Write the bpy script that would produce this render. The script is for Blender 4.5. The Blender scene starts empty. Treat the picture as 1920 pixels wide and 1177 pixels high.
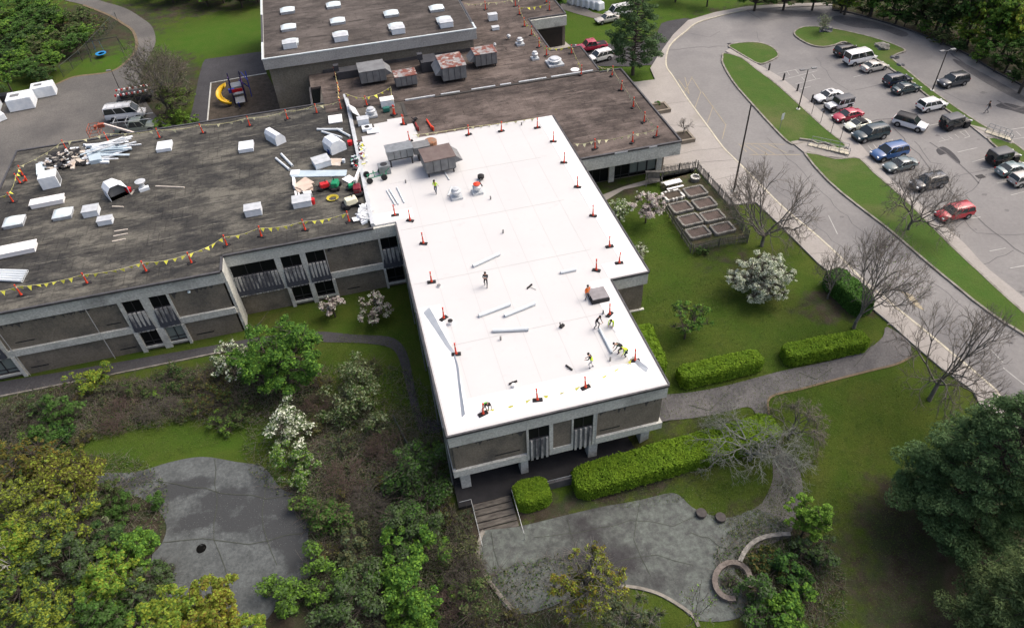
import bpy, bmesh, math, random
import numpy as np
from mathutils import Vector, Matrix, geometry
random.seed(7); rng = np.random.default_rng(7)
SC = bpy.context.scene
COL = SC.collection
R = math.radians

# ------------------------------------------------------------------ camera
CAM = np.array([0.0, 0.0, 54.5]); FPX = 1367.2
YAW, PITCH, ROLL = 0.21604, 0.76355, -0.055296
_f = np.array([math.sin(YAW)*math.cos(PITCH), math.cos(YAW)*math.cos(PITCH), -math.sin(PITCH)])
_r0 = np.array([math.cos(YAW), -math.sin(YAW), 0]); _u0 = np.cross(_r0, _f)
_r = _r0*math.cos(ROLL)+_u0*math.sin(ROLL); _u = -_r0*math.sin(ROLL)+_u0*math.cos(ROLL)
cd = bpy.data.cameras.new('camera'); cam = bpy.data.objects.new('camera', cd); COL.objects.link(cam)
M = Matrix(((_r[0], _u[0], -_f[0], CAM[0]), (_r[1], _u[1], -_f[1], CAM[1]), (_r[2], _u[2], -_f[2], CAM[2]), (0, 0, 0, 1)))
cam.matrix_world = M
cd.sensor_width = 36; cd.lens = FPX/1920*36; cd.clip_end = 2000; cd.clip_start = 0.5
SC.camera = cam

# ------------------------------------------------------------------ light: bright overcast, sun behind thin cloud
SUN_EL, SUN_AZ = 56.0, 82.0         # azimuth clockwise from +y
w = bpy.data.worlds.new('World'); SC.world = w; w.use_nodes = True
nt = w.node_tree; bg = nt.nodes['Background']
sky = nt.nodes.new('ShaderNodeTexSky'); sky.sky_type = 'NISHITA'; sky.sun_disc = False
sky.sun_elevation = R(SUN_EL); sky.sun_rotation = R(SUN_AZ); sky.dust_density = 7.5; sky.air_density = 0.75; sky.ozone_density = 0.2
nt.links.new(sky.outputs[0], bg.inputs[0]); bg.inputs[1].default_value = 0.15
sl = bpy.data.lights.new('sun', 'SUN'); sl.energy = 0.5; sl.angle = R(28); sl.color = (1.0, 1.0, 0.95)
so = bpy.data.objects.new('sun', sl); COL.objects.link(so)
sd = Vector((math.sin(R(SUN_AZ))*math.cos(R(SUN_EL)), math.cos(R(SUN_AZ))*math.cos(R(SUN_EL)), math.sin(R(SUN_EL))))
so.rotation_euler = sd.to_track_quat('Z', 'Y').to_euler(); so.location = (0, 0, 150)
SC.view_settings.view_transform = 'Standard'; SC.view_settings.look = 'None'
SC.view_settings.exposure = 0.70; SC.view_settings.gamma = 1.0

# ------------------------------------------------------------------ pixel -> place
ZR = 8.5
def ray(x, y):
    d = _f*FPX + _r*(x-960) - _u*(y-588.5)
    return d/np.linalg.norm(d)
def Z(x, y, z):
    d = ray(x, y); return CAM + d*((z-CAM[2])/d[2])
def ss(t):
    t = np.clip(t, 0, 1); return t*t*(3-2*t)
def h(x, y):
    right = ss((x-17.0)/5.0)
    hr = 3.5*ss((y-27.0)/17.0)
    left = -1.2*ss((40.0-y)/14.0)*ss((4.0-x)/8.0)
    far = 1.6*ss((y-150)/60.)
    return right*hr - 0.2*ss((34-y)/4.) + left + far
def G(x, y, dz=0.0):
    z = 1.0
    for _ in range(25):
        p = Z(x, y, z+dz); z = 0.5*z+0.5*float(h(p[0], p[1]))
    return Vector((p[0], p[1], float(h(p[0], p[1]))))
def RF(x, y, z=ZR): return Vector(Z(x, y, z))
def m_per_px(p): return float((np.array(p)-CAM) @ _f)/FPX

# ------------------------------------------------------------------ materials
MATS = {}
def mat(name, col, rough=0.8, col2=None, scale=1.0, mix=(0.35, 0.65), bump=0.0, bscale=None, metal=0.0, spec=0.3, detail=6, stretch=None, col3=None, s3=0.15, m3=(0.5, 0.7), island=0.0, trans=0.0, coat=0.0, fine=0.0, famt=0.3):
    if name in MATS: return MATS[name]
    m = bpy.data.materials.new(name); m.use_nodes = True; MATS[name] = m
    n = m.node_tree.nodes; l = m.node_tree.links; b = n['Principled BSDF']
    b.inputs['Roughness'].default_value = rough; b.inputs['Metallic'].default_value = metal
    b.inputs['Specular IOR Level'].default_value = spec
    if coat: b.inputs['Coat Weight'].default_value = coat; b.inputs['Coat Roughness'].default_value = 0.05
    b.inputs['Base Color'].default_value = (*col, 1)
    tc = n.new('ShaderNodeNewGeometry') if False else n.new('ShaderNodeTexCoord')
    mp = n.new('ShaderNodeMapping'); l.new(tc.outputs['Object'], mp.inputs[0])
    if stretch: mp.inputs['Scale'].default_value = stretch
    cur = None
    def ramp(sock, a, bb):
        r = n.new('ShaderNodeMapRange'); r.inputs[1].default_value = a; r.inputs[2].default_value = bb; l.new(sock, r.inputs[0]); return r.outputs[0]
    def noise(sc, dt, rg=0.6, v=None):
        t = n.new('ShaderNodeTexNoise'); t.inputs['Scale'].default_value = sc; t.inputs['Detail'].default_value = dt; t.inputs['Roughness'].default_value = rg
        l.new(v or mp.outputs[0], t.inputs['Vector']); return t.outputs['Fac']
    def mixc(fac, a, bb, blend='MIX'):
        x = n.new('ShaderNodeMix'); x.data_type = 'RGBA'; x.blend_type = blend
        if isinstance(fac, float): x.inputs[0].default_value = fac
        else: l.new(fac, x.inputs[0])
        for i, c in ((6, a), (7, bb)):
            if isinstance(c, tuple): x.inputs[i].default_value = (*c, 1)
            else: l.new(c, x.inputs[i])
        return x.outputs[2]
    if col2:
        cur = mixc(ramp(noise(scale, detail), *mix), col, col2)
        if col3: cur = mixc(ramp(noise(s3, 5), *m3), cur, col3)
    if fine:
        cur = mixc(1.0, cur or col, mixc(ramp(noise(fine, 3, 0.7), 0.25, 0.75), (1-famt*1.1,)*3, (1+famt,)*3), 'MULTIPLY')
    if island:
        gi = n.new('ShaderNodeNewGeometry')
        hs = n.new('ShaderNodeHueSaturation')
        l.new(ramp(gi.outputs['Random Per Island'], 0, 1), hs.inputs['Value'])
        hs.inputs['Value'].default_value = 1
        rr = n.new('ShaderNodeMapRange'); rr.inputs[3].default_value = 1-island; rr.inputs[4].default_value = 1+island; l.new(gi.outputs['Random Per Island'], rr.inputs[0])
        l.new(rr.outputs[0], hs.inputs['Value'])
        if cur is None: hs.inputs['Color'].default_value = (*col, 1)
        else: l.new(cur, hs.inputs['Color'])
        cur = hs.outputs[0]
    if cur is not None: l.new(cur, b.inputs['Base Color'])
    if bump:
        bn = n.new('ShaderNodeBump'); bn.inputs['Strength'].default_value = bump; bn.inputs['Distance'].default_value = 0.1
        l.new(noise(bscale or scale*4, 4), bn.inputs['Height']); l.new(bn.outputs[0], b.inputs['Normal'])
    if trans:
        o = n['Material Output']; tr = n.new('ShaderNodeBsdfTranslucent'); ms = n.new('ShaderNodeMixShader'); ms.inputs[0].default_value = trans
        if cur is not None: l.new(cur, tr.inputs[0])
        else: tr.inputs[0].default_value = (*col, 1)
        l.new(b.outputs[0], ms.inputs[1]); l.new(tr.outputs[0], ms.inputs[2]); l.new(ms.outputs[0], o.inputs[0])
    return m

def grass_mat():
    m = bpy.data.materials.new('grass_ground'); m.use_nodes = True
    n = m.node_tree.nodes; l = m.node_tree.links; b = n['Principled BSDF']; b.inputs['Roughness'].default_value = 0.95; b.inputs['Specular IOR Level'].default_value = 0.1
    tc = n.new('ShaderNodeTexCoord')
    def noise(sc, dt, rg=0.6):
        t = n.new('ShaderNodeTexNoise'); t.inputs['Scale'].default_value = sc; t.inputs['Detail'].default_value = dt; t.inputs['Roughness'].default_value = rg
        l.new(tc.outputs['Object'], t.inputs['Vector']); return t.outputs['Fac']
    def ramp(s, a, c, lo=0., hi=1.):
        r = n.new('ShaderNodeMapRange'); r.inputs[1].default_value = a; r.inputs[2].default_value = c; r.inputs[3].default_value = lo; r.inputs[4].default_value = hi; l.new(s, r.inputs[0]); return r.outputs[0]
    def mixc(f, a, c, bl='MIX'):
        x = n.new('ShaderNodeMix'); x.data_type = 'RGBA'; x.blend_type = bl
        if isinstance(f, float): x.inputs[0].default_value = f
        else: l.new(f, x.inputs[0])
        for i, cc in ((6, a), (7, c)):
            if isinstance(cc, tuple): x.inputs[i].default_value = (*cc, 1)
            else: l.new(cc, x.inputs[i])
        return x.outputs[2]
    g = mixc(ramp(noise(0.35, 6), .38, .62), (0.039, 0.070, 0.009), (0.056, 0.078, 0.013))
    g = mixc(ramp(noise(0.09, 6, .7), .52, .70), g, (0.066, 0.068, 0.020))
    g = mixc(ramp(noise(1.3, 4), .55, .8), g, (0.030, 0.055, 0.010))
    at = n.new('ShaderNodeAttribute'); at.attribute_name = 'bright'
    g = mixc(at.outputs['Fac'], g, mixc(ramp(noise(0.5, 5), .3, .7), (0.040, 0.096, 0.009), (0.058, 0.100, 0.014)))
    d = mixc(ramp(noise(0.8, 8, .7), .35, .65), (0.034, 0.028, 0.019), (0.062, 0.053, 0.040))
    d = mixc(ramp(noise(0.45, 7, .7), .44, .60), d, (0.036, 0.048, 0.022))
    al = n.new('ShaderNodeAttribute'); al.attribute_name = 'litter'
    ad = n.new('ShaderNodeMath'); ad.operation = 'ADD'; l.new(al.outputs['Fac'], ad.inputs[0])
    l.new(ramp(noise(0.6, 6, .7), .2, .8, -.45, .45), ad.inputs[1])
    c = mixc(ramp(ad.outputs[0], .35, .65), g, d)
    c = mixc(1.0, c, mixc(ramp(noise(9, 3, .8), .25, .75), (0.6, 0.6, 0.6), (1.35, 1.35, 1.35)), 'MULTIPLY')
    l.new(c, b.inputs['Base Color'])
    bn = n.new('ShaderNodeBump'); bn.inputs['Strength'].default_value = .6; bn.inputs['Distance'].default_value = .12; l.new(noise(5, 5, .7), bn.inputs['Height']); l.new(bn.outputs[0], b.inputs['Normal'])
    MATS['grass_ground'] = m; return m

def roof_mat(name, ca, cb, cc, grid, seam, mortar=0.06, streak=.58):
    m = bpy.data.materials.new(name); m.use_nodes = True; MATS[name] = m
    n = m.node_tree.nodes; l = m.node_tree.links; b = n['Principled BSDF']; b.inputs['Roughness'].default_value = 0.9; b.inputs['Specular IOR Level'].default_value = .15
    tc = n.new('ShaderNodeTexCoord')
    def mp(s):
        q = n.new('ShaderNodeMapping'); q.inputs['Scale'].default_value = s; l.new(tc.outputs['Object'], q.inputs[0]); return q.outputs[0]
    def noise(v, sc, dt, rg=0.6):
        t = n.new('ShaderNodeTexNoise'); t.inputs['Scale'].default_value = sc; t.inputs['Detail'].default_value = dt; t.inputs['Roughness'].default_value = rg; l.new(v, t.inputs['Vector']); return t.outputs['Fac']
    def ramp(s, a, c):
        r = n.new('ShaderNodeMapRange'); r.inputs[1].default_value = a; r.inputs[2].default_value = c; l.new(s, r.inputs[0]); return r.outputs[0]
    def mixc(f, a, c, bl='MIX'):
        x = n.new('ShaderNodeMix'); x.data_type = 'RGBA'; x.blend_type = bl
        if isinstance(f, float): x.inputs[0].default_value = f
        else: l.new(f, x.inputs[0])
        for i, q in ((6, a), (7, c)):
            if isinstance(q, tuple): x.inputs[i].default_value = (*q, 1)
            else: l.new(q, x.inputs[i])
        return x.outputs[2]
    base = mixc(ramp(noise(mp((.45, 1.0, 1)), .55, 9, .72), .45, .56), ca, cb)
    base = mixc(ramp(noise(mp((.6, 1, 1)), .14, 7, .72), .44, .54), base, mixc(ramp(noise(mp((.5, 1, 1)), .9, 8, .75), .42, .62), cc, cb))
    base = mixc(ramp(noise(mp((.18, 1.6, 1)), 1.0, 8, .78), .54, .66), base, tuple(v*.62 for v in cc))
    base = mixc(ramp(noise(mp((1.9, .5, 1)), 1.0, 8, .8), streak, streak+.10), base, tuple(v*.55 for v in cc))
    base = mixc(ramp(noise(mp((.25, 2.0, 1)), .9, 8, .8), .56, .70), base, tuple(v*1.5 for v in ca))
    br = n.new('ShaderNodeTexBrick'); br.inputs['Scale'].default_value = 1; br.inputs['Brick Width'].default_value = grid[0]; br.inputs['Row Height'].default_value = grid[1]; br.inputs['Mortar Size'].default_value = mortar; br.inputs['Mortar Smooth'].default_value = .6
    br.inputs['Color1'].default_value = (1, 1, 1, 1); br.inputs['Color2'].default_value = (.93, .93, .93, 1); br.inputs['Mortar'].default_value = (seam, seam, seam, 1)
    l.new(mp((1, 1, 1)), br.inputs['Vector'])
    wn = noise(mp((1, 1, 1)), .3, 3)
    seams = mixc(ramp(wn, .38, .62), (1., 1., 1.), br.outputs['Color'])
    base = mixc(1.0, base, seams, 'MULTIPLY')
    base = mixc(1.0, base, mixc(ramp(noise(mp((1, 1, 1)), 7, 4, .8), .25, .75), (.7, .7, .7), (1.3, 1.3, 1.3)), 'MULTIPLY')
    l.new(base, b.inputs['Base Color'])
    bn = n.new('ShaderNodeBump'); bn.inputs['Strength'].default_value = .3; bn.inputs['Distance'].default_value = .05; l.new(noise(mp((1, 1, 1)), 4, 5), bn.inputs['Height']); l.new(bn.outputs[0], b.inputs['Normal'])
    return m

grass_mat()
ROOF_L = roof_mat('weathered_roof_grey', (.128, .124, .106), (.060, .059, .054), (.027, .028, .029), (1.1, 2.0), .68, .08, .62)
ROOF_R = roof_mat('weathered_roof_brown', (.140, .116, .104), (.092, .076, .068), (.046, .039, .036), (1.2, 6.0), .75, .05, .575)
M_WHITE = mat('white_membrane', (.515, .52, .52), .6, (.495, .50, .503), .22, col3=(.475, .48, .483), s3=.9, m3=(.6, .75), bump=.05, bscale=1.)
M_WHITE2 = mat('white_membrane_edge', (.78, .78, .78), .6)
M_FLAP = mat('grey_membrane_back', (.50, .54, .57), .7, (.42, .46, .50), .8)
M_CONC = mat('facade_concrete', (.54, .55, .51), .9, (.45, .46, .425), .6, bump=.1, col3=(.2, .2, .19), s3=.35, m3=(.55, .8), fine=5)
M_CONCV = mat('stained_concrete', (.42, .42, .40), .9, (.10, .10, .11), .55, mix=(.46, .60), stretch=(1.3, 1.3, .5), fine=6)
M_PANEL = mat('brick_panel', (.205, .180, .143), .95, (.165, .146, .117), .7, bump=.15, bscale=8, col3=(.105, .098, .085), s3=.3, fine=7)
M_GLASS = mat('dark_glass', (.006, .007, .008), .35, spec=.15)
M_GLASSL = mat('pale_blind_glass', (.16, .19, .18), .3, spec=.5)
M_METALD = mat('dark_flashing', (.06, .06, .065), .5, (.10, .10, .105), 1.5, metal=.3)
M_METALL = mat('pale_flashing', (.55, .58, .60), .45, (.42, .45, .47), 1.5, metal=.2)
M_ASPH = mat('asphalt', (.212, .209, .204), .92, (.178, .175, .173), .14, bump=.05, bscale=8, col3=(.152, .150, .151), s3=.045, m3=(.50, .60), fine=3, famt=.10)
M_ASPHD = mat('dark_asphalt', (.060, .060, .064), .92, (.044, .044, .048), .3, bump=.1, bscale=8, fine=6)
M_YARD = mat('yard_asphalt', (.115, .112, .105), .92, (.085, .083, .080), .15, bump=.1, bscale=8, col3=(.15, .142, .13), s3=.06, fine=6)
M_PATH = mat('path_asphalt', (.125, .122, .122), .92, (.085, .084, .087), .5, fine=6, bump=.1)
M_WALK = mat('sidewalk_concrete', (.32, .305, .285), .92, (.28, .265, .248), .3, fine=5, bump=.08, col3=(.25, .235, .21), s3=.1, famt=.1)
M_KERB = mat('kerb_concrete', (.27, .255, .225), .9, (.16, .15, .13), 1.1, mix=(.4, .6))
M_YKERB = mat('pale_painted_kerb', (.50, .47, .37), .85, (.36, .34, .28), 1.2)
M_YEL = mat('faded_yellow_paint', (.36, .31, .20), .85, (.25, .23, .19), 1.5, mix=(.3, .7))
M_WLINE = mat('faded_white_paint', (.42, .42, .40), .85, (.26, .26, .25), 1.5, mix=(.3, .7))
M_CRACK = mat('crack_seal', (.10, .098, .10), .8)
M_PATIO = mat('mossy_patio', (.120, .138, .126), .95, (.072, .078, .076), 1.6, mix=(.36, .64), bump=.3, bscale=5, col3=(.040, .040, .042), s3=.12, m3=(.48, .62), detail=10, fine=3.5)
def pond_mat():
    m = mat('gravel_asphalt', (.098, .110, .112), .95, (.073, .082, .084), .7, mix=(.4, .6), bump=.3, bscale=6, detail=9, fine=4)
    n = m.node_tree.nodes; l = m.node_tree.links; b = n['Principled BSDF']; src = b.inputs['Base Color'].links[0].from_socket
    at = n.new('ShaderNodeAttribute'); at.attribute_name = 'damp'; tc = n.new('ShaderNodeTexCoord'); t = n.new('ShaderNodeTexNoise'); t.inputs['Scale'].default_value = .7; t.inputs['Detail'].default_value = 9; t.inputs['Roughness'].default_value = .75; l.new(tc.outputs['Object'], t.inputs['Vector'])
    r = n.new('ShaderNodeMapRange'); r.inputs[1].default_value = .25; r.inputs[2].default_value = .75; r.inputs[3].default_value = -.5; r.inputs[4].default_value = .5; l.new(t.outputs['Fac'], r.inputs[0])
    ad = n.new('ShaderNodeMath'); ad.operation = 'ADD'; l.new(at.outputs['Fac'], ad.inputs[0]); l.new(r.outputs[0], ad.inputs[1])
    r2 = n.new('ShaderNodeMapRange'); r2.inputs[1].default_value = .3; r2.inputs[2].default_value = .75; l.new(ad.outputs[0], r2.inputs[0])
    x = n.new('ShaderNodeMix'); x.data_type = 'RGBA'; l.new(r2.outputs[0], x.inputs[0]); l.new(src, x.inputs[6]); x.inputs[7].default_value = (.044, .048, .051, 1); l.new(x.outputs[2], b.inputs['Base Color']); return m
M_POND = pond_mat()
M_MULCH = mat('mulch', (.085, .070, .055), 1, (.05, .042, .032), 1.2, bump=.4, bscale=6, fine=5)
M_SOIL = mat('garden_soil', (.115, .090, .080), 1, (.075, .060, .053), 2, bump=.4, fine=6)
M_BARK = mat('bark', (.085, .072, .060), .95, (.050, .043, .037), 3, bump=.3)
M_BARKG = mat('grey_bark', (.17, .16, .145), .95, (.10, .095, .085), 3, bump=.3)
M_TWIG = mat('twigs', (.19, .17, .145), .95, (.13, .115, .10), 2)
M_WOOD = mat('weathered_wood', (.17, .165, .15), .9, (.09, .088, .08), 2.5, bump=.2)
M_STONE = mat('stone', (.30, .29, .265), .95, (.12, .12, .11), 2.5, bump=.3, fine=5)
M_BLK = mat('black_rubber', (.018, .018, .02), .7)
M_DARK = mat('dark_metal', (.03, .03, .033), .5)
M_RED = mat('post_orange', (.62, .055, .022), .6)
M_FLAG = mat('yellow_flag', (.72, .70, .09), .7, island=.25)
M_GALV = mat('galvanised', (.30, .32, .33), .45, (.22, .24, .25), 2, metal=.5)
M_RUST = mat('rusty_metal', (.165, .06, .045), .8, (.25, .25, .25), 1.0, mix=(.46, .56), col3=(.45, .42, .38), s3=1.4, m3=(.60, .66))
M_HVAC = mat('grey_housing', (.21, .22, .225), .6, (.15, .155, .16), 1.2, metal=.2)
M_BRN = mat('brown_housing', (.115, .085, .08), .7, (.15, .12, .11), 1.0)
M_WRAP = mat('white_wrap', (.76, .80, .83), .45, (.62, .68, .73), 1.2, bump=.4, bscale=2)
M_DOME = mat('skylight_dome', (.66, .76, .78), .25, (.56, .66, .69), .8, spec=.5)

# ------------------------------------------------------------------ builders
def tag(o, label=None, cat=None, group=None, kind=None):
    if label: o['label'] = label
    if cat: o['category'] = cat
    if group: o['group'] = group
    if kind: o['kind'] = kind
    return o
def empty(name, loc, rz=0.0, label=None, cat=None, group=None, scale=1.0):
    o = bpy.data.objects.new(name, None); COL.objects.link(o); o.location = loc; o.rotation_euler = (0, 0, rz); o.scale = (scale,)*3
    o.empty_display_size = .2
    return tag(o, label, cat, group)
def copy_tree(o, loc=None, rz=None, label=None, scale=None, parent=None):
    c = o.copy(); COL.objects.link(c); c.parent = parent
    if loc is not None: c.location = loc
    if rz is not None: c.rotation_euler = (0, 0, rz)
    if scale is not None: c.scale = (scale,)*3
    if label: c['label'] = label
    for ch in list(o.children): copy_tree(ch, parent=c)
    return c
class MB:
    def __init__(s): s.v = []; s.f = []; s.m = []; s.mi = 0
    def add(s, vs, fs, mi=None):
        b = len(s.v); s.v += [tuple(v) for v in vs]; s.f += [tuple(b+i for i in f) for f in fs]; s.m += [s.mi if mi is None else mi]*len(fs); return s
    def box(s, c, d, rz=0, mi=None, rx=0, ry=0, taper=(1, 1)):
        m = Matrix.Rotation(rz, 3, 'Z') @ Matrix.Rotation(ry, 3, 'Y') @ Matrix.Rotation(rx, 3, 'X')
        vs = []
        for k in (-1, 1):
            t = taper if k > 0 else (1, 1)
            for i, j in ((-1, -1), (1, -1), (1, 1), (-1, 1)):
                vs.append(Vector(c)+m @ Vector((i*d[0]/2*t[0], j*d[1]/2*t[1], k*d[2]/2)))
        return s.add(vs, [(3, 2, 1, 0), (4, 5, 6, 7), (0, 1, 5, 4), (1, 2, 6, 5), (2, 3, 7, 6), (3, 0, 4, 7)], mi)
    def b2(s, x0, x1, y0, y1, z0, z1, mi=None): return s.box(((x0+x1)/2, (y0+y1)/2, (z0+z1)/2), (x1-x0, y1-y0, z1-z0), mi=mi)
    def tube(s, p0, p1, r0, r1=None, n=8, mi=None, cap=True):
        r1 = r0 if r1 is None else r1; p0 = Vector(p0); p1 = Vector(p1); d = (p1-p0)
        if d.length < 1e-6: return s
        d.normalize(); a = d.orthogonal().normalized(); b = d.cross(a); vs = []
        for p, r in ((p0, r0), (p1, r1)):
            for k in range(n):
                t = 2*math.pi*k/n; vs.append(p+(a*math.cos(t)+b*math.sin(t))*r)
        fs = [(k, (k+1) % n, n+(k+1) % n, n+k) for k in range(n)]
        if cap: fs += [tuple(range(n-1, -1, -1)), tuple(range(n, 2*n))]
        return s.add(vs, fs, mi)
    def path(s, pts, r, n=6, mi=None):
        for a, b in zip(pts, pts[1:]): s.tube(a, b, r, r, n, mi)
        return s
    def prism(s, poly, z0, z1, mi=None):
        n = len(poly); vs = [(x, y, z0) for x, y in poly]+[(x, y, z1) for x, y in poly]
        return s.add(vs, [tuple(range(n-1, -1, -1)), tuple(range(n, 2*n))]+[(k, (k+1) % n, n+(k+1) % n, n+k) for k in range(n)], mi)
    def lathe(s, c, prof, n=16, mi=None):
        vs = []; c = Vector(c)
        for r, z in prof:
            for k in range(n): t = 2*math.pi*k/n; vs.append(c+Vector((r*math.cos(t), r*math.sin(t), z)))
        fs = [(i*n+k, i*n+(k+1) % n, (i+1)*n+(k+1) % n, (i+1)*n+k) for i in range(len(prof)-1) for k in range(n)]
        fs += [tuple(range(n-1, -1, -1)), tuple(range((len(prof)-1)*n, len(prof)*n))]
        return s.add(vs, fs, mi)
    def quad(s, a, b, c, d, mi=None): return s.add([a, b, c, d], [(0, 1, 2, 3)], mi)
    def build(s, name, mats, parent=None, smooth=False, bevel=0, loc=None):
        me = bpy.data.meshes.new(name); me.from_pydata(s.v, [], s.f)
        for m in (mats if isinstance(mats, (list, tuple)) else [mats]): me.materials.append(m)
        if any(s.m): me.polygons.foreach_set('material_index', s.m)
        if smooth: me.polygons.foreach_set('use_smooth', [True]*len(s.f))
        me.update(); o = bpy.data.objects.new(name, me); COL.objects.link(o); o.parent = parent
        if loc is not None: o.location = loc
        if bevel:
            b = o.modifiers.new('bevel', 'BEVEL'); b.width = bevel; b.segments = 2; b.limit_method = 'ANGLE'
        return o
def fast_mesh(name, V, F, mats, mi=None, parent=None, smooth=False):
    me = bpy.data.meshes.new(name); nv = len(V); nf, k = F.shape
    me.vertices.add(nv); me.vertices.foreach_set('co', V.astype(np.float32).ravel())
    me.loops.add(nf*k); me.loops.foreach_set('vertex_index', F.astype(np.int32).ravel())
    me.polygons.add(nf); me.polygons.foreach_set('loop_start', np.arange(0, nf*k, k, dtype=np.int32)); me.polygons.foreach_set('loop_total', np.full(nf, k, dtype=np.int32))
    for m in mats: me.materials.append(m)
    if mi is not None: me.polygons.foreach_set('material_index', mi.astype(np.int32))
    if smooth: me.polygons.foreach_set('use_smooth', np.ones(nf, dtype=bool))
    me.update(); me.validate()
    o = bpy.data.objects.new(name, me); COL.objects.link(o); o.parent = parent
    return o

def crom(pts, closed=False, sub=5):
    P = [Vector(p[:2]) for p in pts]; n = len(P); out = []
    rngk = range(n) if closed else range(n-1)
    for i in rngk:
        a = P[(i-1) % n] if closed or i else P[i]; b = P[i]; c = P[(i+1) % n]; d = P[(i+2) % n] if closed or i+2 < n else c
        for k in range(sub):
            t = k/sub
            out.append(0.5*((2*b)+(c-a)*t+(2*a-5*b+4*c-d)*t*t+(3*b-a-3*c+d)*t**3))
    if not closed: out.append(P[-1])
    return out
def gpx(pts): return [G(*p).xy for p in pts]
def drape(name, poly, m, off, kind='structure', skirt=0.0, grid=2.0):
    """poly: world xy list; sheet that follows the ground"""
    P = [Vector((p[0], p[1], 0)) for p in poly]
    tris = geometry.tessellate_polygon([P])
    bm = bmesh.new(); vs = [bm.verts.new(p) for p in P]
    for t in tris:
        try: bm.faces.new([vs[i] for i in t])
        except ValueError: pass
    xs = [p.x for p in P]; ys = [p.y for p in P]
    for ax, lo, hi in ((0, min(xs), max(xs)), (1, min(ys), max(ys))):
        k = math.ceil(lo/grid)
        while k*grid < hi:
            co = [0, 0, 0]; no = [0, 0, 0]; co[ax] = k*grid; no[ax] = 1
            bmesh.ops.bisect_plane(bm, geom=bm.verts[:]+bm.edges[:]+bm.faces[:], plane_co=co, plane_no=no, dist=1e-4); k += 1
    for v in bm.verts: v.co.z = float(h(v.co.x, v.co.y))+off
    for f in bm.faces:
        f.normal_update()
        if f.normal.z < 0: f.normal_flip()
    if skirt:
        be = [e for e in bm.edges if len(e.link_faces) == 1]
        r = bmesh.ops.extrude_edge_only(bm, edges=be)
        for v in r['geom']:
            if isinstance(v, bmesh.types.BMVert): v.co.z -= skirt
    me = bpy.data.meshes.new(name); bm.to_mesh(me); bm.free(); me.materials.append(m)
    o = bpy.data.objects.new(name, me); COL.objects.link(o)
    if kind: o['kind'] = kind
    return o
def strip(name, pts, width, m, off, hgt=0.0, kind='structure', side=0.0):
    """ribbon or kerb along world xy points following the ground"""
    mb = MB(); P = [Vector((p[0], p[1])) for p in pts]
    Q = [P[0]]
    for a, b in zip(P, P[1:]):
        n = max(1, int((b-a).length/1.5))
        Q += [a.lerp(b, k/n) for k in range(1, n+1)]
    L = []
    for i, p in enumerate(Q):
        d = (Q[min(i+1, len(Q)-1)]-Q[max(i-1, 0)])
        if d.length < 1e-9: d = Vector((1, 0))
        d.normalize(); nrm = Vector((-d.y, d.x))
        a = p+nrm*(width*(side+.5)); b = p+nrm*(width*(side-.5))
        L.append((a, b))
    vs = []
    for a, b in L:
        za = float(h(a.x, a.y))+off; zb = float(h(b.x, b.y))+off
        if hgt: vs += [(a.x, a.y, za-.3), (a.x, a.y, za+hgt), (b.x, b.y, zb+hgt), (b.x, b.y, zb-.3)]
        else: vs += [(a.x, a.y, za), (b.x, b.y, zb)]
    fs = []; k = 4 if hgt else 2
    for i in range(len(L)-1):
        q = i*k
        if hgt: fs += [(q, q+4, q+5, q+1), (q+1, q+5, q+6, q+2), (q+2, q+6, q+7, q+3)]
        else: fs.append((q, q+1, q+3, q+2))
    mb.add(vs, fs); o = mb.build(name, m)
    if kind: o['kind'] = kind
    return o
def merge_strips(name, items, m, off, kind='structure'):
    obs = [strip('s', p, w_, m, off, kind=None) for p, w_ in items]
    V = []; F = []
    for o in obs:
        b = len(V); V += [tuple(v.co) for v in o.data.vertices]; F += [tuple(b+i for i in p.vertices) for p in o.data.polygons]
        me = o.data; bpy.data.objects.remove(o); bpy.data.meshes.remove(me)
    mb = MB(); mb.add(V, F); o = mb.build(name, m); o['kind'] = kind; return o
ORD = ['first', 'second', 'third', 'fourth', 'fifth', 'sixth', 'seventh', 'eighth', 'ninth', 'tenth', 'eleventh', 'twelfth', 'thirteenth', 'fourteenth', 'fifteenth', 'sixteenth', 'seventeenth', 'eighteenth', 'nineteenth', 'twentieth']
# ------------------------------------------------------------------ the ground
def lin(a, b, st): return list(np.arange(a, b, st))
gx = np.array(lin(-600, -120, 40)+lin(-120, 180, 2)+lin(180, 640, 40)); gy = np.array(lin(-300, -40, 40)+lin(-40, 230, 2)+lin(230, 900, 40))
X, Y = np.meshgrid(gx, gy); Hh = h(X, Y)
V = np.stack([X.ravel(), Y.ravel(), Hh.ravel()], 1); nx, ny = len(gx), len(gy)
ii, jj = np.meshgrid(np.arange(nx-1), np.arange(ny-1)); b0 = (jj*nx+ii).ravel()
terrain = fast_mesh('ground', V, np.stack([b0, b0+1, b0+nx+1, b0+nx], 1), [MATS['grass_ground']], smooth=True)
terrain['kind'] = 'structure'
def blobs_attr(name, items):
    a = np.zeros(len(V))
    for px, py, rx, ry, s in items:
        c = G(px, py); d = np.sqrt(((V[:, 0]-c.x)/rx)**2+((V[:, 1]-c.y)/ry)**2)
        a = np.maximum(a, s*np.clip(1.6-d, 0, 1)) if s > 0 else a*(1+s*np.clip(1.7-d, 0, 1))
    at = terrain.data.attributes.new(name, 'FLOAT', 'POINT'); at.data.foreach_set('value', np.clip(a, 0, 1).astype(np.float32))
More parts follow.
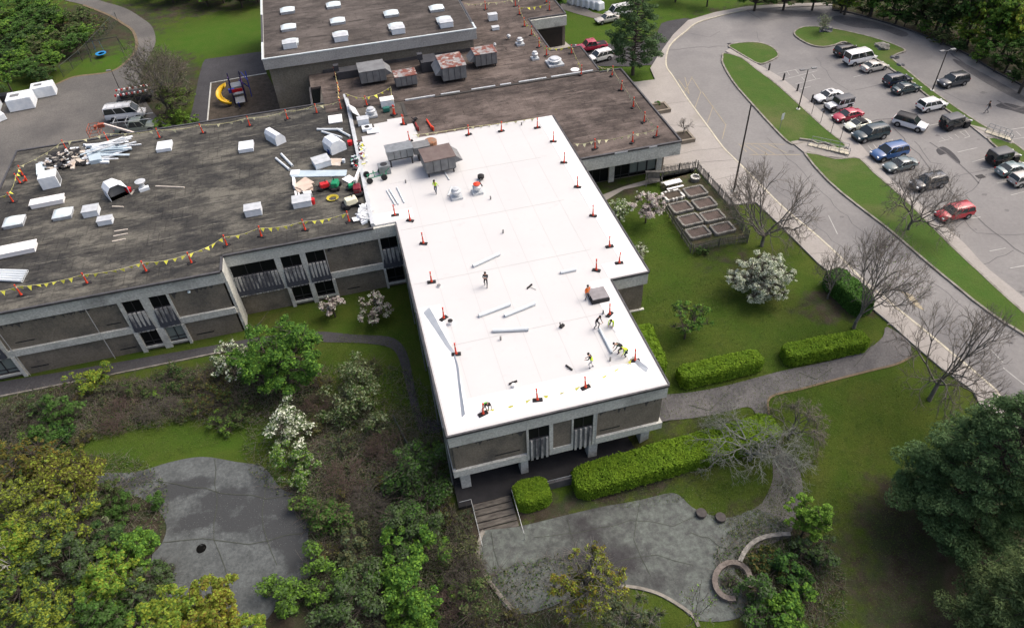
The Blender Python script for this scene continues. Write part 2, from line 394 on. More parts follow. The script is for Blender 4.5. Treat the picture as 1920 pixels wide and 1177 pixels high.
blobs_attr('litter', [(330, 745, 13, 3.5, 1), (180, 775, 9, 3.5, 1), (60, 800, 8, 5, 1), (470, 730, 6, 4, 1), (620, 720, 6, 4, .9), (660, 850, 7, 7, 1), (760, 860, 5, 6, 1), (720, 960, 7, 6, 1), (800, 1010, 6, 6, 1),
  (640, 1080, 8, 8, 1), (850, 1080, 6, 9, .9), (120, 1050, 14, 9, 1), (60, 940, 10, 8, 1), (300, 1140, 10, 5, .8), (1770, 980, 8, 5, .8), (1650, 1020, 5, 3, .4), (1820, 1100, 9, 6, .9), (1560, 1090, 3, 4, .35),
  (1150, 930, 9, 1.5, .8), (985, 960, 4, 2, .8), (1000, 1150, 8, 3, .7), (1450, 1060, 5, 5, .9), (100, 70, 20, 14, .8), (1700, 20, 40, 12, 1), (1880, 80, 20, 16, 1), (1600, 560, 6, 2.5, .8), (1150, 360, 4, 4, .6), (300, 160, 6, 12, .9), (1360, 480, 4, 3, .5), (380, 10, 20, 6, .6), (1260, 800, 6, 2, .5), (200, 848, 8, 2.6, -1), (300, 838, 7, 2.4, -1), (420, 828, 6, 2.4, -1), (490, 850, 3, 3, -1), (700, 690, 4, 7, -1), (650, 600, 8, 3, -1), (800, 830, 2, 8, -.8)])
blobs_attr('bright', [(1350, 20, 30, 10, .6), (1450, 15, 30, 6, .6), (1100, 60, 8, 10, .7), (420, 70, 12, 8, 1), (225, 95, 8, 9, 1), (1200, 135, 4, 5, .8), (1100, 30, 10, 6, .6), (1230, 480, 5, 8, .35), (1450, 600, 6, 6, .2), (200, 848, 8, 1.6, .5), (330, 834, 8, 1.6, .6), (440, 828, 5, 1.6, .5), (700, 680, 4, 6, .3)])
M_LAWN = mat('lawn_strip', (.038, .088, .008), .95, (.052, .092, .012), .5, bump=.5, bscale=5, col3=(.095, .105, .035), s3=.12, m3=(.52, .72), fine=9)

A_far = (90, 235)
asph_px_left = [(1560, 12), (1480, 15), (1400, 21), (1345, 33), (1306, 45), (1285, 61), (1262, 80), (1251.6, 97), (1249, 125), (1262, 146), (1290.6, 190), (1327, 239.6), (1355.7, 278.6), (1377, 300), (1428, 351), (1469, 392), (1533.5, 446), (1577.7, 487), (1622, 531), (1680.8, 580), (1764.7, 648), (1822.8, 696), (1864.8, 732)]
outer_px = [(1560, 20), (1602, 27), (1680, 49.5), (1745.6, 73), (1810.6, 101.6), (1862.7, 133), (1902, 153.6), (1935, 172)]
L_ = crom(gpx(asph_px_left), sub=4); O_ = crom(gpx(outer_px), sub=4)
kl = L_[-1]; ko = O_[-1]
south = [Vector((kl.x+.2, y)) for y in (24, 12, 0, -12)]
east = [Vector((130, -12)), Vector((130, 75)), Vector((ko.x+8, ko.y-7))]
asph = O_[::-1] + L_ + south + east
drape('parking_lot_and_road', asph, M_ASPH, .06)
strip('outer_kerb', O_, .3, M_ASPHD, .05, .14)
# concrete sidewalk and plaza by the school
wl = [(1823, 734), (1764, 692), (1706.6, 643), (1642, 586.6), (1590, 541), (1533.5, 495.5), (1470, 432), (1418, 382), (1367, 386), (1305, 316), (1236, 326)]
walk = [k for k in L_] + [Vector((kl.x, 24)), Vector((kl.x, -12)), Vector((kl.x-3.0, -12)), Vector((kl.x-3.0, 24))]
walk += gpx(wl) + [Vector((36, 71.5)), Vector((30, 80)), Vector((30, 90))] + gpx([(1150, 150), (1190, 156), (1228, 151), (1219, 130), (1234, 106), (1262, 67), (1290, 40), (1340, 25), (1400, 14), (1480, 9), (1560, 7)])
walk_o = drape('sidewalk', walk, M_WALK, .17, skirt=.2)
strip('sidewalk_kerb', L_[8:]+[Vector((kl.x, 24)), Vector((kl.x, 0))], .22, M_YKERB, .03, .165, side=-.0)
# joints in the sidewalk
J = []
for a, b in (((1404, 362), (1442, 372)), ((1450, 412), (1492, 420)), ((1519, 478), (1560, 476)), ((1662, 611), (1700, 600)), ((1390, 316), (1368, 318)), ((1300, 285), (1355, 280)), ((1228, 200), (1290, 192)), ((1241, 236), (1325, 240)), ((1240, 312), (1377, 302)), ((1300, 285), (1245, 300)), ((1720, 655), (1757, 645)), ((1340, 340), (1400, 325))):
    J.append((gpx([a, b]), .07))
merge_strips('sidewalk_joints', J, mat('joint', (.17, .16, .15)), .185)
# islands
def island(name, px, sub=4, kerb=True, m=None):
    P = crom(gpx(px), closed=True, sub=sub)
    drape(name, P, m or M_LAWN, .20, skirt=.3)
    if kerb: strip(name+'_kerb', P+[P[0]], .24, M_KERB, .04, .19)
island('entrance_island', [(1366, 88), (1385, 83), (1420, 82), (1446, 90), (1459, 104), (1450, 113), (1425, 122), (1400, 110), (1380, 98)])
big = [(1358, 102), (1354.5, 110), (1354.4, 119), (1363.5, 138), (1379, 161.5), (1400, 186), (1454.4, 246), (1484, 272), (1510, 268.5), (1545, 274), (1566, 281), (1585, 275), (1545, 242), (1506, 206), (1454, 159), (1420, 134), (1390, 111)]
island('long_grass_island', big, sub=3)
low = [(1508.7, 290), (1530, 291), (1563, 300), (1588, 299), (1612, 300), (1636.5, 325), (1672, 355), (1718, 398), (1778, 459), (1855, 531.7), (1925, 594), (1990, 648)] 
low2 = [(1990, 690), (1920, 630), (1881, 606), (1822.8, 564), (1768, 519), (1706.6, 467), (1661, 428), (1604, 384.6), (1552, 341)]
island('lower_grass_island', low+low2, sub=2)
island('parking_island', [(1489, 62.5), (1506, 53), (1545, 53.4), (1602, 64), (1654, 78), (1688, 91), (1696, 98), (1680, 104), (1673, 113), (1701, 135), (1740, 166.7), (1797.6, 208), (1842, 237), (1868, 252), (1850, 251), (1816, 236), (1779, 211), (1732.5, 177), (1706, 153.6), (1680, 138), (1654, 120), (1620, 100), (1584, 81), (1566, 86), (1542, 90), (1519, 86), (1495.5, 73)], sub=3)
island('far_parking_island', [(1850, 260), (1870, 263), (1902, 272), (1925, 290), (1980, 330), (2000, 360), (1960, 345), (1920, 314), (1897.5, 295), (1870, 280)], sub=2)
# parking sidewalk
pr_ = [(1368, 93), (1400, 112), (1441, 134), (1472, 153.6), (1503, 179.7), (1542, 213.5), (1581, 247), (1607.5, 268), (1641, 306), (1672, 341), (1723.5, 384.6), (1767, 422.7), (1807.7, 459), (1855, 509), (1919.6, 560.8), (1990, 622)]
pl_ = [(1360, 98), (1390, 116), (1420, 138), (1454, 159), (1506, 206), (1545, 242), (1585, 277), (1612, 300), (1636.5, 325), (1672, 357), (1718, 400), (1778, 460), (1855, 533), (1925, 595), (1990, 650)]
drape('parking_sidewalk', crom(gpx(pr_), sub=3)+crom(gpx(pl_), sub=3)[::-1], M_WALK, .185, skirt=.25)
drape('step_landing', gpx([(1482, 268), (1500, 265), (1545, 275), (1585, 284), (1606, 274), (1620, 300), (1597, 299), (1563, 297), (1508, 289)]), M_WALK, .21, skirt=.25)
drape('far_landing', gpx([(1816, 236), (1842, 242), (1868, 250), (1900, 268), (1896, 272), (1866, 262), (1848, 262)]), M_WALK, .21, skirt=.25)
# dark asphalt path from the school to the sidewalk and round to the patio
pp = [(1235, 741), (1300, 735), (1370, 721), (1460, 697), (1560, 676), (1625, 655), (1655, 632), (1663, 613), (1706, 641)]
pq = [(1710, 668), (1681, 683), (1629, 696), (1564.6, 712.5), (1500, 730), (1455, 740), (1440, 752), (1442, 777), (1452, 812), (1465, 840), (1487, 862), (1501, 890), (1505, 927), (1494, 960), (1478, 1004), (1400, 1030), (1361, 1000), (1361, 975.5), (1405, 958), (1430, 940), (1447, 905), (1449, 880), (1446, 850), (1434, 812), (1418, 778), (1402, 763), (1360, 772), (1300, 784), (1225, 796)]
drape('asphalt_path', crom(gpx(pp), sub=3)+crom(gpx(pq), sub=3), M_PATH, .05)
strip('path_edge', crom(gpx([(1710, 668), (1681, 683), (1629, 696), (1564.6, 712.5), (1500, 730), (1455, 740), (1440, 752), (1442, 777)]), sub=3), .18, mat('worn_soil_edge', (.17, .13, .085), .95, (.11, .09, .055), 2), .07)
patio = [(900, 1012), (907, 995), (969, 988), (1060.5, 966), (1130, 950), (1188, 940), (1246, 926), (1272, 927.5), (1297.5, 951), (1334, 966), (1372, 970), (1420, 955), (1480, 985), (1472, 1004), (1430, 1010), (1400, 1031), (1381, 1057), (1380, 1075), (1402, 1100), (1395, 1150), (1352, 1165), (1300, 1160), (1270, 1130), (1240, 1117), (1173.5, 1099), (1100, 1100), (1040, 1135), (962, 1150), (918, 1090), (898, 1046)]
drape('patio', crom(gpx(patio), closed=True, sub=3), M_PATIO, .065)
strip('patio_edge', crom(gpx([(969, 1152), (918, 1090), (898, 1046), (900, 1012), (907, 995)]), sub=4), .3, M_KERB, .05, .06)
strip('patio_edge_lower', crom(gpx([(1160, 1098), (1200, 1103), (1242.8, 1117), (1294, 1150), (1310, 1175)]), sub=4), .25, M_KERB, .05, .07)
pond = [(120, 890), (180, 886), (253, 885), (321, 866), (380, 856.5), (443, 866), (494, 876), (527.6, 916), (565.6, 933), (582.5, 975.5), (578, 1009), (599, 1051), (570, 1090), (530, 1120), (490, 1170), (420, 1180), (350, 1150), (295.5, 1115), (274, 1060), (304, 1018), (312, 984), (291, 950), (253, 929), (190, 908), (126.6, 899.5)]
pd = drape('gravel_court', crom(gpx(pond), closed=True, sub=4), M_POND, .05, grid=.5)
vv = np.array([v.co[:] for v in pd.data.vertices]); dv = np.zeros(len(vv))
for px, py, rx, ry in ((340, 915, 3, 1.1), (420, 935, 3, 1.3), (500, 945, 3.5, 2), (380, 975, 3, 1.0), (540, 990, 2.5, 3), (460, 975, 3, 1.2), (250, 905, 2, .8), (560, 1040, 1.5, 2)):
    c = G(px, py); dv = np.maximum(dv, np.clip(1.5-np.sqrt(((vv[:, 0]-c.x)/rx)**2+((vv[:, 1]-c.y)/ry)**2), 0, 1)*.9)
pd.data.attributes.new('damp', 'FLOAT', 'POINT').data.foreach_set('value', dv.astype(np.float32))
# courtyard path and the strip along the left wing
drape('courtyard_path', crom(gpx([(592, 622), (669, 628), (726.6, 631), (752.6, 645), (767, 674), (780, 738), (794, 781), (828, 790), (834, 806), (790, 812), (773, 770), (757, 705), (744, 664), (722, 649), (669, 643), (593.7, 640)]), closed=True, sub=3), M_ASPHD, .05)
drape('side_path', gpx([(-60, 735), (0, 716), (100, 700), (200, 683), (400, 648), (480, 633), (594, 622), (594, 638), (480, 652), (400, 664), (200, 705), (0, 744), (-60, 757)]), M_ASPHD, .045)
strip('side_path_kerb', gpx([(-60, 757), (0, 744), (200, 705), (400, 664), (480, 652)]), .15, M_KERB, .04, .1)
# service yard
yard = [(-120, 190), (0, 187), (65, 167), (104, 159), (140.6, 144.5), (208, 135), (242, 112), (256.5, 88.5), (250, 60), (229, 44), (203, 28.6), (156, 10), (117, 0), (60, -20), (130, -22), (182, 0), (234, 15.6), (268, 36), (286, 52), (292, 80), (278, 110), (264, 140), (268, 180), (300, 225), (330, 235), (385, 232)]
yp = crom(gpx(yard), sub=3)
drape('service_yard', yp+[Vector((-17, 93)), Vector((-70, 93)), Vector((-80, 110))], M_YARD, .05)
strip('yard_edge', crom(gpx([(0, 187), (65, 167), (104, 159), (140.6, 144.5), (208, 135), (242, 112), (256.5, 88.5), (250, 60), (229, 44), (203, 28.6), (156, 10)]), sub=4), .5, MATS['worn_soil_edge'], .07)
drape('play_walkway', gpx([(385, 112), (495, 97), (500, 140), (396, 158), (390, 232), (352, 238), (362, 200), (372, 150), (380, 120)]), M_ASPHD, .06)
drape('playground_mulch', gpx([(396, 157), (500, 139), (540, 210), (530, 240), (388, 250)]), M_MULCH, .09)
strip('playground_border', gpx([(388, 245), (396, 157), (500, 139)]), .2, M_CONC, .05, .12)
# drive by the delivery door, dirt track
drape('delivery_drive', crom(gpx([(1015, 92), (1040, 84), (1155, 83), (1205, 78), (1232, 62), (1240, 45), (1266, 38), (1295, 37), (1264, 70), (1238, 106), (1231, 122), (1124, 125), (1090, 110), (1040, 100)]), closed=True, sub=2), M_ASPHD, .05)
drape('dirt_track', crom(gpx([(1035, 8), (1080, 8), (1112, 24), (1150, 32), (1150, 42), (1105, 33), (1060, 20)]), closed=True, sub=2), M_YARD, .05)
drape('concrete_apron', gpx([(1012, 80), (1058, 78), (1070, 88), (1060, 100), (1030, 98)]), M_WALK, .08)
# garden court
drape('garden_path', gpx([(1120, 370), (1165, 352), (1240, 330), (1303, 316), (1300, 325), (1235, 342), (1170, 356), (1130, 380)]), M_WALK, .05)
drape('garden_bed_soil', gpx([(1232, 330), (1300, 318), (1366, 388), (1398, 447), (1300, 468), (1255, 400)]), mat('garden_dirt', (.075, .060, .040), 1, (.045, .055, .022), 1.1, bump=.3, col3=(.05, .075, .02), s3=.5, fine=5), .05)

# painted lines, seams and patches on the asphalt
Y = []
def ln(a, b, w_=.12, tgt=Y): tgt.append((gpx([a, b]), w_))
ln((1395, 270), (1472, 272)); ln((1405, 291), (1500, 291)); ln((1395, 272), (1420, 290)); ln((1408, 272), (1438, 290)); ln((1422, 272), (1452, 290)); ln((1441, 272), (1475, 288)); ln((1385, 271), (1400, 286))
for a, b in (((1284, 146), (1292, 178)), ((1292, 178), (1272, 150)), ((1298, 145), (1281, 178)), ((1314, 173), (1302, 206)), ((1337, 200), (1326, 232)), ((1361, 234), (1354, 262)), ((1296, 145), (1314, 173)), ((1336, 201), (1360, 234)), ((1316, 173), (1336, 201))): ln(a, b, .1)
merge_strips('loading_zone_paint', Y, M_YEL, .075)
W_ = []
for a, b in (((1458, 139), (1495, 131)), ((1469, 150), (1532, 134)), ((1491, 159), (1538, 148)), ((1500, 168), (1520, 163)), ((1480, 142), (1475, 134)), ((1497, 139), (1490, 131)), ((1510, 154), (1503, 146)), ((1530, 150), (1522, 140)),
    ((1652, 266), (1660, 276)), ((1662, 264), (1671, 274)), ((1672, 263), (1680, 273)), ((1651, 267), (1674, 262)), ((1627, 274), (1638, 286)), ((1637, 271), (1645, 282)),
    ((1765, 259), (1772, 264)), ((1777, 256), (1786, 262)), ((1790, 253), (1798, 260)), ((1800, 249), (1810, 256)), ((1810, 247), (1818, 257)), ((1818, 257), (1808, 260)), ((1760, 267), (1780, 262)), ((1798, 249), (1811, 246)),
    ((1795, 286.5), (1832, 278)), ((1822, 305), (1850, 297)), ((1838, 316), (1860, 321)), ((1868, 345), (1892, 340)), ((1895, 367), (1922, 360)), ((1780, 416), (1838, 408)), ((1855, 472), (1885, 466)), ((1893, 504), (1925, 498)),
    ((1630, 138), (1600, 146)), ((1715, 210), (1740, 205)), ((1735, 238), (1760, 233)), ((1872, 248), (1920, 240)), ((1880, 254), (1890, 262)), ((1892, 250), (1902, 258)), ((1904, 247), (1914, 256)), ((1895, 263), (1925, 258)), ((1790, 236), (1820, 232)),
    ((1553, 405), (1570, 440)), ((1856, 655), (1880, 680)), ((1880, 690), (1920, 722))): ln(a, b, .11, W_)
merge_strips('parking_lines', W_, M_WLINE, .08)
S_ = []
for x in range(9):
    a = 1686+x*3.6; S_.append((gpx([(a, 545+x*3.2), (a+16, 552+x*3.0)]), .28))
merge_strips('crossing_bars', [((gpx([(1690+i*5, 548+i*5), (1712+i*4, 556+i*5)])), .22) for i in range(6)], M_YEL, .078)
rc = random.Random(3)
def crack(pts, w_, jit=.35):
    P = [G(*p).xy for p in pts]; out = []
    for a, b in zip(P, P[1:]):
        n = max(2, int((b-a).length/1.2))
        for k in range(n):
            q = a.lerp(b, k/n); out.append(q+Vector((rc.uniform(-jit, jit), rc.uniform(-jit, jit)))*.6)
    out.append(P[-1]); return (out, w_)
CR = [crack([(1676, 240), (1720, 290), (1760, 340), (1820, 400), (1880, 450), (1925, 480)], .16), crack([(1740, 268), (1770, 285), (1800, 310), (1835, 345)], .2), crack([(1625, 230), (1680, 222), (1725, 212)], .2), crack([(1790, 335), (1830, 322), (1880, 318)], .08), crack([(1600, 169), (1650, 160)], .1),
      crack([(1850, 330), (1810, 365), (1830, 395), (1790, 430)], .08), crack([(1400, 22), (1430, 40), (1500, 30)], .12), crack([(1255, 95), (1300, 90), (1360, 88)], .14), crack([(1715, 265), (1745, 305), (1765, 308)], .1), crack([(1870, 190), (1900, 205), (1925, 200)], .3),
      crack([(1780, 100), (1830, 140), (1880, 165), (1925, 185)], .3), crack([(1560, 100), (1680, 130), (1800, 190), (1925, 210)], .08), crack([(1440, 260), (1500, 320), (1600, 420), (1700, 500), (1850, 620)], .07), crack([(1380, 300), (1480, 375), (1560, 450), (1700, 570)], .06),
      crack([(1840, 500), (1900, 470)], .08), crack([(1700, 430), (1760, 470), (1850, 560)], .1), crack([(1530, 110), (1560, 150), (1590, 170)], .07), crack([(1270, 60), (1330, 70), (1350, 60)], .08), crack([(1420, 60), (1440, 140)], .06), crack([(1800, 400), (1830, 440), (1920, 440)], .08)]
merge_strips('pavement_cracks', CR, M_CRACK, .07)
for i, (poly, m) in enumerate(((([(1755, 282), (1768, 276), (1785, 286), (1800, 304), (1794, 307), (1775, 290), (1762, 292)]), M_ASPHD), (([(1866, 200), (1885, 194), (1925, 205), (1925, 216), (1895, 208)]), M_ASPHD), (([(1575, 30), (1640, 42), (1700, 62), (1690, 70), (1650, 56), (1600, 52), (1560, 38)]), M_PATH), (([(1405, 18), (1520, 22), (1545, 30), (1500, 33), (1450, 26)]), M_PATH), (([(1790, 112), (1850, 142), (1925, 185), (1925, 196), (1850, 158), (1795, 122)]), M_PATH))):
    drape('asphalt_patch', crom(gpx(poly), closed=True, sub=3), m, .066)
PC = [crack([(1297, 1000), (1330, 1010), (1362, 1030), (1340, 1070), (1352, 1130)], .05, .2), crack([(1362, 1030), (1400, 1000), (1440, 985)], .05, .2), crack([(1000, 1010), (1090, 1000), (1180, 975), (1260, 985), (1340, 960)], .04, .3), crack([(960, 1060), (1040, 1050), (1120, 1060), (1230, 1040), (1300, 1060)], .04, .3), crack([(1060, 970), (1080, 1030), (1060, 1090)], .04, .25), crack([(1200, 945), (1190, 1010), (1220, 1080)], .04, .25), crack([(920, 1000), (935, 1060), (980, 1120)], .04, .2),
      crack([(240, 900), (330, 905), (410, 925), (500, 935), (570, 925)], .05, .3), crack([(300, 1020), (380, 1010), (470, 1020), (570, 1000)], .05, .3), crack([(400, 860), (410, 930), (400, 1010), (430, 1100)], .05, .3), crack([(500, 890), (490, 960), (520, 1060)], .05, .3), crack([(1290, 760), (1330, 770), (1360, 740)], .05, .1), crack([(1500, 700), (1530, 712), (1560, 690)], .05, .1), crack([(1640, 640), (1600, 690)], .04, .1), crack([(1460, 870), (1490, 900), (1470, 950)], .04, .1)]
merge_strips('patio_cracks', PC, mat('mossy_crack', (.052, .060, .046), .95), .085)
mb = MB()
for _ in range(70):
    x_, y_ = rc.uniform(1420, 1920), rc.uniform(60, 700); g_0 = G(x_, y_)
    if 57 < g_0.x < 96 or 48.5 < g_0.x < 53.5:
        n_ = 12; r0_ = rc.uniform(.12, .5); b_ = [(g_0.x+math.cos(t_)*r0_*rc.uniform(.7, 1.3), g_0.y+math.sin(t_)*r0_*.7*rc.uniform(.7, 1.3), g_0.z+.064) for t_ in np.linspace(0, 6.283, n_+1)[:-1]]; mb.add(b_, [tuple(range(n_))])
so_ = mb.build('oil_stains', mat('oil_stain', (.115, .112, .112), .8, (.15, .147, .146), 2)); so_['kind'] = 'structure'
# drain grates and patio hole
for px, py, s in ((1838, 332, .5), (1368, 83.5, .35)):
    mb = MB(); c = G(px, py); mb.b2(-s, s, -s*.7, s*.7, 0, .02)
    for k in range(6): mb.b2(-s*.85, s*.85, -s*.6+k*s*.22, -s*.6+k*s*.22+s*.08, .02, .035)
    o = mb.build('storm_drain', M_DARK, loc=(c.x, c.y, c.z+.07)); tag(o, 'iron storm drain grate set in the cracked car park asphalt' if px > 1500 else 'small storm drain beside the tip of the entrance island', 'drain')
c = G(378, 1028); mb = MB(); mb.lathe((0, 0, 0), [(.40, 0), (.40, .03), (.33, .05), (.28, .02)], 24)
o = mb.build('drain_cover', mat('drain_black', (.006, .006, .006), 1, spec=0), loc=(c.x, c.y, c.z+.055)); tag(o, 'round black drain cover in the grey gravel court', 'drain cover')
# ------------------------------------------------------------------ the school
SCH = empty('school_building', (0, 0, 0), 0, 'flat roofed concrete and brick school with one wing under new white roofing', 'building')
XL, XM, X1, X2 = 2.0, -16.0, 20.45, 24.3
def B(name, boxes, m, bevel=0, par=SCH):
    o = None
    if par is SCH and name not in ('soot_streaks',):
        for b in boxes: o = MB().b2(*b).build(name, m, par, bevel=bevel)
        return o
    mb = MB()
    for b in boxes: mb.b2(*b)
    return mb.build(name, m, par, bevel=bevel)
# brick core walls
B('brick_wall', [(XL+.25, X1-.25, 35.25, 80.5, 2.9, 8.3)], M_PANEL)           # upper storey over the undercroft
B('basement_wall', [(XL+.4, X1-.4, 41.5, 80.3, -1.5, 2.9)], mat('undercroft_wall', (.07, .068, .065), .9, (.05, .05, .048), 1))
B('brick_wall', [(X1-.5, X2-.25, 48.95, 80.4, 0, 8.3)], M_PANEL)
B('brick_wall', [(XM+.0, XL+.2, 64.05, 93.1, -1, 8.3)], M_PANEL)
B('brick_wall', [(-41.5, XM-.25, 61.5, 93.1, -1, 8.3)], M_PANEL)
B('brick_wall', [(X2-.3, 36.0, 71.6, 89.5, 2.5, 7.2)], M_PANEL)
B('brick_wall', [(XL, 29.4, 80.3, 111, 0, 8.25), (29.4, 34.0, 90.3, 98.4, 0, 8.25), (29.4, 35.6, 110.7, 122, 0, 8.25), (6, 29.4, 111, 122, 0, 8.25)], M_PANEL)
# roofs ------------------------------------------------
def sheet(name, polys, z, m, par=SCH, th=.02):
    mb = MB()
    for p in polys: mb.prism(p, z-th, z)
    return mb.build(name, m, par)
rect = lambda a, b, c, d: [(a, c), (b, c), (b, d), (a, d)]
sheet('left_wing_roof', [[(-41.6, 61.3), (XM, 61.3), (XM, 63.85), (-.5, 63.85), (-.75, 93.3), (-41.6, 93.3)]], ZR+.02, ROOF_L, th=.3)
sheet('centre_roof', [[(-.55, 80.3), (XL+4.7, 80.3), (XL+4.7, 98.6), (XL-5.6, 98.6), (-4.0, 93.4), (-.75, 93.35)]], ZR+.0, mat('centre_roof', (.085, .078, .068), .9, (.058, .054, .048), .5, col3=(.115, .108, .095), s3=.3, fine=6, bump=.2), th=.3)
sheet('east_roof', [[(XL+4.7, 80.3), (X2, 80.3), (X2, 69.8), (36.95, 69.8), (36.95, 89.8), (34.1, 89.8), (34.1, 90.6), (6.7, 90.6)]], ZR+.0, ROOF_R, th=.3)
sheet('north_roof', [[(-3.4, 90.6), (34.0, 90.6), (34.0, 98.6), (29.6, 98.6), (29.6, 110.9), (35.6, 110.9), (35.6, 122), (-5, 122), (-5, 98.6), (-3.6, 98.6)]], ZR+.06, ROOF_R, th=.3)
sheet('white_roof_field', [[(XL-2.45, 64.1), (XL+.05, 64.1), (XL+.05, 35.05), (X1-.05, 35.05), (X1-.05, 48.75), (X2-.05, 48.75), (X2-.05, 80.5), (7.2, 80.5), (7.0, 84.2), (5.9, 84.2), (5.9, 86.2), (4.0, 86.2), (4.0, 85.7), (2.2, 85.6), (2.2, 83.0), (.4, 83.0), (.4, 81.4), (-.6, 81.4)]], ZR+.10, M_WHITE, th=.4)
# newer, brighter perimeter sheets, a few centimetres proud with real laps
for x0, x1, y0, y1 in ((XL+.2, XL+2.2, 35.3, 50), (XL+2.25, 18.3, 35.3, 38.2), (18.35, X1-.2, 35.3, 48.9), (X1-.1, X2-.2, 49.0, 51.0), (X2-2.0, X2-.2, 51.05, 80.3), (XL-2.2, XL+2, 64.4, 66)): MB().b2(x0, x1, y0, y1, ZR+.1, ZR+.125).build('membrane_border', M_WHITE2, SCH)
mb = MB()
for k in range(6):
    x = XL+2.6+k*3.0
    mb.b2(x, x+.05, 38.3, 80.2, ZR+.102, ZR+.108)
for y in (44.5, 53.5, 62.4, 71.4): mb.b2(XL+.3, X1-.3, y, y+.06, ZR+.108, ZR+.114)
mb.build('membrane_seams', mat('membrane_seam', (.455, .46, .463), .6), SCH)
# flashing round the roof edges (butted strips)
def edge(x0, x1, y0, y1, z0=ZR-.06, z1=ZR+.16): MB().b2(x0, x1, y0, y1, z0, z1).build('dark_flashing', M_METALD, SCH)
edge(-41.7, XM+.02, 61.05, 61.28); edge(XM-.03, XM+.2, 61.28, 63.6); edge(XM+.2, -.4, 63.6, 63.83)
edge(-41.75, -41.55, 61.28, 93.2); edge(-41.75, -3.6, 93.25, 93.5)
edge(XL-.08, X1+.02, 34.86, 35.02); edge(XL-.12, XL+.02, 35.02, 63.6); edge(X1-.02, X1+.12, 35.02, 48.55); edge(X1+.12, X2+.02, 48.55, 48.72); edge(X2+.0, X2+.14, 48.72, 69.55)
edge(X2+.14, 37.05, 69.55, 69.8); edge(36.95, 37.15, 69.8, 89.9); edge(34.0, 36.95, 89.8, 90.0); edge(34.0, 34.2, 90.6, 98.6); edge(29.6, 34.0, 98.5, 98.7); edge(29.5, 29.7, 98.7, 110.8); edge(29.7, 35.7, 110.7, 110.9); edge(35.6, 35.8, 110.9, 122)
edge(X2+.02, X2+.16, 69.8, 80.5, ZR, ZR+.12); edge(-5.2, -5.0, 93.5, 98.6)
for x0, x1 in ((7, 11), (11.8, 14.4), (16, 19.3), (20, 21.5), (22.6, 26.5), (27.2, 33.2)): MB().b2(x0, x1, 90.45, 90.68, ZR+.02, ZR+.2).build('light_flashing', M_METALL, SCH)
for x0, x1 in ((28.6, 30.2), (32.9, 33.9)): MB().b2(x0, x1, 69.5, 69.54, ZR-.02, ZR+.15).build('light_flashing', M_METALL, SCH)
mb = MB(); mb.b2(11, 34, 90.1, 90.44, ZR, ZR+.12); mb.b2(6.3, 6.7, 86.4, 90.05, ZR, ZR+.09); mb.build('roof_ridge', mat('ridge_strip', (.05, .048, .045), .8), SCH)
# raised white divider curb between the wings
mb = MB(); mb.box((-.48, 78.7, ZR+.2), (.35, 29.2, .4), rz=.004); mb.box((-.25, 78.7, ZR+.12), (.12, 29.2, .24), rz=.004); mb.box((-.6, 91.5, ZR+.5), (.25, 4.5, .5), rz=.05)
mb.build('divider_curb', M_METALL, SCH)
mb = MB(); mb.box((.15, 88.8, ZR+.75), (1.1, 2.6, .06), ry=.75, rz=.15); mb.build('folded_flashing', mat('white_sheet_metal', (.62, .66, .68), .4), SCH)
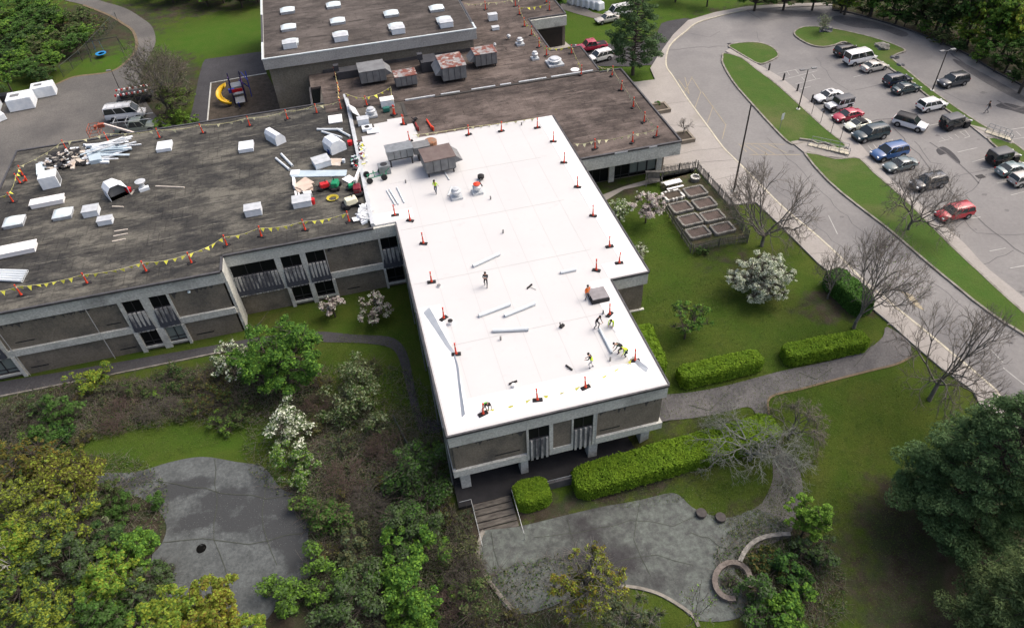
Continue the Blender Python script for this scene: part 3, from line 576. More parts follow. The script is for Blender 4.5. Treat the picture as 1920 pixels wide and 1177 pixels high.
# facades ------------------------------------------------
def facade(Y, x0, x1, bays, lower, ground, joints, fasc=1.45, end_cols=()):
    """south facing wall at y=Y; bays = [(xa, xb, [(wa, wb), ...])] window bays with fluted spandrels"""
    d = .25; g = []; conc = []
    conc.append((x0, x1, Y, Y+.3, ZR-fasc, ZR-.07))
    xs = x0
    for (a, b, wins) in bays+[(x1, x1, [])]:
        if a-xs > .3:
            conc.append((xs, a, Y+.02, Y+.3, 2.82, 3.62))
        xs = b
    for a, b, wins in bays:
        e = [a]+[v for w_ in wins for v in w_]+[b]
        for k in range(0, len(e), 2):
            if e[k+1]-e[k] > .05: conc.append((e[k], e[k+1], Y+.03, Y+.35, 2.8, ZR-fasc))
    B('concrete_fascia', conc, M_CONC)
    for a, b, wins in bays:
        for wa, wb in wins:
            f = B('window', [(wa, wb, Y+.17, Y+.21, 5.5, ZR-fasc-.02)], M_GLASS)
            mm = MB()
            n = 3 if wb-wa > 3 else 2
            for k in range(1, n): mm.b2(wa+(wb-wa)*k/n-.03, wa+(wb-wa)*k/n+.03, Y+.12, Y+.165, 5.5, ZR-fasc-.02)
            mm.b2(wa, wb, Y+.1, Y+.165, 5.46, 5.54); mm.build('frame', M_DARK, f)
            mf = MB(); nfl = max(4, int((wb-wa)/.36)); st = (wb-wa)/nfl
            for k in range(nfl):
                mf.box((wa+k*st+st*.5, Y+.07, 4.1), (st*(.8 if lower else .45), .26, 2.64), taper=(.8, 1))
            mf.b2(wa, wb, Y+.12, Y+.24, 2.79, 5.43, mi=1)
            if lower:
                for k in range(nfl+1):
                    xk = wa+k*st; zt_ = 3.9+1.0*abs(math.sin(k*1.7+wa))+.3; mf.add([(xk-st*.45, Y-.065, 3.0), (xk+st*.45, Y-.065, 3.0), (xk+st*.08, Y-.064, zt_), (xk-st*.08, Y-.064, zt_)], [(0, 1, 2, 3)], 2)
                mf.add([(wa-.1, Y-.066, 2.95), (wb+.1, Y-.066, 2.95), (wb+.1, Y-.066, 3.55), (wa-.1, Y-.066, 3.55)], [(0, 1, 2, 3)], 2)
            mf.build('fluted_spandrel', [M_CONCV, mat('sooty_concrete', (.12, .122, .13), .9, (.30, .30, .29), .5, mix=(.42, .58), stretch=(1.2, 1.2, .6)), mat('spandrel_soot', (.055, .060, .075), .95, (.11, .115, .125), 1.6, mix=(.5, .75))], SCH)
    B('wall_joint', [(j-.035, j+.035, Y-.004, Y+.02, ground, ZR-.08) for j in joints], mat('pale_joint', (.42, .42, .40), .8))
facade(35.0, XL, X1, [(8.37, 10.6, [(8.52, 10.28)]), (12.2, 14.35, [(12.36, 14.08)])], False, 2.9, [8.35, 14.37])
B('brick_panel', [(10.62, 12.18, 35.1, 35.2, 3.63, ZR-1.46)], M_PANEL)
facade(61.25, -41.7, XM, [(-40.6, -38.05, [(-40.3, -38.5)]), (-26.4, -21.55, [(-26.0, -24.27), (-23.45, -21.77)])], True, 0, [-29.3, -37.6])
facade(63.8, XM+.25, XL-.02, [(-15.75, -5.95, [(-15.65, -11.12), (-10.5, -8.5), (-7.9, -6.0)]), (-.1, 1.95, [(.02, 1.8)])], True, 0, [-5.9, -.15], fasc=1.5)
facade(48.7, X1+.3, X2, [], False, 2.9, [])
# soffit band and return fascias
B('concrete_fascia', [(XL-.02, XL+.28, 35.3, 63.75, ZR-1.45, ZR-.07), (XL-.01, XL+.28, 35.3, 63.75, 2.82, 3.62), (X1-.28, X1, 35.3, 48.7, ZR-1.45, ZR-.07), (X1-.28, X1-.01, 35.3, 48.7, 2.82, 3.62), (X2-.28, X2, 49.0, 69.6, ZR-1.45, ZR-.07),
   (XM-.02, XM+.24, 61.55, 63.8, 2.82, 3.62), (XM-.05, XM+.25, 61.3, 64.0, ZR-1.45, ZR-.07), (XM-.03, XM+.24, 61.5, 64.0, 3.62, ZR-1.45), (XM-.03, XM+.24, 61.5, 64.0, -.3, 2.82), (-41.7, -41.4, 61.55, 93.4, ZR-1.45, ZR-.07)], M_CONC)
B('brick_wall', [(XL+.05, XL+.3, 35.4, 63.7, 3.62, 7.05), (XL+.1, XL+.4, 41.6, 63.7, -.5, 2.82)], M_PANEL)
# left wall downpipes and ledge
for y in (36.2, 43, 50, 57): MB().tube((XL-.16, y, .2), (XL-.16, y, 8.3), .07).build('downpipe', M_GALV, SCH)
# lower storey openings of the wings
def lowwin(a, b, Y, m=M_GLASS, blind=None):
    f = B('window', [(a, b, Y+.2, Y+.24, .85, 2.76)], m)
    mm = MB(); mm.b2(a, b, Y+.08, Y+.26, .72, .84); mm.b2(a, b, Y+.12, Y+.19, 1.25, 1.32); mm.b2((a+b)/2-.04, (a+b)/2+.04, Y+.12, Y+.19, .84, 2.76); mm.build('frame', M_DARK, f)
    B('window_sill', [(a-.1, b+.1, Y-.02, Y+.28, .45, .72)], M_CONC)
for a, b, m in ((-25.9, -24.18, M_GLASS), (-23.38, -21.7, M_GLASSL), (-40.4, -38.2, M_GLASSL)): lowwin(a, b, 61.1+.14, m)
for a, b in ((-10.35, -8.44), (-7.87, -5.95), (.02, 1.85)): lowwin(a, b, 63.65+.14)
B('concrete_pier', [(-26.4, -25.95, 61.2, 61.52, -.3, 2.8), (-24.15, -23.42, 61.2, 61.52, -.3, 2.8), (-21.68, -21.4, 61.2, 61.52, -.3, 2.8), (-38.15, -37.8, 61.2, 61.52, -.3, 2.8), (-8.42, -7.9, 63.75, 64.07, -.3, 2.8), (-10.75, -10.38, 63.75, 64.07, -.3, 2.8), (-5.93, -5.6, 63.75, 64.07, -.3, 2.8), (-.25, .0, 63.75, 64.07, -.3, 2.8)], M_CONC)
# slot vents, soot under the fascia
B('wall_vent', [(-37.0, -35.2, 61.48, 61.499, 4.35, 4.45), (-28.4, -27.0, 61.48, 61.499, 4.35, 4.45), (-37.2, -35.5, 61.48, 61.499, .75, .88), (-28.5, -26.9, 61.48, 61.499, .75, .88), (-20.8, -19.0, 61.48, 61.499, .75, .88), (-4.6, -3.2, 64.03, 64.049, .75, .88), (5.6, 7.8, 35.23, 35.249, 4.2, 4.32), (14.8, 16.6, 35.23, 35.249, 4.2, 4.32)], M_BLK)
rs = random.Random(5); mb = MB()
for (x0, x1, Y, top, dens) in ((-37.5, -26.6, 61.485, 7.04, 60), (-21.3, -16.3, 61.485, 7.04, 24), (-5.7, -.5, 64.035, 7.0, 12), (2.4, 8.2, 35.235, 7.04, 40), (14.6, 20.1, 35.235, 7.04, 36)):
    for _ in range(dens):
        x = rs.uniform(x0, x1); l_ = rs.uniform(.1, .6)*(1.0 if rs.random() > .2 else 1.8); w_ = rs.uniform(.08, .5)
        mb.add([(x-w_, Y+rs.random()*.003, top), (x+w_, Y+rs.random()*.003, top), (x+rs.uniform(-.1, .1), Y, top-l_)], [(0, 2, 1)])
mb.build('soot_streaks', mat('soot', (.075, .072, .068), .95), SCH)
# wall lamps
for x, y in ((-19.6, 61.35), (-5.4, 63.9)):
    mb = MB(); mb.lathe((x, y, 6.6), [(.12, 0), (.17, .08), (.12, .22)], 12); mb.build('wall_lamp', M_DOME if x < -10 else M_BLK, SCH)
# undercroft: floor, columns, low wall with rail
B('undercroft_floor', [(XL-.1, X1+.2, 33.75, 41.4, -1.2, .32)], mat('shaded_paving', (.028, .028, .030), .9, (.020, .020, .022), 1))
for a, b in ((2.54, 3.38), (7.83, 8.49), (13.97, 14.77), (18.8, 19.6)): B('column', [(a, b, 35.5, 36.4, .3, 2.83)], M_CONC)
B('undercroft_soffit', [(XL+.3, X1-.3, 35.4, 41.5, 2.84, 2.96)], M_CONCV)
B('parapet_wall', [(7.0, X1+.1, 33.5, 33.72, -.6, .95), (X1+.1, X1+.3, 33.5, 35.0, -.2, .95)], mat('dark_wall', (.06, .062, .068), .9, (.10, .10, .105), 1.2))
mb = MB(); mb.path([(6.98, 33.62, 1.2), (X1+.25, 33.62, 1.2), (X1+.25, 35.0, 1.2)], .03)
for k in range(9): x = 7.0+k*1.68; mb.tube((x, 33.62, .9), (x, 33.62, 1.2), .025)
mb.path([(3.0, 33.7, 1.25), (3.0, 29.5, -.1+.95), (3.0, 29.5, -.2)], .03); mb.path([(6.5, 33.7, 1.2), (6.5, 29.7, .8), (6.5, 29.6, -.3)], .03); mb.tube((2.0, 33.7, 1.2), (3.0, 33.7, 1.2), .03)
mb.build('handrail', M_GALV, SCH)
# stair
mb = MB()
for k in range(7): mb.box((4.75, 33.45-k*.56, .22-k*.1-.35), (3.3, .52, .9-k*.02), rz=rs.uniform(-.01, .01))
mb.build('timber_steps', mat('worn_timber_steps', (.13, .12, .105), .95, (.055, .05, .045), 2.2, stretch=(.4, 2, 1), bump=.3, fine=5), SCH)
# right block: recessed wall with glazing and columns
B('concrete_fascia', [(X2+.16, 37.05, 69.65, 69.95, ZR-1.72, ZR-.07), (36.75, 37.04, 69.95, 89.85, ZR-1.72, ZR-.07), (X2+.3, 36.75, 69.95, 71.4, ZR-1.7, ZR-1.6), (34.05, 36.7, 89.5, 89.8, ZR-1.72, ZR-.07)], M_CONC)
B('wall_joint', [(27.6, 27.67, 69.64, 69.66, ZR-1.72, ZR-.08), (31.5, 31.57, 69.64, 69.66, ZR-1.72, ZR-.08)], MATS['pale_joint'])
B('column', [(28.7, 29.4, 71.2, 71.8, 3.0, 6.9), (34.9, 35.6, 71.2, 71.8, 3.0, 6.9)], M_CONC)
g = B('window', [(24.6, 28.7, 71.45, 71.5, 3.7, 6.8)], M_GLASS); B('frame', [(x-.04, x+.04, 71.38, 71.44, 3.7, 6.8) for x in (25.6, 26.6, 27.6)], M_DARK, par=g)
g = B('window', [(29.4, 34.9, 71.45, 71.5, 3.75, 6.8)], M_GLASS); B('frame', [(x-.05, x+.05, 71.38, 71.44, 3.7, 6.8) for x in (30.3, 31.4, 32.5, 33.7)]+[(29.4, 34.9, 71.37, 71.445, 4.1, 4.18)], M_DARK, par=g)
B('window', [(31.5, 33.6, 71.44, 71.448, 4.2, 6.6), (33.8, 34.8, 71.44, 71.448, 4.2, 6.6)], M_GLASSL)
B('window', [(36.0, 36.05, 73, 88, 3.9, 6.8)], M_GLASS)
# delivery bay wall
B('concrete_fascia', [(29.6, 35.75, 110.4, 110.72, ZR-1.6, ZR-.07), (29.35, 29.62, 98.7, 110.4, ZR-1.2, ZR-.07), (34.0, 34.15, 90.3, 98.55, ZR-1.2, ZR-.07), (29.6, 34.0, 98.35, 98.6, ZR-1.2, ZR-.07)], M_CONC)
B('roller_door', [(31.2, 35.1, 110.55, 110.68, 3.5, 6.6)], mat('dark_brown_door', (.03, .024, .022), .6, (.02, .017, .016), 1))
B('door', [(30.2, 31.0, 110.55, 110.66, 3.5, 5.7)], mat('dark_door', (.03, .03, .03), .5))
B('door_frame', [(30.08, 30.18, 110.45, 110.7, 3.5, 5.8), (31.02, 31.12, 110.45, 110.7, 3.5, 5.8), (30.08, 31.12, 110.45, 110.7, 5.8, 5.9)], M_YEL)
# tall hall
ZT = 11.8; tx0, tx1, ty0, ty1 = -10.62, 19.5, 102.2, 140.0
B('hall_wall', [(tx0+.5, tx1-.45, ty0+.45, ty1, -1, ZT-.2)], mat('hall_block_wall', (.20, .182, .142), .95, (.155, .142, .112), .5, col3=(.23, .21, .175), s3=.25, fine=5, bump=.1))
B('wall_joint', [(x, x+.06, ty0+.44, ty0+.46, 0, ZT-1.5) for x in (-4.6, -9, 3.5, 11)], mat('hall_joint', (.17, .16, .14), .9))
B('hall_fascia', [(tx0, tx1, ty0, ty0+.4, ZT-1.45, ZT), (tx0, tx0+.4, ty0+.4, ty1, ZT-1.45, ZT), (tx1-.4, tx1, ty0+.4, ty1, ZT-1.45, ZT)], mat('hall_fascia', (.40, .40, .38), .85, (.33, .33, .315), .5, fine=5))
B('hall_soffit', [(tx0+.4, tx1-.4, ty0+.4, ty0+.45, ZT-1.45, ZT-1.2)], M_DARK)
sheet('hall_roof', [rect(tx0+.3, tx1-.3, ty0+.3, ty1)], ZT+.02, roof_mat('weathered_roof_hall', (.115, .102, .094), (.080, .071, .065), (.048, .043, .040), (1.5, 3.0), .88, .04), th=.3)
B('hall_flashing', [(tx0-.05, tx1+.05, ty0-.05, ty0+.2, ZT, ZT+.14), (tx0-.05, tx0+.2, ty0+.2, 108, ZT, ZT+.14), (tx0-.05, tx0+.2, 118.5, 126, ZT, ZT+.14), (tx1-.2, tx1+.05, ty0+.2, 104.5, ZT, ZT+.14)], mat('aqua_white_flashing', (.60, .66, .67), .4, (.5, .57, .58), 1))
B('hall_flashing', [(tx0-.05, tx0+.2, 108, 118.5, ZT, ZT+.12), (tx1-.2, tx1+.05, 104.5, ty1, ZT, ZT+.12)], M_METALD)
B('base_flashing', [(XL-5, tx1-.5, ty0+.2, ty0+.43, ZR+.05, ZR+.5)], M_METALD)
B('service_door', [(6.6, 8.2, 110, 110.1, 4, 5)], M_DARK) if False else None
# retaining wall on the playground side and stair pit
B('retaining_wall', [(-8.1, -7.9, 93.6, 102.0, -.5, 4.2), (-5.3, -5.1, 93.6, 101.5, -.5, 7.2)], M_WOOD)
# ------------------------------------------------------------------ roof equipment
def at(px, py, z=ZR+.1): return Vector(Z(px, py, z))
def ang(a, b, z=ZR+.1):
    p, q = at(*a, z), at(*b, z); return math.atan2(q.y-p.y, q.x-p.x)
def skylight(label, px, py, sx, sy, rz, z, curb=.28, group='domed skylights'):
    p = at(px, py, z); t = empty('skylight', p, rz, label, 'skylight', group)
    mb = MB(); mb.box((0, 0, curb/2), (sx, sy, curb)); mb.build('curb', M_METALL, t)
    mb = MB(); mb.box((0, 0, curb+.05), (sx+.12, sy+.12, .1)); mb.build('frame', M_METALL, t)
    mb = MB(); n = 8; vs = []; fs = []
    for i in range(n+1):
        for j in range(n+1):
            u_, v_ = i/n*2-1, j/n*2-1; zz = .34*(1-u_**2)**.5*(1-v_**2)**.5 if abs(u_) < 1 and abs(v_) < 1 else 0
            vs.append((u_*sx/2, v_*sy/2, curb+.1+zz))
    for i in range(n):
        for j in range(n): a = i*(n+1)+j; fs.append((a, a+n+1, a+n+2, a+1))
    mb.add(vs, fs); mb.build('dome', M_DOME, t, smooth=True)
    return t
hall = [(626, 10), (540, 20), (734, 26), (819, 16), (542, 52), (634, 40), (743, 50), (833, 38), (546, 80), (639, 66), (540, -10), (720, -8)]
hl = ['far row, second from the left', 'far row, leftmost', 'far row, third from the left', 'far row, rightmost', 'middle row, leftmost', 'middle row, second from the left', 'front row, third from the left', 'front row, rightmost', 'front row, leftmost', 'front row, second from the left']
for (px, py), s in zip(hall, hl): skylight('pale domed skylight on the tall hall roof, '+s, px, py+3, 2.1, 1.7, 0, ZT+.02)
def rbox(name, label, cat, px, py, d, m, rz=0, z=ZR+.02, group=None, bevel=.03, extra=None, tilt=(0, 0), top=None):
    p = at(px, py, z); t = empty(name, p, rz, label, cat, group)
    mb = MB(); mb.box((0, 0, d[2]/2+.04), d, rx=tilt[0], ry=tilt[1]); mb.build('housing', m, t, bevel=bevel)
    if top: mb = MB(); mb.box((0, 0, d[2]+.07), (d[0]*1.06, d[1]*1.06, .08)); mb.build('lid', top, t, bevel=.02)
    else:
        mb = MB(); mb.box((0, 0, .02), (d[0]*.9, d[1]*.9, .04)); mb.build('base', M_METALL, t)
    return t
for (px, py), s in zip([(545, 89), (640, 76), (747, 62), (837, 50)], ['leftmost', 'second from the left', 'third from the left', 'rightmost']):
    rbox('roof_hatch_box', 'white metal box against the front of a hall skylight, '+s, 'roof box', px, py, (1.9, 1.3, .75), M_WRAP, z=ZT+.02, group='boxes in front of the hall skylights', top=M_METALL)
# left wing items ------------------------------------------------
for px, py, sx, sy, la in ((120, 404, 1.9, 1.7, 'low domed skylight on the left wing between the long white box and two others'), (29, 419, 2.0, 1.7, 'low domed skylight near the left edge of the left wing')):
    skylight(la, px, py, sx, sy, .02, ZR+.02, group='skylights on the left wing')
rb = [('small square skylight box, upper of the two beside the low dome', 174, 401, (1.6, 1.4, .7), M_WRAP, 0), ('smallest white roof box below the square skylight box', 200, 418, (1.5, 1.0, .55), M_WRAP, 0), ('white skylight box alone above the flagged line on the left wing', 477, 400, (1.75, 1.3, .8), M_WRAP, 0),
      ('white skylight box below the stacked plywood sheets', 568, 383, (2.0, 1.5, .7), M_WRAP, 0), ('flat white box near the back edge under an orange post', 310, 278, (1.75, 2.0, .45), M_WRAP, -.02), ('white box with a dented side in the middle of the left wing', 463, 279, (1.75, 2.0, .5), M_WRAP, -.02),
      ('thin square white lid beside the raised divider', 629, 225, (1.75, 2.0, .16), M_WHITE2, -.02), ('white wrapped carton beside the flat cardboard sheet', 604, 309, (1.9, 1.7, .7), M_WRAP, .25), ('long low white box nearer the flagged line', 35, 472, (3.6, 1.5, .5), M_WHITE2, .05), ('long low white box behind the domed skylight', 92, 382, (3.4, 1.2, .5), M_WHITE2, .05)]
for la, px, py, d, m, rz in rb: rbox('roof_box', la, 'roof box', px, py, d, m, rz, group='white boxes on the left wing', top=M_WHITE2 if d[2] > .3 and d[2] < .6 and d[0] > 3 else (M_METALL if d[2] > .52 else None))
def hood(la, px, py, s, rz, tilt=0, open_=False):
    p = at(px, py, ZR+.02); t = empty('vent_hood', p, rz, la, 'vent hood', 'removed white vent hoods on the left wing')
    mb = MB(); a, b, c = s
    prof = [(-a/2, 0), (a/2, 0), (a/2, c*.55), (a*.15, c), (-a*.3, c), (-a/2, c*.7)]
    vs = [(x, -b/2, z) for x, z in prof]+[(x, b/2, z) for x, z in prof]; n = len(prof)
    fs = [(k, (k+1) % n, n+(k+1) % n, n+k) for k in range(n)]
    if not open_: fs += [tuple(range(n-1, -1, -1))]
    fs += [tuple(range(n, 2*n))]
    mb.add(vs, fs); o = mb.build('hood', M_WRAP, t); sm = o.modifiers.new('s', 'SOLIDIFY'); sm.thickness = .05
    mb = MB(); mb.box((0, -b*.15 if open_ else b/2+.01, c*.45), (a*.8, .04, c*.7)); mb.build('mesh_screen', M_HVAC, t)
    return t
rbox('vent_hood', 'tall white box hood with a meshed side near the left end of the roof', 'vent hood', 99, 347, (1.9, 1.7, 1.5), M_WRAP, .1, group='removed white vent hoods on the left wing')
mb = MB(); mb.box((.97, 0, .8), (.04, 1.2, 1.1)); mb.build('mesh_screen', M_HVAC, [o for o in bpy.data.objects if o.get('label', '').startswith('tall white box hood')][0])
hood('white vent hood lying open towards the camera', 221, 365, (2.1, 1.8, 1.6), .5, open_=True)
hood('angular white vent hood standing on edge in the back middle', 518, 264, (1.3, 2.4, 1.3), .55)
hood('angular white vent hood on a blue tarp near the divider', 629, 280, (2.0, 1.9, 1.5), .45)
# exhaust vents
def mushroom(la, px, py, r, hh, z=ZR+.06, base=True, cap=None):
    p = at(px, py, z); t = empty('exhaust_vent', p, .03, la, 'roof vent', 'metal roof vents')
    if base: mb = MB(); mb.box((0, 0, .12), (r*2.3, r*2.3, .24)); mb.build('curb', M_METALL, t)
    mb = MB(); mb.lathe((0, 0, .2), [(r*.6, 0), (r*.62, hh*.35), (r*.95, hh*.42), (r, hh*.7), (r*.75, hh*.8), (r*.7, hh), (.02, hh*1.05)], 20); mb.build('stack', M_METALL, t, smooth=False)
    if cap: mb = MB(); mb.lathe((0, 0, .2+hh*.95), [(r*.75, 0), (r*.8, .1), (.02, .28)], 16); mb.build('cap', cap, t)
mushroom('white vent on a dark curb beside the walking worker on the white roof', 856, 370, .55, 1.0, ZR+.1)
mushroom('white vent with an orange cover, right of the other vent on the white roof', 895, 361, .5, .9, ZR+.1, cap=M_RED)
mushroom('round stepped vent by the flags in the centre roof', 697, 217, .62, .9)
mushroom('small pale ball topped vent, middle of the north roof', 954, 74, .3, .5, base=False)
mushroom('stepped white vent near the flagged edge of the north roof', 975, 84, .5, .8)
mushroom('vent with a square white curb and round top behind the widest one', 1003, 111, .45, .9)
mushroom('widest round vent near the north roof edge', 1040, 120, .95, .7)
mushroom('little ball vent beside the rightmost rusty unit', 928, 90, .22, .5, base=False)
for la, px, py, d, top in (('white box vent beside the orange posts on the centre roof', 682, 233, (1.4, 1.0, .8), M_METALL), ('square white curb with a round black hole on the centre roof', 689, 243, (1.3, 1.1, .35), None), ('white box vent with a green tarp below it on the centre roof', 727, 198, (1.7, 1.1, .9), M_WHITE2), ('larger white box vent near the hall corner', 924, 38, (1.4, 1.0, .9), M_METALL), ('smaller white box vent in front of the larger one near the hall corner', 929, 56, (1.1, .8, .4), M_METALL)):
    t = rbox('box_vent', la, 'box vent', px, py, d, M_WRAP, z=ZR+.06, group='white box vents', top=top)
    if 'hole' in la: mb = MB(); mb.lathe((0, 0, .38), [(.34, 0), (.34, .03), (.25, .03), (.22, .02)], 16); mb.build('opening', M_BLK, t)
p = at(683, 132); 
mb = MB(); mb.lathe((0, 0, 0), [(.6, 0), (.6, .04), (.02, .06)], 20); tag(mb.build('vent_cover', M_WHITE2, loc=at(1078, 131, ZR+.07)), 'flat round white cover near the corner of the north roof', 'vent cover')
# rusty HVAC units
def hvac(la, px, py, d, rz=0, top=M_RUST, hoodside=1, z=ZR+.06, m=M_HVAC, legs=.45, group='rusty air handling units'):
    p = at(px, py, z); t = empty('air_handling_unit', p, rz, la, 'air unit', group)
    mb = MB(); mb.box((0, 0, legs+d[2]/2), d); mb.build('housing', m, t, bevel=.03)
    mb = MB()
    for k in range(1, 4): mb.box((-d[0]/2+d[0]*k/4, -d[1]/2-.015, legs+d[2]/2), (.05, .03, d[2]*.96))
    mb.build('panel_seams', M_DARK, t)
    mb = MB(); mb.box((0, 0, legs+d[2]+.04), (d[0]*1.05, d[1]*1.05, .09)); mb.build('roof_sheet', top, t)
    mb = MB()
    for i in (-1, 1):
        for j in (-1, 1): mb.box((i*d[0]*.42, j*d[1]*.42, legs/2), (.15, .15, legs))
    mb.box((0, -d[1]*.42, legs-.08), (d[0]*.95, .14, .16)); mb.box((0, d[1]*.42, legs-.08), (d[0]*.95, .14, .16)); mb.build('frame_legs', M_DARK, t)
    if hoodside:
        mb = MB(); x = hoodside*d[0]/2; w_ = d[1]*.42; L = hoodside*.9
        mb.add([(x, -w_, legs+d[2]), (x, w_, legs+d[2]), (x+L, w_, legs+d[2]*.45), (x+L, -w_, legs+d[2]*.45), (x, -w_, legs+d[2]*.35), (x, w_, legs+d[2]*.35)], [(0, 1, 2, 3), (0, 3, 4), (1, 5, 2), (3, 2, 5, 4)])
        mb.build('intake_hood', m, t)
    return t
hvac('large grey air unit with a plain top, left of the row by the hall wall', 700, 151, (3.5, 3.0, 1.6), .02, M_HVAC, 1)
hvac('smaller rust topped air unit in the middle front of the row', 762, 160, (2.9, 2.1, 1.3), .02, M_RUST, 0)
hvac('biggest grey and rust air unit against the hall wall', 848, 143, (3.3, 4.2, 1.8), .02, M_RUST, -1)
hvac('rusty and white topped air unit at the right end of the row', 909, 121, (3.1, 2.5, 1.6), .02, M_RUST, -1)
hvac('brown topped grey air unit with a side hood on the white roof', 823, 317, (3.5, 2.9, 1.5), .08, M_BRN, 1, ZR+.1, M_HVAC, .6, group='air units on the white roof')
# grey unit on legs with rusted duct
t = hvac('galvanised air unit on tall legs, left of the brown topped one', 752, 304, (3.0, 1.7, 1.0), .05, M_GALV, 0, ZR+.1, M_GALV, 1.0, group='air units on the white roof')
mb = MB(); mb.box((2.6, .1, 1.35), (2.0, 1.5, .9)); mb.build('duct', M_HVAC, t, bevel=.03)
mb = MB(); mb.lathe((3.9, .75, 1.2), [(.75, -.5), (.75, .4), (.6, .5)], 14); mb.build('duct_elbow', mat('rust_orange', (.30, .12, .055), .9, (.22, .17, .13), 1.5), t)
mb = MB(); mb.box((2.8, -.2, .5), (1.5, .9, .9)); mb.build('fan_box', M_DARK, t)
# dark ducts by the hall wall
def duct(la, pxs, w_, hh, z=ZR+.06, m=None):
    P = [at(x, y, z) for x, y in pxs]; c = P[0]; t = empty('dark_duct', c, 0, la, 'duct')
    mb = MB()
    for a, b in zip(P, P[1:]):
        d = b-a; mb.box(((a+b)/2-c)+Vector((0, 0, hh/2)), (d.length+.1, w_, hh), rz=math.atan2(d.y, d.x))
    mb.build('duct_run', m or mat('dark_duct', (.035, .038, .045), .5, (.06, .06, .065), 1), t, bevel=.03)
    mb = MB(); mb.box((0, 0, hh+.4), (.7, .7, .8)); mb.build('riser', MATS['dark_duct'], t)
duct('long dark duct running from the hall wall to the left air unit', [(634, 146), (678, 139)], 1.6, 1.1)
duct('dark duct box between the small and the biggest air unit', [(790, 130), (818, 126)], 2.6, 1.5)
# small condenser and the green cart
t = rbox('condenser', 'small grey condenser with a round fan beside the green cart', 'condenser', 722, 324, (1.3, 1.0, 1.1), M_GALV, .1, ZR+.1); mb = MB(); mb.lathe((0, 0, 1.14), [(.4, 0), (.4, .03), (.1, .05)], 16); mb.build('fan', M_DARK, t)
c = at(707, 334); t = empty('green_cart', c, .15, 'green tubular roofing cart with fat black tyres on the white roof', 'cart')
mg = mat('green_paint', (.02, .20, .11), .5)
mb = MB(); mb.path([(-1.0, -.4, .45), (1.1, -.4, .5), (1.1, .45, .5), (-1.0, .45, .45), (-1.0, -.4, .45)], .05); mb.path([(-.3, -.4, .5), (-.3, 0, 1.1), (-.3, .45, .5)], .04); mb.path([(1.1, 0, .5), (1.6, 0, .9)], .04); mb.tube((-1.0, -.7, .35), (-1.0, .7, .35), .04); mb.tube((.7, -.7, .35), (.7, .7, .35), .04); mb.build('frame', mg, t)
for x, y in ((-1.0, -.75), (-1.0, .75), (.7, -.75), (.7, .75)): mb = MB(); mb.tube((x, y-.12, .35), (x, y+.12, .35), .35, n=16); mb.build('wheel', M_BLK, t)
# hatch on the extension
t = empty('roof_hatch', at(1121, 557), .0, 'dark square roof hatch with grey lid beside the worker in orange', 'roof hatch')
mb = MB(); mb.box((0, 0, .2), (1.7, 1.7, .4)); mb.build('curb', M_BLK, t); mb = MB(); mb.box((.02, .02, .46), (1.6, 1.6, .1), rx=-.04); mb.build('lid', mat('hatch_lid', (.19, .18, .185), .45, (.27, .26, .27), 1.2), t, bevel=.02)

# rolls and tubes lying on the roof ------------------------------------------------
def roll(name, la, a, b, r, m, z=ZR+.1, group=None, cat='roll', n=14, core=True):
    p, q = at(*a, z), at(*b, z); c = (p+q)/2; t = MB(); d = (q-p)
    t.tube(-d/2+Vector((0, 0, r)), d/2+Vector((0, 0, r)), r, n=n)
    if core:
        e = d.normalized()*.01
        t.tube(-d/2+Vector((0, 0, r))-e, -d/2+Vector((0, 0, r)), r*.4, n=8, mi=1); t.tube(d/2+Vector((0, 0, r)), d/2+Vector((0, 0, r))+e, r*.4, n=8, mi=1)
    o = t.build(name, [m, M_DARK], smooth=False, loc=c); return tag(o, la, cat, group)
M_ROLL = mat('membrane_roll', (.60, .65, .68), .6, (.50, .55, .58), .8)
g_ = 'membrane rolls lying on the white roof'
for la, a, b, r in (('grey white membrane roll behind the worker standing in the middle', (887, 501), (937, 478), .17), ('membrane roll in the middle, left one of the slanting pair', (898, 594), (957, 572), .17), ('membrane roll in the middle, right one of the slanting pair', (946, 594), (1003, 571), .17), ('horizontal membrane roll in front of the slanting pair', (924, 622), (991, 619), .17), ('short membrane roll near the right edge of the white roof', (1051, 513), (1080, 507), .15), ('thin membrane roll running from the dark clothed worker to the roof edge', (1124, 618), (1147, 663), .12)):
    roll('membrane_roll', la, a, b, r, M_ROLL, group=g_)
for la, a, b in (('leftmost of three thin pale strips below the green cart', (725, 358), (741, 385)), ('middle of three thin pale strips below the green cart', (730, 356), (747, 384)), ('rightmost of three thin pale strips below the green cart', (744, 352), (758, 381)), ('short pale strip in front of the brown topped air unit', (833, 322), (842, 338)), ('short pale strip left of the white vent', (847, 351), (840, 368))):
    roll('metal_strip', la, a, b, .07, M_ROLL, group='thin strips on the white roof', cat='strip')
g_ = 'grey tubes on the left wing'
for la, a, b, r in (('horizontal grey tube near the divider', (595, 245), (643, 245), .16), ('lower slanting grey tube near the divider', (604, 249), (641, 260), .15), ('short slanting grey tube touching the divider', (632, 244), (657, 258), .15), ('left tube of the slanting pair in the middle of the wing', (518, 299), (543, 320), .15), ('right tube of the slanting pair in the middle of the wing', (528, 291), (549, 313), .15)):
    roll('grey_tube', la, a, b, r, M_ROLL, ZR+.02, g_, 'tube')
for k in range(5): roll('grey_tube', 'long grey pipe at the left roof edge, %s from the back' % ORD[k], (-12, 509+k*4.2), (53-k*2.5, 510.5+k*4.6), .16, M_ROLL, ZR+.02, 'five long pipes at the left roof edge', 'pipe')
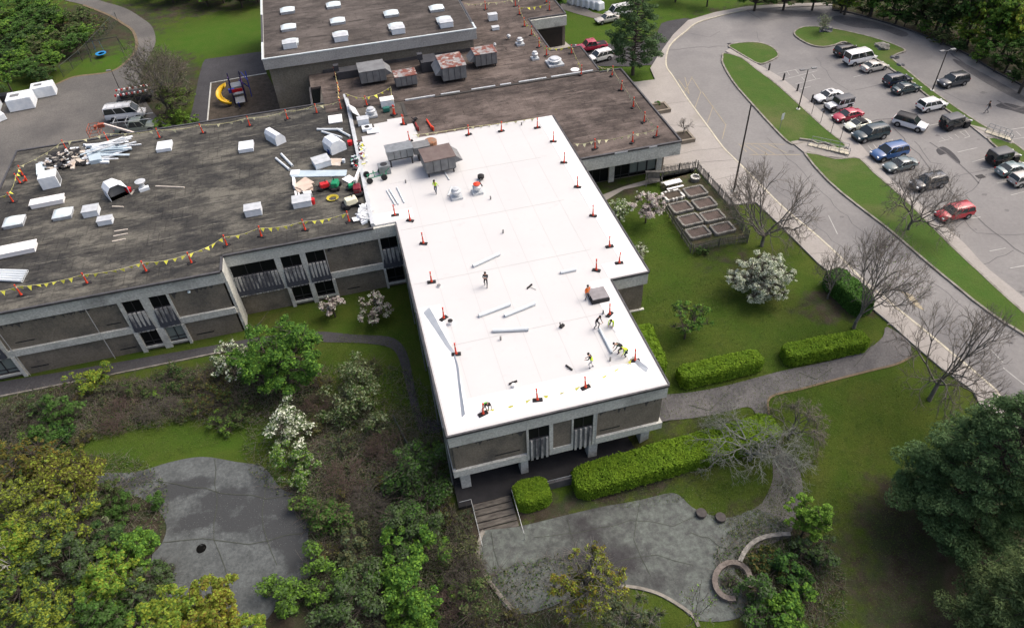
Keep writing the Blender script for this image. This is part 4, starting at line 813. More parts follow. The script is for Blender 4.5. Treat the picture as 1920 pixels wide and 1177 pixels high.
for k, (a, b) in enumerate((((215, 435), (240, 431)), ((213, 444), (240, 439)), ((211, 454), (236, 449)), ((292, 350), (346, 352.5)), ((211, 388), (232, 389)), ((246, 366), (252, 357)))):
    p, q = at(*a, ZR+.02), at(*b, ZR+.02); mb = MB(); d = q-p; mb.box((0, 0, .06), (d.length, .16, .12), rz=math.atan2(d.y, d.x))
    o = mb.build('timber_board', mat('pale_lumber', (.48, .44, .38), .8, (.36, .33, .29), 2), loc=(p+q)/2)
    tag(o, ['white board, back one of three parallel boards', 'white board, middle one of three parallel boards', 'white board, front one of three parallel boards', 'longest pale board beside the upturned fan', 'short pale board below the open vent hood', 'short tilted board beside the red bucket'][k], 'board', 'loose boards on the left wing')
# flat sheets
def flat(name, la, cat, poly, th, m, z=ZR+.02, group=None):
    P = [at(x, y, z) for x, y in poly]; c = sum(P, Vector())/len(P); mb = MB(); mb.prism([(p.x-c.x, p.y-c.y) for p in P], .01, th)
    return tag(mb.build(name, m, loc=c), la, cat, group)
M_BLUEW = mat('blue_white_sheet', (.45, .54, .60), .5, (.38, .47, .53), .8)
flat('metal_sheet', 'long pale blue metal sheet lying across the left wing', 'sheet', [(545, 321), (651, 320), (649, 331), (546, 333)], .1, M_BLUEW)
flat('metal_sheet', 'short blue metal sheet lying on the left end of the long one', 'sheet', [(546, 321), (563, 320), (560, 330), (544, 330)], .16, M_WRAP)
flat('cardboard_sheet', 'flat brown and white cardboard sheet beside the wrapped carton', 'cardboard', [(620, 298), (641, 298), (638, 312), (618, 311)], .08, mat('cardboard', (.42, .34, .27), .9, (.50, .46, .42), 1))
MP = mat('pale_plywood', (.56, .47, .40), .85, (.46, .38, .32), 1.2)
for k, (poly, la) in enumerate((([(551, 352), (585, 349), (588, 358), (560, 362)], 'lowest plywood sheet of the stack'), ([(550, 352), (573, 335), (590, 345), (566, 358)], 'plywood sheet with a dark hole on top of the stack'), ([(566, 360), (585, 350), (588, 354), (570, 365)], 'narrow tan board at the front of the plywood stack'), ([(550, 339), (555, 340), (554, 356), (551, 355)], 'thin white sheet at the left of the plywood stack'))):
    flat('plywood_sheet', la, 'plywood', poly, .12+.14*k, MP if k < 3 else M_WHITE2, group='plywood stack')
for poly, la, th in (([(641, 337), (655, 329), (668, 337), (655, 345)], 'square white sheet lying beside the machines', .1), ([(664, 345), (674, 320), (677, 322), (669, 344)], 'narrow white sheet leaning at the divider', .5), ([(552, 359), (556, 359), (557, 370), (554, 370)], 'first small white strip under the plywood', .08), ([(558, 360), (561, 360), (563, 369), (560, 369)], 'second small white strip under the plywood', .08), ([(569, 366), (585, 364), (586, 369), (572, 370)], 'white board behind the skylight box', .5)):
    flat('white_sheet', la, 'sheet', poly, th, M_WHITE2, group='white sheets near the divider')
flat('grey_mat', 'square grey white pad left of the new white roofing', 'pad', [(687, 243), (710, 241), (711, 250), (689, 252)], .16, M_WHITE2, ZR+.05)
# loose membrane flaps on the white roof: thin ribbon bowed up from the surface
def ribbon(la, pts, z=ZR+.12, m=M_FLAP):
    P = [(at(*a, z), at(*b, z), hh) for a, b, hh in pts]; c = P[0][0].copy(); mb = MB(); vs = []
    for a, b, hh in P: vs += [a-c+Vector((0, 0, .02)), b-c+Vector((0, 0, .02+hh))]
    mb.add(vs, [(2*i, 2*i+1, 2*i+3, 2*i+2) for i in range(len(P)-1)]); o = mb.build('membrane_flap', m, loc=c); s = o.modifiers.new('s', 'SOLIDIFY'); s.thickness = .015
    return tag(o, la, 'membrane flap', 'loose membrane edges')
ribbon('long folded grey membrane flap along the left edge of the white roof', [((794, 586), (806, 581), .35), ((806, 603), (816, 598), .3), ((822, 627), (828, 621), .25), ((837, 650), (842, 645), .2), ((850, 665), (852, 660), .1)])
ribbon('narrow membrane fold running to the front left corner of the white roof', [((850, 662), (852, 660), .05), ((856, 690), (860, 689), .22), ((861, 735), (866, 735), .28), ((866, 782), (873, 781), .3)])
ribbon('short curled membrane strip near the crouching pair', [((1184, 672), (1186, 668), .1), ((1196, 686), (1201, 682), .25), ((1212, 698), (1216, 692), .15)])
ribbon('crumpled grey membrane edge by the kneeling worker', [((1150, 618), (1156, 612), .1), ((1160, 630), (1166, 625), .15), ((1170, 641), (1174, 637), .1)], m=M_WHITE2)

# warning posts ------------------------------------------------
M_POST = M_RED
def make_post(lean=0):
    t = empty('warning_post', (0, 0, 0), 0, 'x', 'warning post')
    mb = MB(); mb.box((0, 0, .05), (.85, .42, .1), taper=(.92, .85)); mb.build('base', M_BLK, t, bevel=.02)
    mb = MB(); mb.lathe((0, 0, .08), [(.13, 0), (.08, .25), (.06, .8), (.05, 1.15), (.075, 1.2), (.075, 1.28), (.02, 1.3)], 10)
    o = mb.build('post', M_POST, t)
    mb = MB(); mb.lathe((0, 0, .95), [(.075, 0), (.075, .12)], 10); mb.build('reflective_band', mat('reflective_band', (.65, .5, .4), .5), t)
    return t
post0 = make_post(); used = False
def posts(rowname, pts, z, ends, flags=None, far=False):
    global used
    out = []
    for i, (px, py) in enumerate(pts):
        p = at(px, py, z); n = len(pts)
        la = 'orange warning post, %s from the %s in %s' % (ORD[i], ends, rowname)
        rz = rs.uniform(-.7, .7)+.1
        if not used: o = post0; o.location = p; o.rotation_euler = (0, 0, rz); o['label'] = la; used = True
        else: o = copy_tree(post0, p, rz, la)
        o['group'] = 'orange warning posts'; o.scale = (1, 1, 1)
        o.rotation_euler = (rs.uniform(-.06, .06), rs.uniform(-.06, .06), rz)
        out.append(p)
    return out
def pennants(la, P, dense=1.3, hh=1.15, low=.25, m=M_FLAG):
    c = P[0].copy(); mb = MB(); rope = []
    for a, b in zip(P, P[1:]):
        L = (b-a).length; n = max(3, int(L/.45))
        pts = [(a+(b-a)*k/n)-c+Vector((0, 0, hh-low*4*(k/n)*(1-k/n))) for k in range(n+1)]
        mb.path(pts, .02, 3, 0)
        d = (b-a).normalized(); s = max(1, int(L/dense))
        for k in range(s):
            f = (k+.5)/s; q = (a+(b-a)*f)-c+Vector((0, 0, hh-low*4*f*(1-f)))
            sw = Vector((rs.uniform(-.16, .16), rs.uniform(-.16, .16), -.30*rs.uniform(.5, 1)))
            mb.add([q-d*.23, q+d*.23, q+sw*1.55], [(0, 1, 2)], 1)
    return tag(mb.build('pennant_line', [M_DARK if False else mat('pale_rope', (.5, .48, .25), .8), m], loc=c), la, 'pennant line', 'yellow pennant lines')
zl = ZR+.02; zw = ZR+.12; zn = ZR+.07
a = posts('the front row on the left wing', [(40.8, 553.8), (163.8, 531.4), (274.7, 509), (359.4, 493.2), (425.6, 460.6), (490.3, 443.9), (572.6, 431.8), (655, 415.9)], zl, 'left')
pennants('yellow pennant line along the front of the left wing', [at(-12, 562, zl)]+a, .75)
b = posts('the back row on the left wing', [(125, 281), (204, 266), (299.5, 259), (381, 250), (468.7, 236.5), (539.4, 224), (594, 212.5), (639.4, 205)], zl, 'left')
pennants('pennant line along the back edge of the left wing', [at(40, 330, zl)]+b, 1.3, m=mat('cream_flag', (.62, .60, .38), .7, island=.2))
c_ = posts('the left end row', [(25, 379), (38.5, 344), (43, 329)], zl, 'near end')
pennants('yellow pennant line at the left end of the left wing', [at(-10, 385, zl)]+c_, .8)
d_ = posts('the left side of the white roof', [(741, 404), (769, 414), (794, 457), (809.3, 529), (832, 597), (855.5, 664)], zw, 'back')
e_ = posts('the front row on the white roof', [(905.7, 776), (1008, 750), (1098, 726.5), (1190.6, 676)], zw, 'left')
pennants('sparse pennant line across the front of the white roof', e_, 1.3, .5, .35)
f_ = posts('the right side of white roof', [(1007.5, 240), (1037.5, 266), (1057.5, 305.5), (1083, 351), (1112, 405), (1143, 462.5), (1161, 493.5), (1118, 507), (1143, 590)], zw, 'back')
g2 = posts('the back row on the white roof', [(768.3, 265), (878.7, 253), (940, 246.5)], zw, 'left')
pennants('white and yellow pennant line behind the white roof', [at(775, 258, zw)]+[at(878, 243, zw), at(1006, 226, zw)], 1.0, .35, .1, m=MATS['cream_flag'])
h_ = posts('the curve on the brown roof', [(1147.4, 142), (1164.3, 169.5), (1187.2, 201), (1207.3, 229), (1230.2, 256), (1185.7, 267), (1115.6, 279)], zn, 'back')
pennants('pennant line round the right brown roof', [at(1120, 139, zn)]+h_[:5]+h_[5:]+[at(1075, 285, zn)], .8, m=MATS['cream_flag'])
i_ = posts('the line down the north roof', [(910.4, 18.5), (966.4, 12), (1024.5, 5), (1030, 20), (974.2, 28), (983.3, 50), (996.4, 66), (1010.7, 89), (1024.5, 104.5), (1071.4, 101), (1089.3, 140)], zn, 'far left')
pennants('pennant line along the far edge of the north roof', [at(872, 20, zn)]+i_[:3], 1.1, m=MATS['cream_flag'])
pennants('zigzag pennant line down the north roof', i_[3:9], .9)
pennants('pennant line to the corner of the north roof', [i_[8], i_[9], i_[10]], .9)
j_ = posts('the group on the centre roof', [(629.7, 143), (635.7, 172.5), (688.3, 198), (738, 215), (740.5, 216), (756, 233), (757.5, 234.5)], zn, 'back left')
pennants('pennant line across the centre roof', [j_[0], j_[1], at(637, 198, zn)], .7, m=mat('orange_white_flag', (.6, .42, .15), .7, island=.3))
pennants('yellow pennant line between the centre roof vents', [at(650, 190, zn), j_[2], at(735, 178, zn), at(737, 205, zn)], .9)
for (px, py), (qx, qy), la, mm in (((800, 226), (812, 244), 'orange red post lying on the brown roof behind the white roofing', M_RED), ((779, 232), (784, 244), 'dark red post lying on the brown roof beside a bag', mat('dark_red', (.22, .02, .02), .6)), ((44, 341), (50, 338), 'toppled red cone beside the left end posts', M_RED)):
    p, q = at(px, py, zn), at(qx, qy, zn); mb = MB(); mb.tube((0, 0, .12), q-p+Vector((0, 0, .12)), .1, .16, 10); mb.box(q-p+Vector((0, 0, .25)), (.12, .5, .5), rz=.3); tag(mb.build('fallen_post', mm, loc=p), la, 'fallen post')
# ------------------------------------------------------------------ debris and machines on the left wing
rd = random.Random(11)
def pile(la, poly_px, n, cols, size, hh, z=ZR+.02, name='debris_pile', long_=False):
    P = [at(x, y, z) for x, y in poly_px]; c = sum(P, Vector())/len(P); mb = MB()
    xs = [p.x-c.x for p in P]; ys = [p.y-c.y for p in P]
    for k in range(n):
        x = rd.triangular(min(xs), max(xs)); y = rd.triangular(min(ys), max(ys))
        r_ = math.hypot(x/(max(xs)+.01), y/(max(ys)+.01)); zz = hh*max(0, 1-r_*.8)*rd.uniform(.3, 1)+.05
        if long_: d = (rd.uniform(size*2, size*6), rd.uniform(.1, .45), rd.uniform(.03, .15)); rz = rd.gauss(.15, .25)
        else: d = (rd.uniform(.2, 1)*size*2, rd.uniform(.15, .8)*size, rd.uniform(.03, .3)*size); rz = rd.uniform(0, 3.1)
        mb.box((x, y, zz), d, rz=rz, rx=rd.uniform(-.4, .4)*(0.3 if long_ else 1), ry=rd.uniform(-.4, .4)*(0.25 if long_ else 1), mi=rd.randrange(len(cols)))
    return tag(mb.build(name, cols, loc=c), la, 'debris pile', kind=None)
mw = M_WHITE2; mbk = M_BLK
pile('heap of torn roofing, timber and black scraps at the back left of the roof', [(84, 292), (150, 284), (166, 310), (110, 318)], 190, [mbk, M_DARK, MATS['cardboard'], MATS['pale_lumber'], M_WRAP, mbk, M_WOOD, mbk], .8, .9)
pile('heap of long white metal flashing strips beside the dark heap', [(168, 272), (232, 268), (232, 296), (175, 298)], 60, [M_WRAP, M_METALL, M_WRAP, M_BLUEW], .9, .9, long_=True)
flat('metal_sheet', 'square pale sheet in front of the heap of flashing strips', 'sheet', [(166, 290), (190, 286), (193, 305), (171, 309)], .5, M_BLUEW)
flat('metal_sheet', 'pale sheet leaning right of the square one by the heap', 'sheet', [(189, 293), (206, 292), (205, 307), (188, 307)], .2, M_WRAP)
flat('green_glass_sheet', 'pale green sheet at the left of the dark heap', 'sheet', [(69, 311), (82, 307), (86, 327), (70, 331)], .25, M_DOME)
# upturned fan, red ball bucket
c = at(269, 355, ZR+.02); t = empty('roof_fan', c, .3, 'upturned silver roof fan beside the open vent hood', 'roof fan')
mb = MB(); mb.lathe((0, 0, 0), [(.55, 0), (.5, .15), (.3, .4), (.3, .8), (.55, .95), (.6, 1.1), (.2, 1.15)], 16); mb.build('fan_housing', M_METALL, t)
mb = MB(); mb.box((.1, -.3, .2), (1.1, .5, .35)); mb.build('base', M_WRAP, t)
def bucket(la, px, py, m, r=.22, hh=.4, z=ZR+.1, name='bucket', lid=None):
    c = at(px, py, z); mb = MB(); mb.lathe((0, 0, 0), [(r*.85, 0), (r, hh), (r*.9, hh), (r*.85, hh*.9)], 14); t = empty(name, c, 0, la, name.replace('_', ' '))
    mb.build('body', m, t)
    mb = MB(); mb.lathe((0, 0, hh*.98), [(r*1.03, 0), (r*1.03, .04), (.02, .05)], 14); mb.build('lid', lid or m, t)
M_REDP = mat('red_plastic', (.50, .02, .025), .45); M_GRNP = mat('green_plastic', (.01, .22, .10), .5)
bucket('red bucket beside the open vent hood', 242, 359, M_REDP, .35, .4, ZR+.02)
bucket('white pail with a dark lid near the left edge of the white roof', 845, 607, M_WHITE2, lid=M_BLK)
bucket('small white pail with a grey lid right of a left edge post', 823, 537, M_WHITE2, r=.18, hh=.15, lid=M_HVAC)
bucket('white pail next to the cardboard sheet', 645, 305, M_WRAP, .2, .4, ZR+.02)
bucket('red fuel can beside the blue tubes at the divider', 657, 272, M_REDP, .3, .55, ZR+.02, 'fuel_can')
bucket('red fuel can beside the skylight box', 587, 382, M_REDP, .3, .6, ZR+.02, 'fuel_can')
bucket('pail in front of the front worker group on the white roof', 963, 725, M_WHITE2, .15, .3, lid=M_WHITE2)
def machine(la, px, py, mc, s=1.0, rz=0, name='roofing_machine', wheels=True, seat=True):
    c = at(px, py, ZR+.02); t = empty(name, c, rz, la, 'machine', scale=s)
    mb = MB(); mb.box((0, 0, .55), (1.1, .75, .5), taper=(.85, .85)); mb.build('engine_cover', mc, t, bevel=.06)
    mb = MB(); mb.box((-.1, 0, .25), (1.5, .6, .15)); mb.path([(-.7, -.25, .3), (-1.2, -.25, 1.0), (-1.2, .25, 1.0), (-.7, .25, .3)], .03); mb.tube((.2, .1, .8), (.2, .1, 1.1), .05); mb.build('frame', M_DARK, t)
    for x, y in ((-.5, -.42), (-.5, .42), (.5, -.42), (.5, .42)): mb = MB(); mb.tube((x, y-.08, .22), (x, y+.08, .22), .22, n=14); mb.build('wheel', M_BLK, t)
machine('red engine machine, leftmost of the machines at the divider', 610, 354, M_REDP, 1.0, .2)
machine('green and black machine behind the yellow hose coil', 630, 352, M_GRNP, 1.1, 1.3)
machine('small green trolley machine close to the divider', 661, 354, M_GRNP, .8, .1)
machine('dark red machine against the divider', 671, 362, mat('maroon_paint', (.16, .015, .025), .45), 1.2, 1.5)
machine('white four wheeled trolley machine near the front of the divider', 660, 386, mat('cream_paint', (.72, .70, .52), .5), 1.3, .25)
mb = MB()
for k in range(5): mb.path([(math.cos(a)*(.45+k*.05), math.sin(a)*(.4+k*.05), .05+k*.03) for a in np.linspace(0, 6.3, 18)], .035, 4)
tag(mb.build('hose_coil', mat('yellow_hose', (.50, .42, .05), .7), loc=at(624, 373, ZR+.02)), 'yellow hose coil lying below the red and green machines', 'hose coil')
pile('scattered tools, pails and hoses along the divider, middle stretch', [(655, 296), (672, 292), (680, 318), (664, 322)], 40, [M_DARK, M_GRNP, M_WRAP, M_BLUEW, M_REDP], .45, .5, name='tool_heap')
pile('scattered tools and bags along the back stretch of the divider', [(668, 262), (678, 262), (690, 310), (680, 312)], 36, [M_DARK, M_WRAP, MATS['maroon_paint'], M_FLAG, M_WRAP], .4, .4, z=ZR+.2, name='tool_heap')
pile('crumpled white membrane scraps at the front end of the divider', [(674, 390), (690, 390), (694, 418), (676, 422)], 26, [M_WRAP, M_WHITE2, M_METALL], .9, .35, name='scrap_heap')
pile('black bag beside the red post lying on the brown roof', [(774, 224), (782, 224), (782, 229), (774, 229)], 10, [M_BLK], .35, .3, z=ZR+.07, name='bag')
t = tag(MB().box((0, 0, .3), (.9, .6, .6)).build('tarp_bundle', mat('green_tarp', (.02, .12, .10), .7), loc=at(725, 209, ZR+.06), bevel=.1), 'dark green tarp bundle below the white box vent', 'tarp')
t = tag(MB().box((0, 0, .25), (.8, .5, .5)).build('tarp_bundle', mat('blue_tarp', (.02, .04, .16), .6), loc=at(621, 287, ZR+.02), bevel=.1), 'dark blue tarp under the angular vent hood', 'tarp')
# broom heads, pipe stubs, small tools on the white roof
def stub(la, px, py): tag(MB().lathe((0, 0, 0), [(.09, 0), (.09, .4), (.06, .4), (.06, .3)], 10).build('pipe_stub', mat('stub_grey', (.28, .28, .27), .7), loc=at(px, py)), la, 'pipe stub', 'pipe stubs through the white roof')
for la, px, py in (('small vent pipe stub in the far middle of the white roof', 943.5, 437), ('small vent pipe stub below the green cart', 761, 343), ('small vent pipe stub right of the orange covered vent', 920, 374), ('small vent pipe stub by the front membrane roll', 939, 637), ('small vent pipe stub near the back right post', 978, 235), ('small vent pipe stub by the right edge crew', 1131, 588), ('small vent pipe stub by the front crew', 1144, 676)): stub(la, px, py)
def tool(la, a, b, head=True, m=None):
    p, q = at(*a), at(*b); t = empty('push_broom', p, 0, la, 'broom'); d = q-p
    mb = MB(); mb.tube((0, 0, .06), d+Vector((0, 0, .06)), .025, n=6); mb.build('handle', m or MATS['stub_grey'], t)
    n_ = Vector((-d.y, d.x, 0)).normalized(); mb = MB(); mb.box(d+Vector((0, 0, .08)), (.75, .12, .14), rz=math.atan2(n_.y, n_.x)); mb.build('broom_head', M_BLK, t)
tool('black headed broom lying in the middle of the white roof', (1005, 544), (993, 538)); tool('short tool lying between the crews near the front', (1063, 693), (1067, 690)); tool('small black tool near the front posts', (960, 715), (962, 718))
c = at(1053, 613); t = empty('cordless_tool', c, .6, 'black hand tool with an upright handle alone on the white roof', 'tool'); mb = MB(); mb.box((.05, 0, .1), (.5, .3, .2)); mb.build('body', M_BLK, t, bevel=.03); mb = MB(); mb.tube((-.15, 0, .15), (-.25, 0, .75), .05); mb.build('handle', M_BLK, t)
c = at(902, 336); t = empty('leaf_blower', c, 0, 'black round fan with a hose right of the air units', 'blower'); mb = MB(); mb.lathe((0, 0, 0), [(.2, 0), (.38, .2), (.38, .5), (.15, .6)], 14); mb.build('body', M_BLK, t); mb = MB(); mb.path([(0, -.2, .35), (-.35, -.9, .2), (-.2, -1.5, .08)], .07, 8); mb.build('hose', M_DARK, t)

# ------------------------------------------------------------------ people: one skinned body each
def person(la, feet, cols, facing=0.0, lean=0.0, crouch=0.0, stride=0.25, arms='down', z=None, helmet=None, vest=None, stripes=False):
    """local: +x is forward. cols = dict(top, pants, skin, shoe, hair)"""
    p = feet; hz = .93*(1-crouch)+.30*crouch
    pel = Vector((0, 0, hz))
    def T(x, y, z):   # torso space, rotated by lean about the pelvis
        v = Matrix.Rotation(lean, 3, 'Y') @ Vector((x, y, z)); return pel+v
    V_ = []; E_ = []; Rr = []; tagr = []
    def v(co, r, tg, par=None):
        V_.append(Vector(co)); Rr.append(r); tagr.append(tg)
        if par is not None: E_.append((par, len(V_)-1))
        return len(V_)-1
    a = v(pel, .125, 'pants'); b = v(T(0, 0, .2), .12, 'top', a); c = v(T(0, 0, .42), .14, 'top', b); n = v(T(.0, 0, .56), .055, 'skin', c)
    hd = v(T(.03, 0, .64)+Vector((.02, 0, 0)), .075, 'skin', n); h1 = v(T(.045, 0, .72), .095, 'skin', hd); h2 = v(T(.03, 0, .80), .07, 'hair', h1)
    v(T(.155, 0, .70), .012, 'skin', h1)
    for s in (-1, 1): v(T(.035, s*.105, .70), .014, 'skin', h1)
    for s in (-1, 1):
        st = stride*s; kn_f = .18+.35*crouch
        hp = v(pel+Vector((0, s*.10, -.06)), .095, 'pants', a)
        foot = Vector((st+(-.05 if crouch else 0), s*(.12+.08*crouch), .07))
        hipp = V_[hp]; mid = (hipp+foot)/2; L = .44
        dd = (hipp-foot).length/2; off = math.sqrt(max(0, L*L-dd*dd))*1.0
        knee = mid+Vector((min(off, .42), s*.04, 0))
        k = v(knee, .062, 'pants', hp); an = v(foot, .045, 'pants', k); v(foot+Vector((.16, s*.02, -.035)), .038, 'shoe', an)
    for i, s in enumerate((-1, 1)):
        sh = v(T(0, s*.19, .47), .062, 'top', c)
        mode = arms if isinstance(arms, str) else arms[i]
        if mode == 'down': el, wr = T(-.03+.08*s*stride, s*.25, .20), T(.08, s*.26, -.04)
        elif mode == 'swing': el, wr = T(-.10*s, s*.25, .21), T(.05-.22*s, s*.24, .0)
        elif mode == 'fold': el, wr = T(.10, s*.24, .22), T(.26, -s*.02, .30)
        elif mode == 'hip': el, wr = T(-.08, s*.38, .25), T(.06, s*.20, .05)
        elif mode == 'ground': q = V_[sh]; el = q+Vector((.10, s*.05, -.26)); wr = q+Vector((.22, 0, -.50))
        elif mode == 'fwd': el, wr = T(.20, s*.22, .28), T(.42, s*.14, .24)
        e_ = v(el, .045, 'top', sh); w_ = v(wr, .032, 'skin', e_)
        d = (Vector(wr)-Vector(el)).normalized(); sd_ = d.orthogonal().normalized() if abs(d.x) < .9 else Vector((0, 1, 0)); sd_ = (Vector((1, 0, 0))-d*d.x).normalized() if abs(d.x) < .9 else Vector((0, 1, 0)); cu = d.cross(sd_)
        pa = v(Vector(wr)+d*.07, .032, 'skin', w_)
        for q, (of, ln_) in enumerate(((-.03, .065), (-.01, .078), (.01, .072), (.03, .055))):
            f1 = v(Vector(wr)+d*.11+sd_*of*1.2, .0095, 'skin', pa); v(Vector(wr)+d*(.11+ln_)+sd_*of*1.25-cu*.015*s, .008, 'skin', f1)
        t1 = v(Vector(wr)+d*.05+sd_*.05, .010, 'skin', pa); v(Vector(wr)+d*.09+sd_*.065, .009, 'skin', t1)
    bm = bmesh.new(); lay = bm.verts.layers.skin.verify(); bv = []
    for i, co in enumerate(V_):
        x = bm.verts.new(co); x[lay].radius = (Rr[i], Rr[i]); x[lay].use_root = (i == 0); bv.append(x)
    for e in E_: bm.edges.new((bv[e[0]], bv[e[1]]))
    me = bpy.data.meshes.new('tmp'); bm.to_mesh(me); bm.free(); ob = bpy.data.objects.new('tmp', me); COL.objects.link(ob)
    ob.modifiers.new('s', 'SKIN').use_smooth_shade = True; ob.modifiers.new('u', 'SUBSURF').levels = 1
    dg = bpy.context.evaluated_depsgraph_get(); nm = bpy.data.meshes.new_from_object(ob.evaluated_get(dg)); bpy.data.objects.remove(ob)
    names = ['top', 'pants', 'skin', 'shoe', 'hair']; nm.materials.clear()
    for k in names: nm.materials.append(cols[k])
    # nearest bone decides the cloth
    segs = [(V_[a_], V_[b_], tagr[b_] if tagr[b_] != 'skin' or tagr[a_] == 'skin' else tagr[b_]) for a_, b_ in E_]
    A = np.array([s[0] for s in segs]); D = np.array([s[1]-s[0] for s in segs]); DD = (D**2).sum(1)+1e-9
    sel_vest = []
    for pl in nm.polygons:
        cc = np.array(pl.center); t_ = np.clip(((cc-A)*D).sum(1)/DD, 0, 1); dist = np.linalg.norm(A+D*t_[:, None]-cc, axis=1)
        k = int(dist.argmin()); tg = segs[k][2]
        if tg == 'skin' and E_[k][0] not in (n, hd, h1) and tagr[E_[k][0]] == 'top' and t_[k] < .8 and k > 4: tg = 'top'
        pl.material_index = names.index(tg); pl.use_smooth = True
        if E_[k] in ((a, b), (b, c)): sel_vest.append(pl.index)
    nm.name = 'person'; root = bpy.data.objects.new('person', nm); COL.objects.link(root); root.location = p; root.rotation_euler = (0, 0, facing)
    tag(root, la, 'person')
    if helmet:
        mb = MB(); hc = T(.03, 0, .76); mb.lathe((0, 0, 0), [(.14, 0), (.135, .04), (.115, .09), (.06, .125), (.01, .135)], 14); o = mb.build('hard_hat' if helmet is not M_BLK else 'cap', helmet, root, smooth=True); o.location = hc; o.rotation_euler = (0, lean, 0)
    else:
        mb = MB(); hc = T(.01, 0, .74); mb.lathe((0, 0, 0), [(.112, 0), (.115, .05), (.095, .095), (.05, .12), (.01, .125)], 12); o = mb.build('hair', cols['hair'], root, smooth=True); o.location = hc; o.rotation_euler = (0, lean, 0)
    if vest:
        mb = MB(); vm = nm.vertices
        for i in sel_vest:
            pl = nm.polygons[i]; mb.add([vm[q].co+vm[q].normal*.018 for q in pl.vertices], [tuple(range(len(pl.vertices)))])
        mb.build('safety_vest', vest, root, smooth=True)
    mb = MB()
    for s in (-1, 1):
        e0 = T(.135, s*.035, .735); mb.lathe(e0, [(.001, -.012), (.012, 0), (.001, .012)], 6)
    mb.box(T(.135, 0, .655), (.02, .05, .012)); mb.build('eyes_and_mouth', M_BLK, root)
    return root
SKIN = mat('skin', (.42, .24, .16), .6); SKIN2 = mat('tan_skin', (.28, .15, .09), .6)
HAIR = mat('dark_hair', (.015, .012, .01), .7)
def cols(top, pants, shoe=M_BLK, skin=SKIN): return dict(top=top, pants=pants, skin=skin, shoe=shoe, hair=HAIR)
C_blk = mat('black_cloth', (.02, .02, .022), .9); C_gry = mat('grey_cloth', (.16, .16, .17), .9); C_lt = mat('light_cloth', (.55, .55, .55), .9); C_org = mat('orange_cloth', (.80, .17, .02), .8); C_hv = mat('hi_vis_yellow', (.55, .80, .04), .8); C_grn = mat('hi_vis_green', (.18, .62, .08), .8); C_jean = mat('jeans', (.06, .08, .12), .9); C_dg = mat('dark_green_cloth', (.02, .05, .03), .9)
person('person walking across the middle of the white roof in a black and white top', at(911.5, 536), cols(C_blk, C_blk), -1.9, .06, 0, .22, 'fold', vest=C_lt)
person('person standing in an orange shirt and grey trousers beside the roof hatch', at(1100.5, 561), cols(C_org, C_gry), -1.2, .05, 0, .10, ['down', 'hip'])
person('person in dark hooded clothing bending towards a membrane roll', at(1117.5, 615), cols(C_blk, C_gry), -.9, .45, 0, .14, 'fwd')
person('person kneeling in a yellow hi-vis top near the right roof edge', at(1147.5, 609), cols(C_hv, C_gry), -2.2, .7, .75, .12, 'ground')
person('person in dark clothes bending low, left of the crouching pair', at(1165, 661), cols(C_dg, C_blk), 2.9, 1.15, .1, .28, 'ground', vest=C_blk)
person('person in a bright yellow hi-vis top bent over, right of the crouching pair', at(1174.5, 666), cols(C_hv, C_dg), 3.4, 1.0, .2, .2, 'ground')
person('person in a green hi-vis vest and light trousers standing near the front right', at(1109.5, 688.5), cols(C_blk, C_lt), 2.6, .45, .05, .1, 'fwd', vest=C_hv)
person('person in a green hi-vis vest bent over at the front left warning post', at(910.5, 768), cols(C_blk, C_gry), -1.2, 1.0, .1, .2, 'ground', vest=C_grn)
person('person walking in a yellow hi-vis shirt below the brown topped air unit', at(818, 362), cols(C_hv, C_jean), -2.2, .15, 0, .2, ['fold', 'swing'], helmet=M_BLK)
person('person in dark clothes walking across the far car park', G(1849, 213)+Vector((0, 0, .06)), cols(C_blk, C_gry), 2.6, .1, 0, .25, 'swing')

# ------------------------------------------------------------------ vehicles
M_TYRE = mat('tyre', (.02, .02, .022), .85); M_RIM = mat('rim', (.35, .36, .37), .35, metal=.7); M_CGL = mat('car_glass', (.02, .028, .03), .06, spec=.8); M_HEAD = mat('headlight_lens', (.7, .72, .72), .15, spec=.8); M_TAIL = mat('tail_light_lens', (.35, .01, .01), .25)
def paint(n, c): return mat('paint_'+n, c, .25, spec=.6, coat=.6)
P_W = paint('white', (.72, .73, .73)); P_BK = paint('black', (.012, .012, .014)); P_DB = paint('navy', (.014, .022, .045)); P_BL = paint('blue', (.035, .10, .26)); P_RD = paint('red', (.34, .012, .04)); P_R2 = paint('bright_red', (.42, .015, .03)); P_CR = paint('cream', (.72, .74, .62)); P_SV = paint('champagne', (.48, .46, .42)); P_DG = paint('dark_grey', (.045, .052, .062)); P_GG = paint('blue_grey', (.10, .14, .15)); P_TL = paint('teal_grey', (.14, .20, .21)); P_GN = paint('sage', (.17, .20, .17)); P_DT = paint('dark_teal', (.012, .035, .045)); M_GREYTOP = mat('grey_hard_top', (.10, .105, .115), .5); M_SOFT = mat('black_soft_top', (.025, .025, .028), .85)
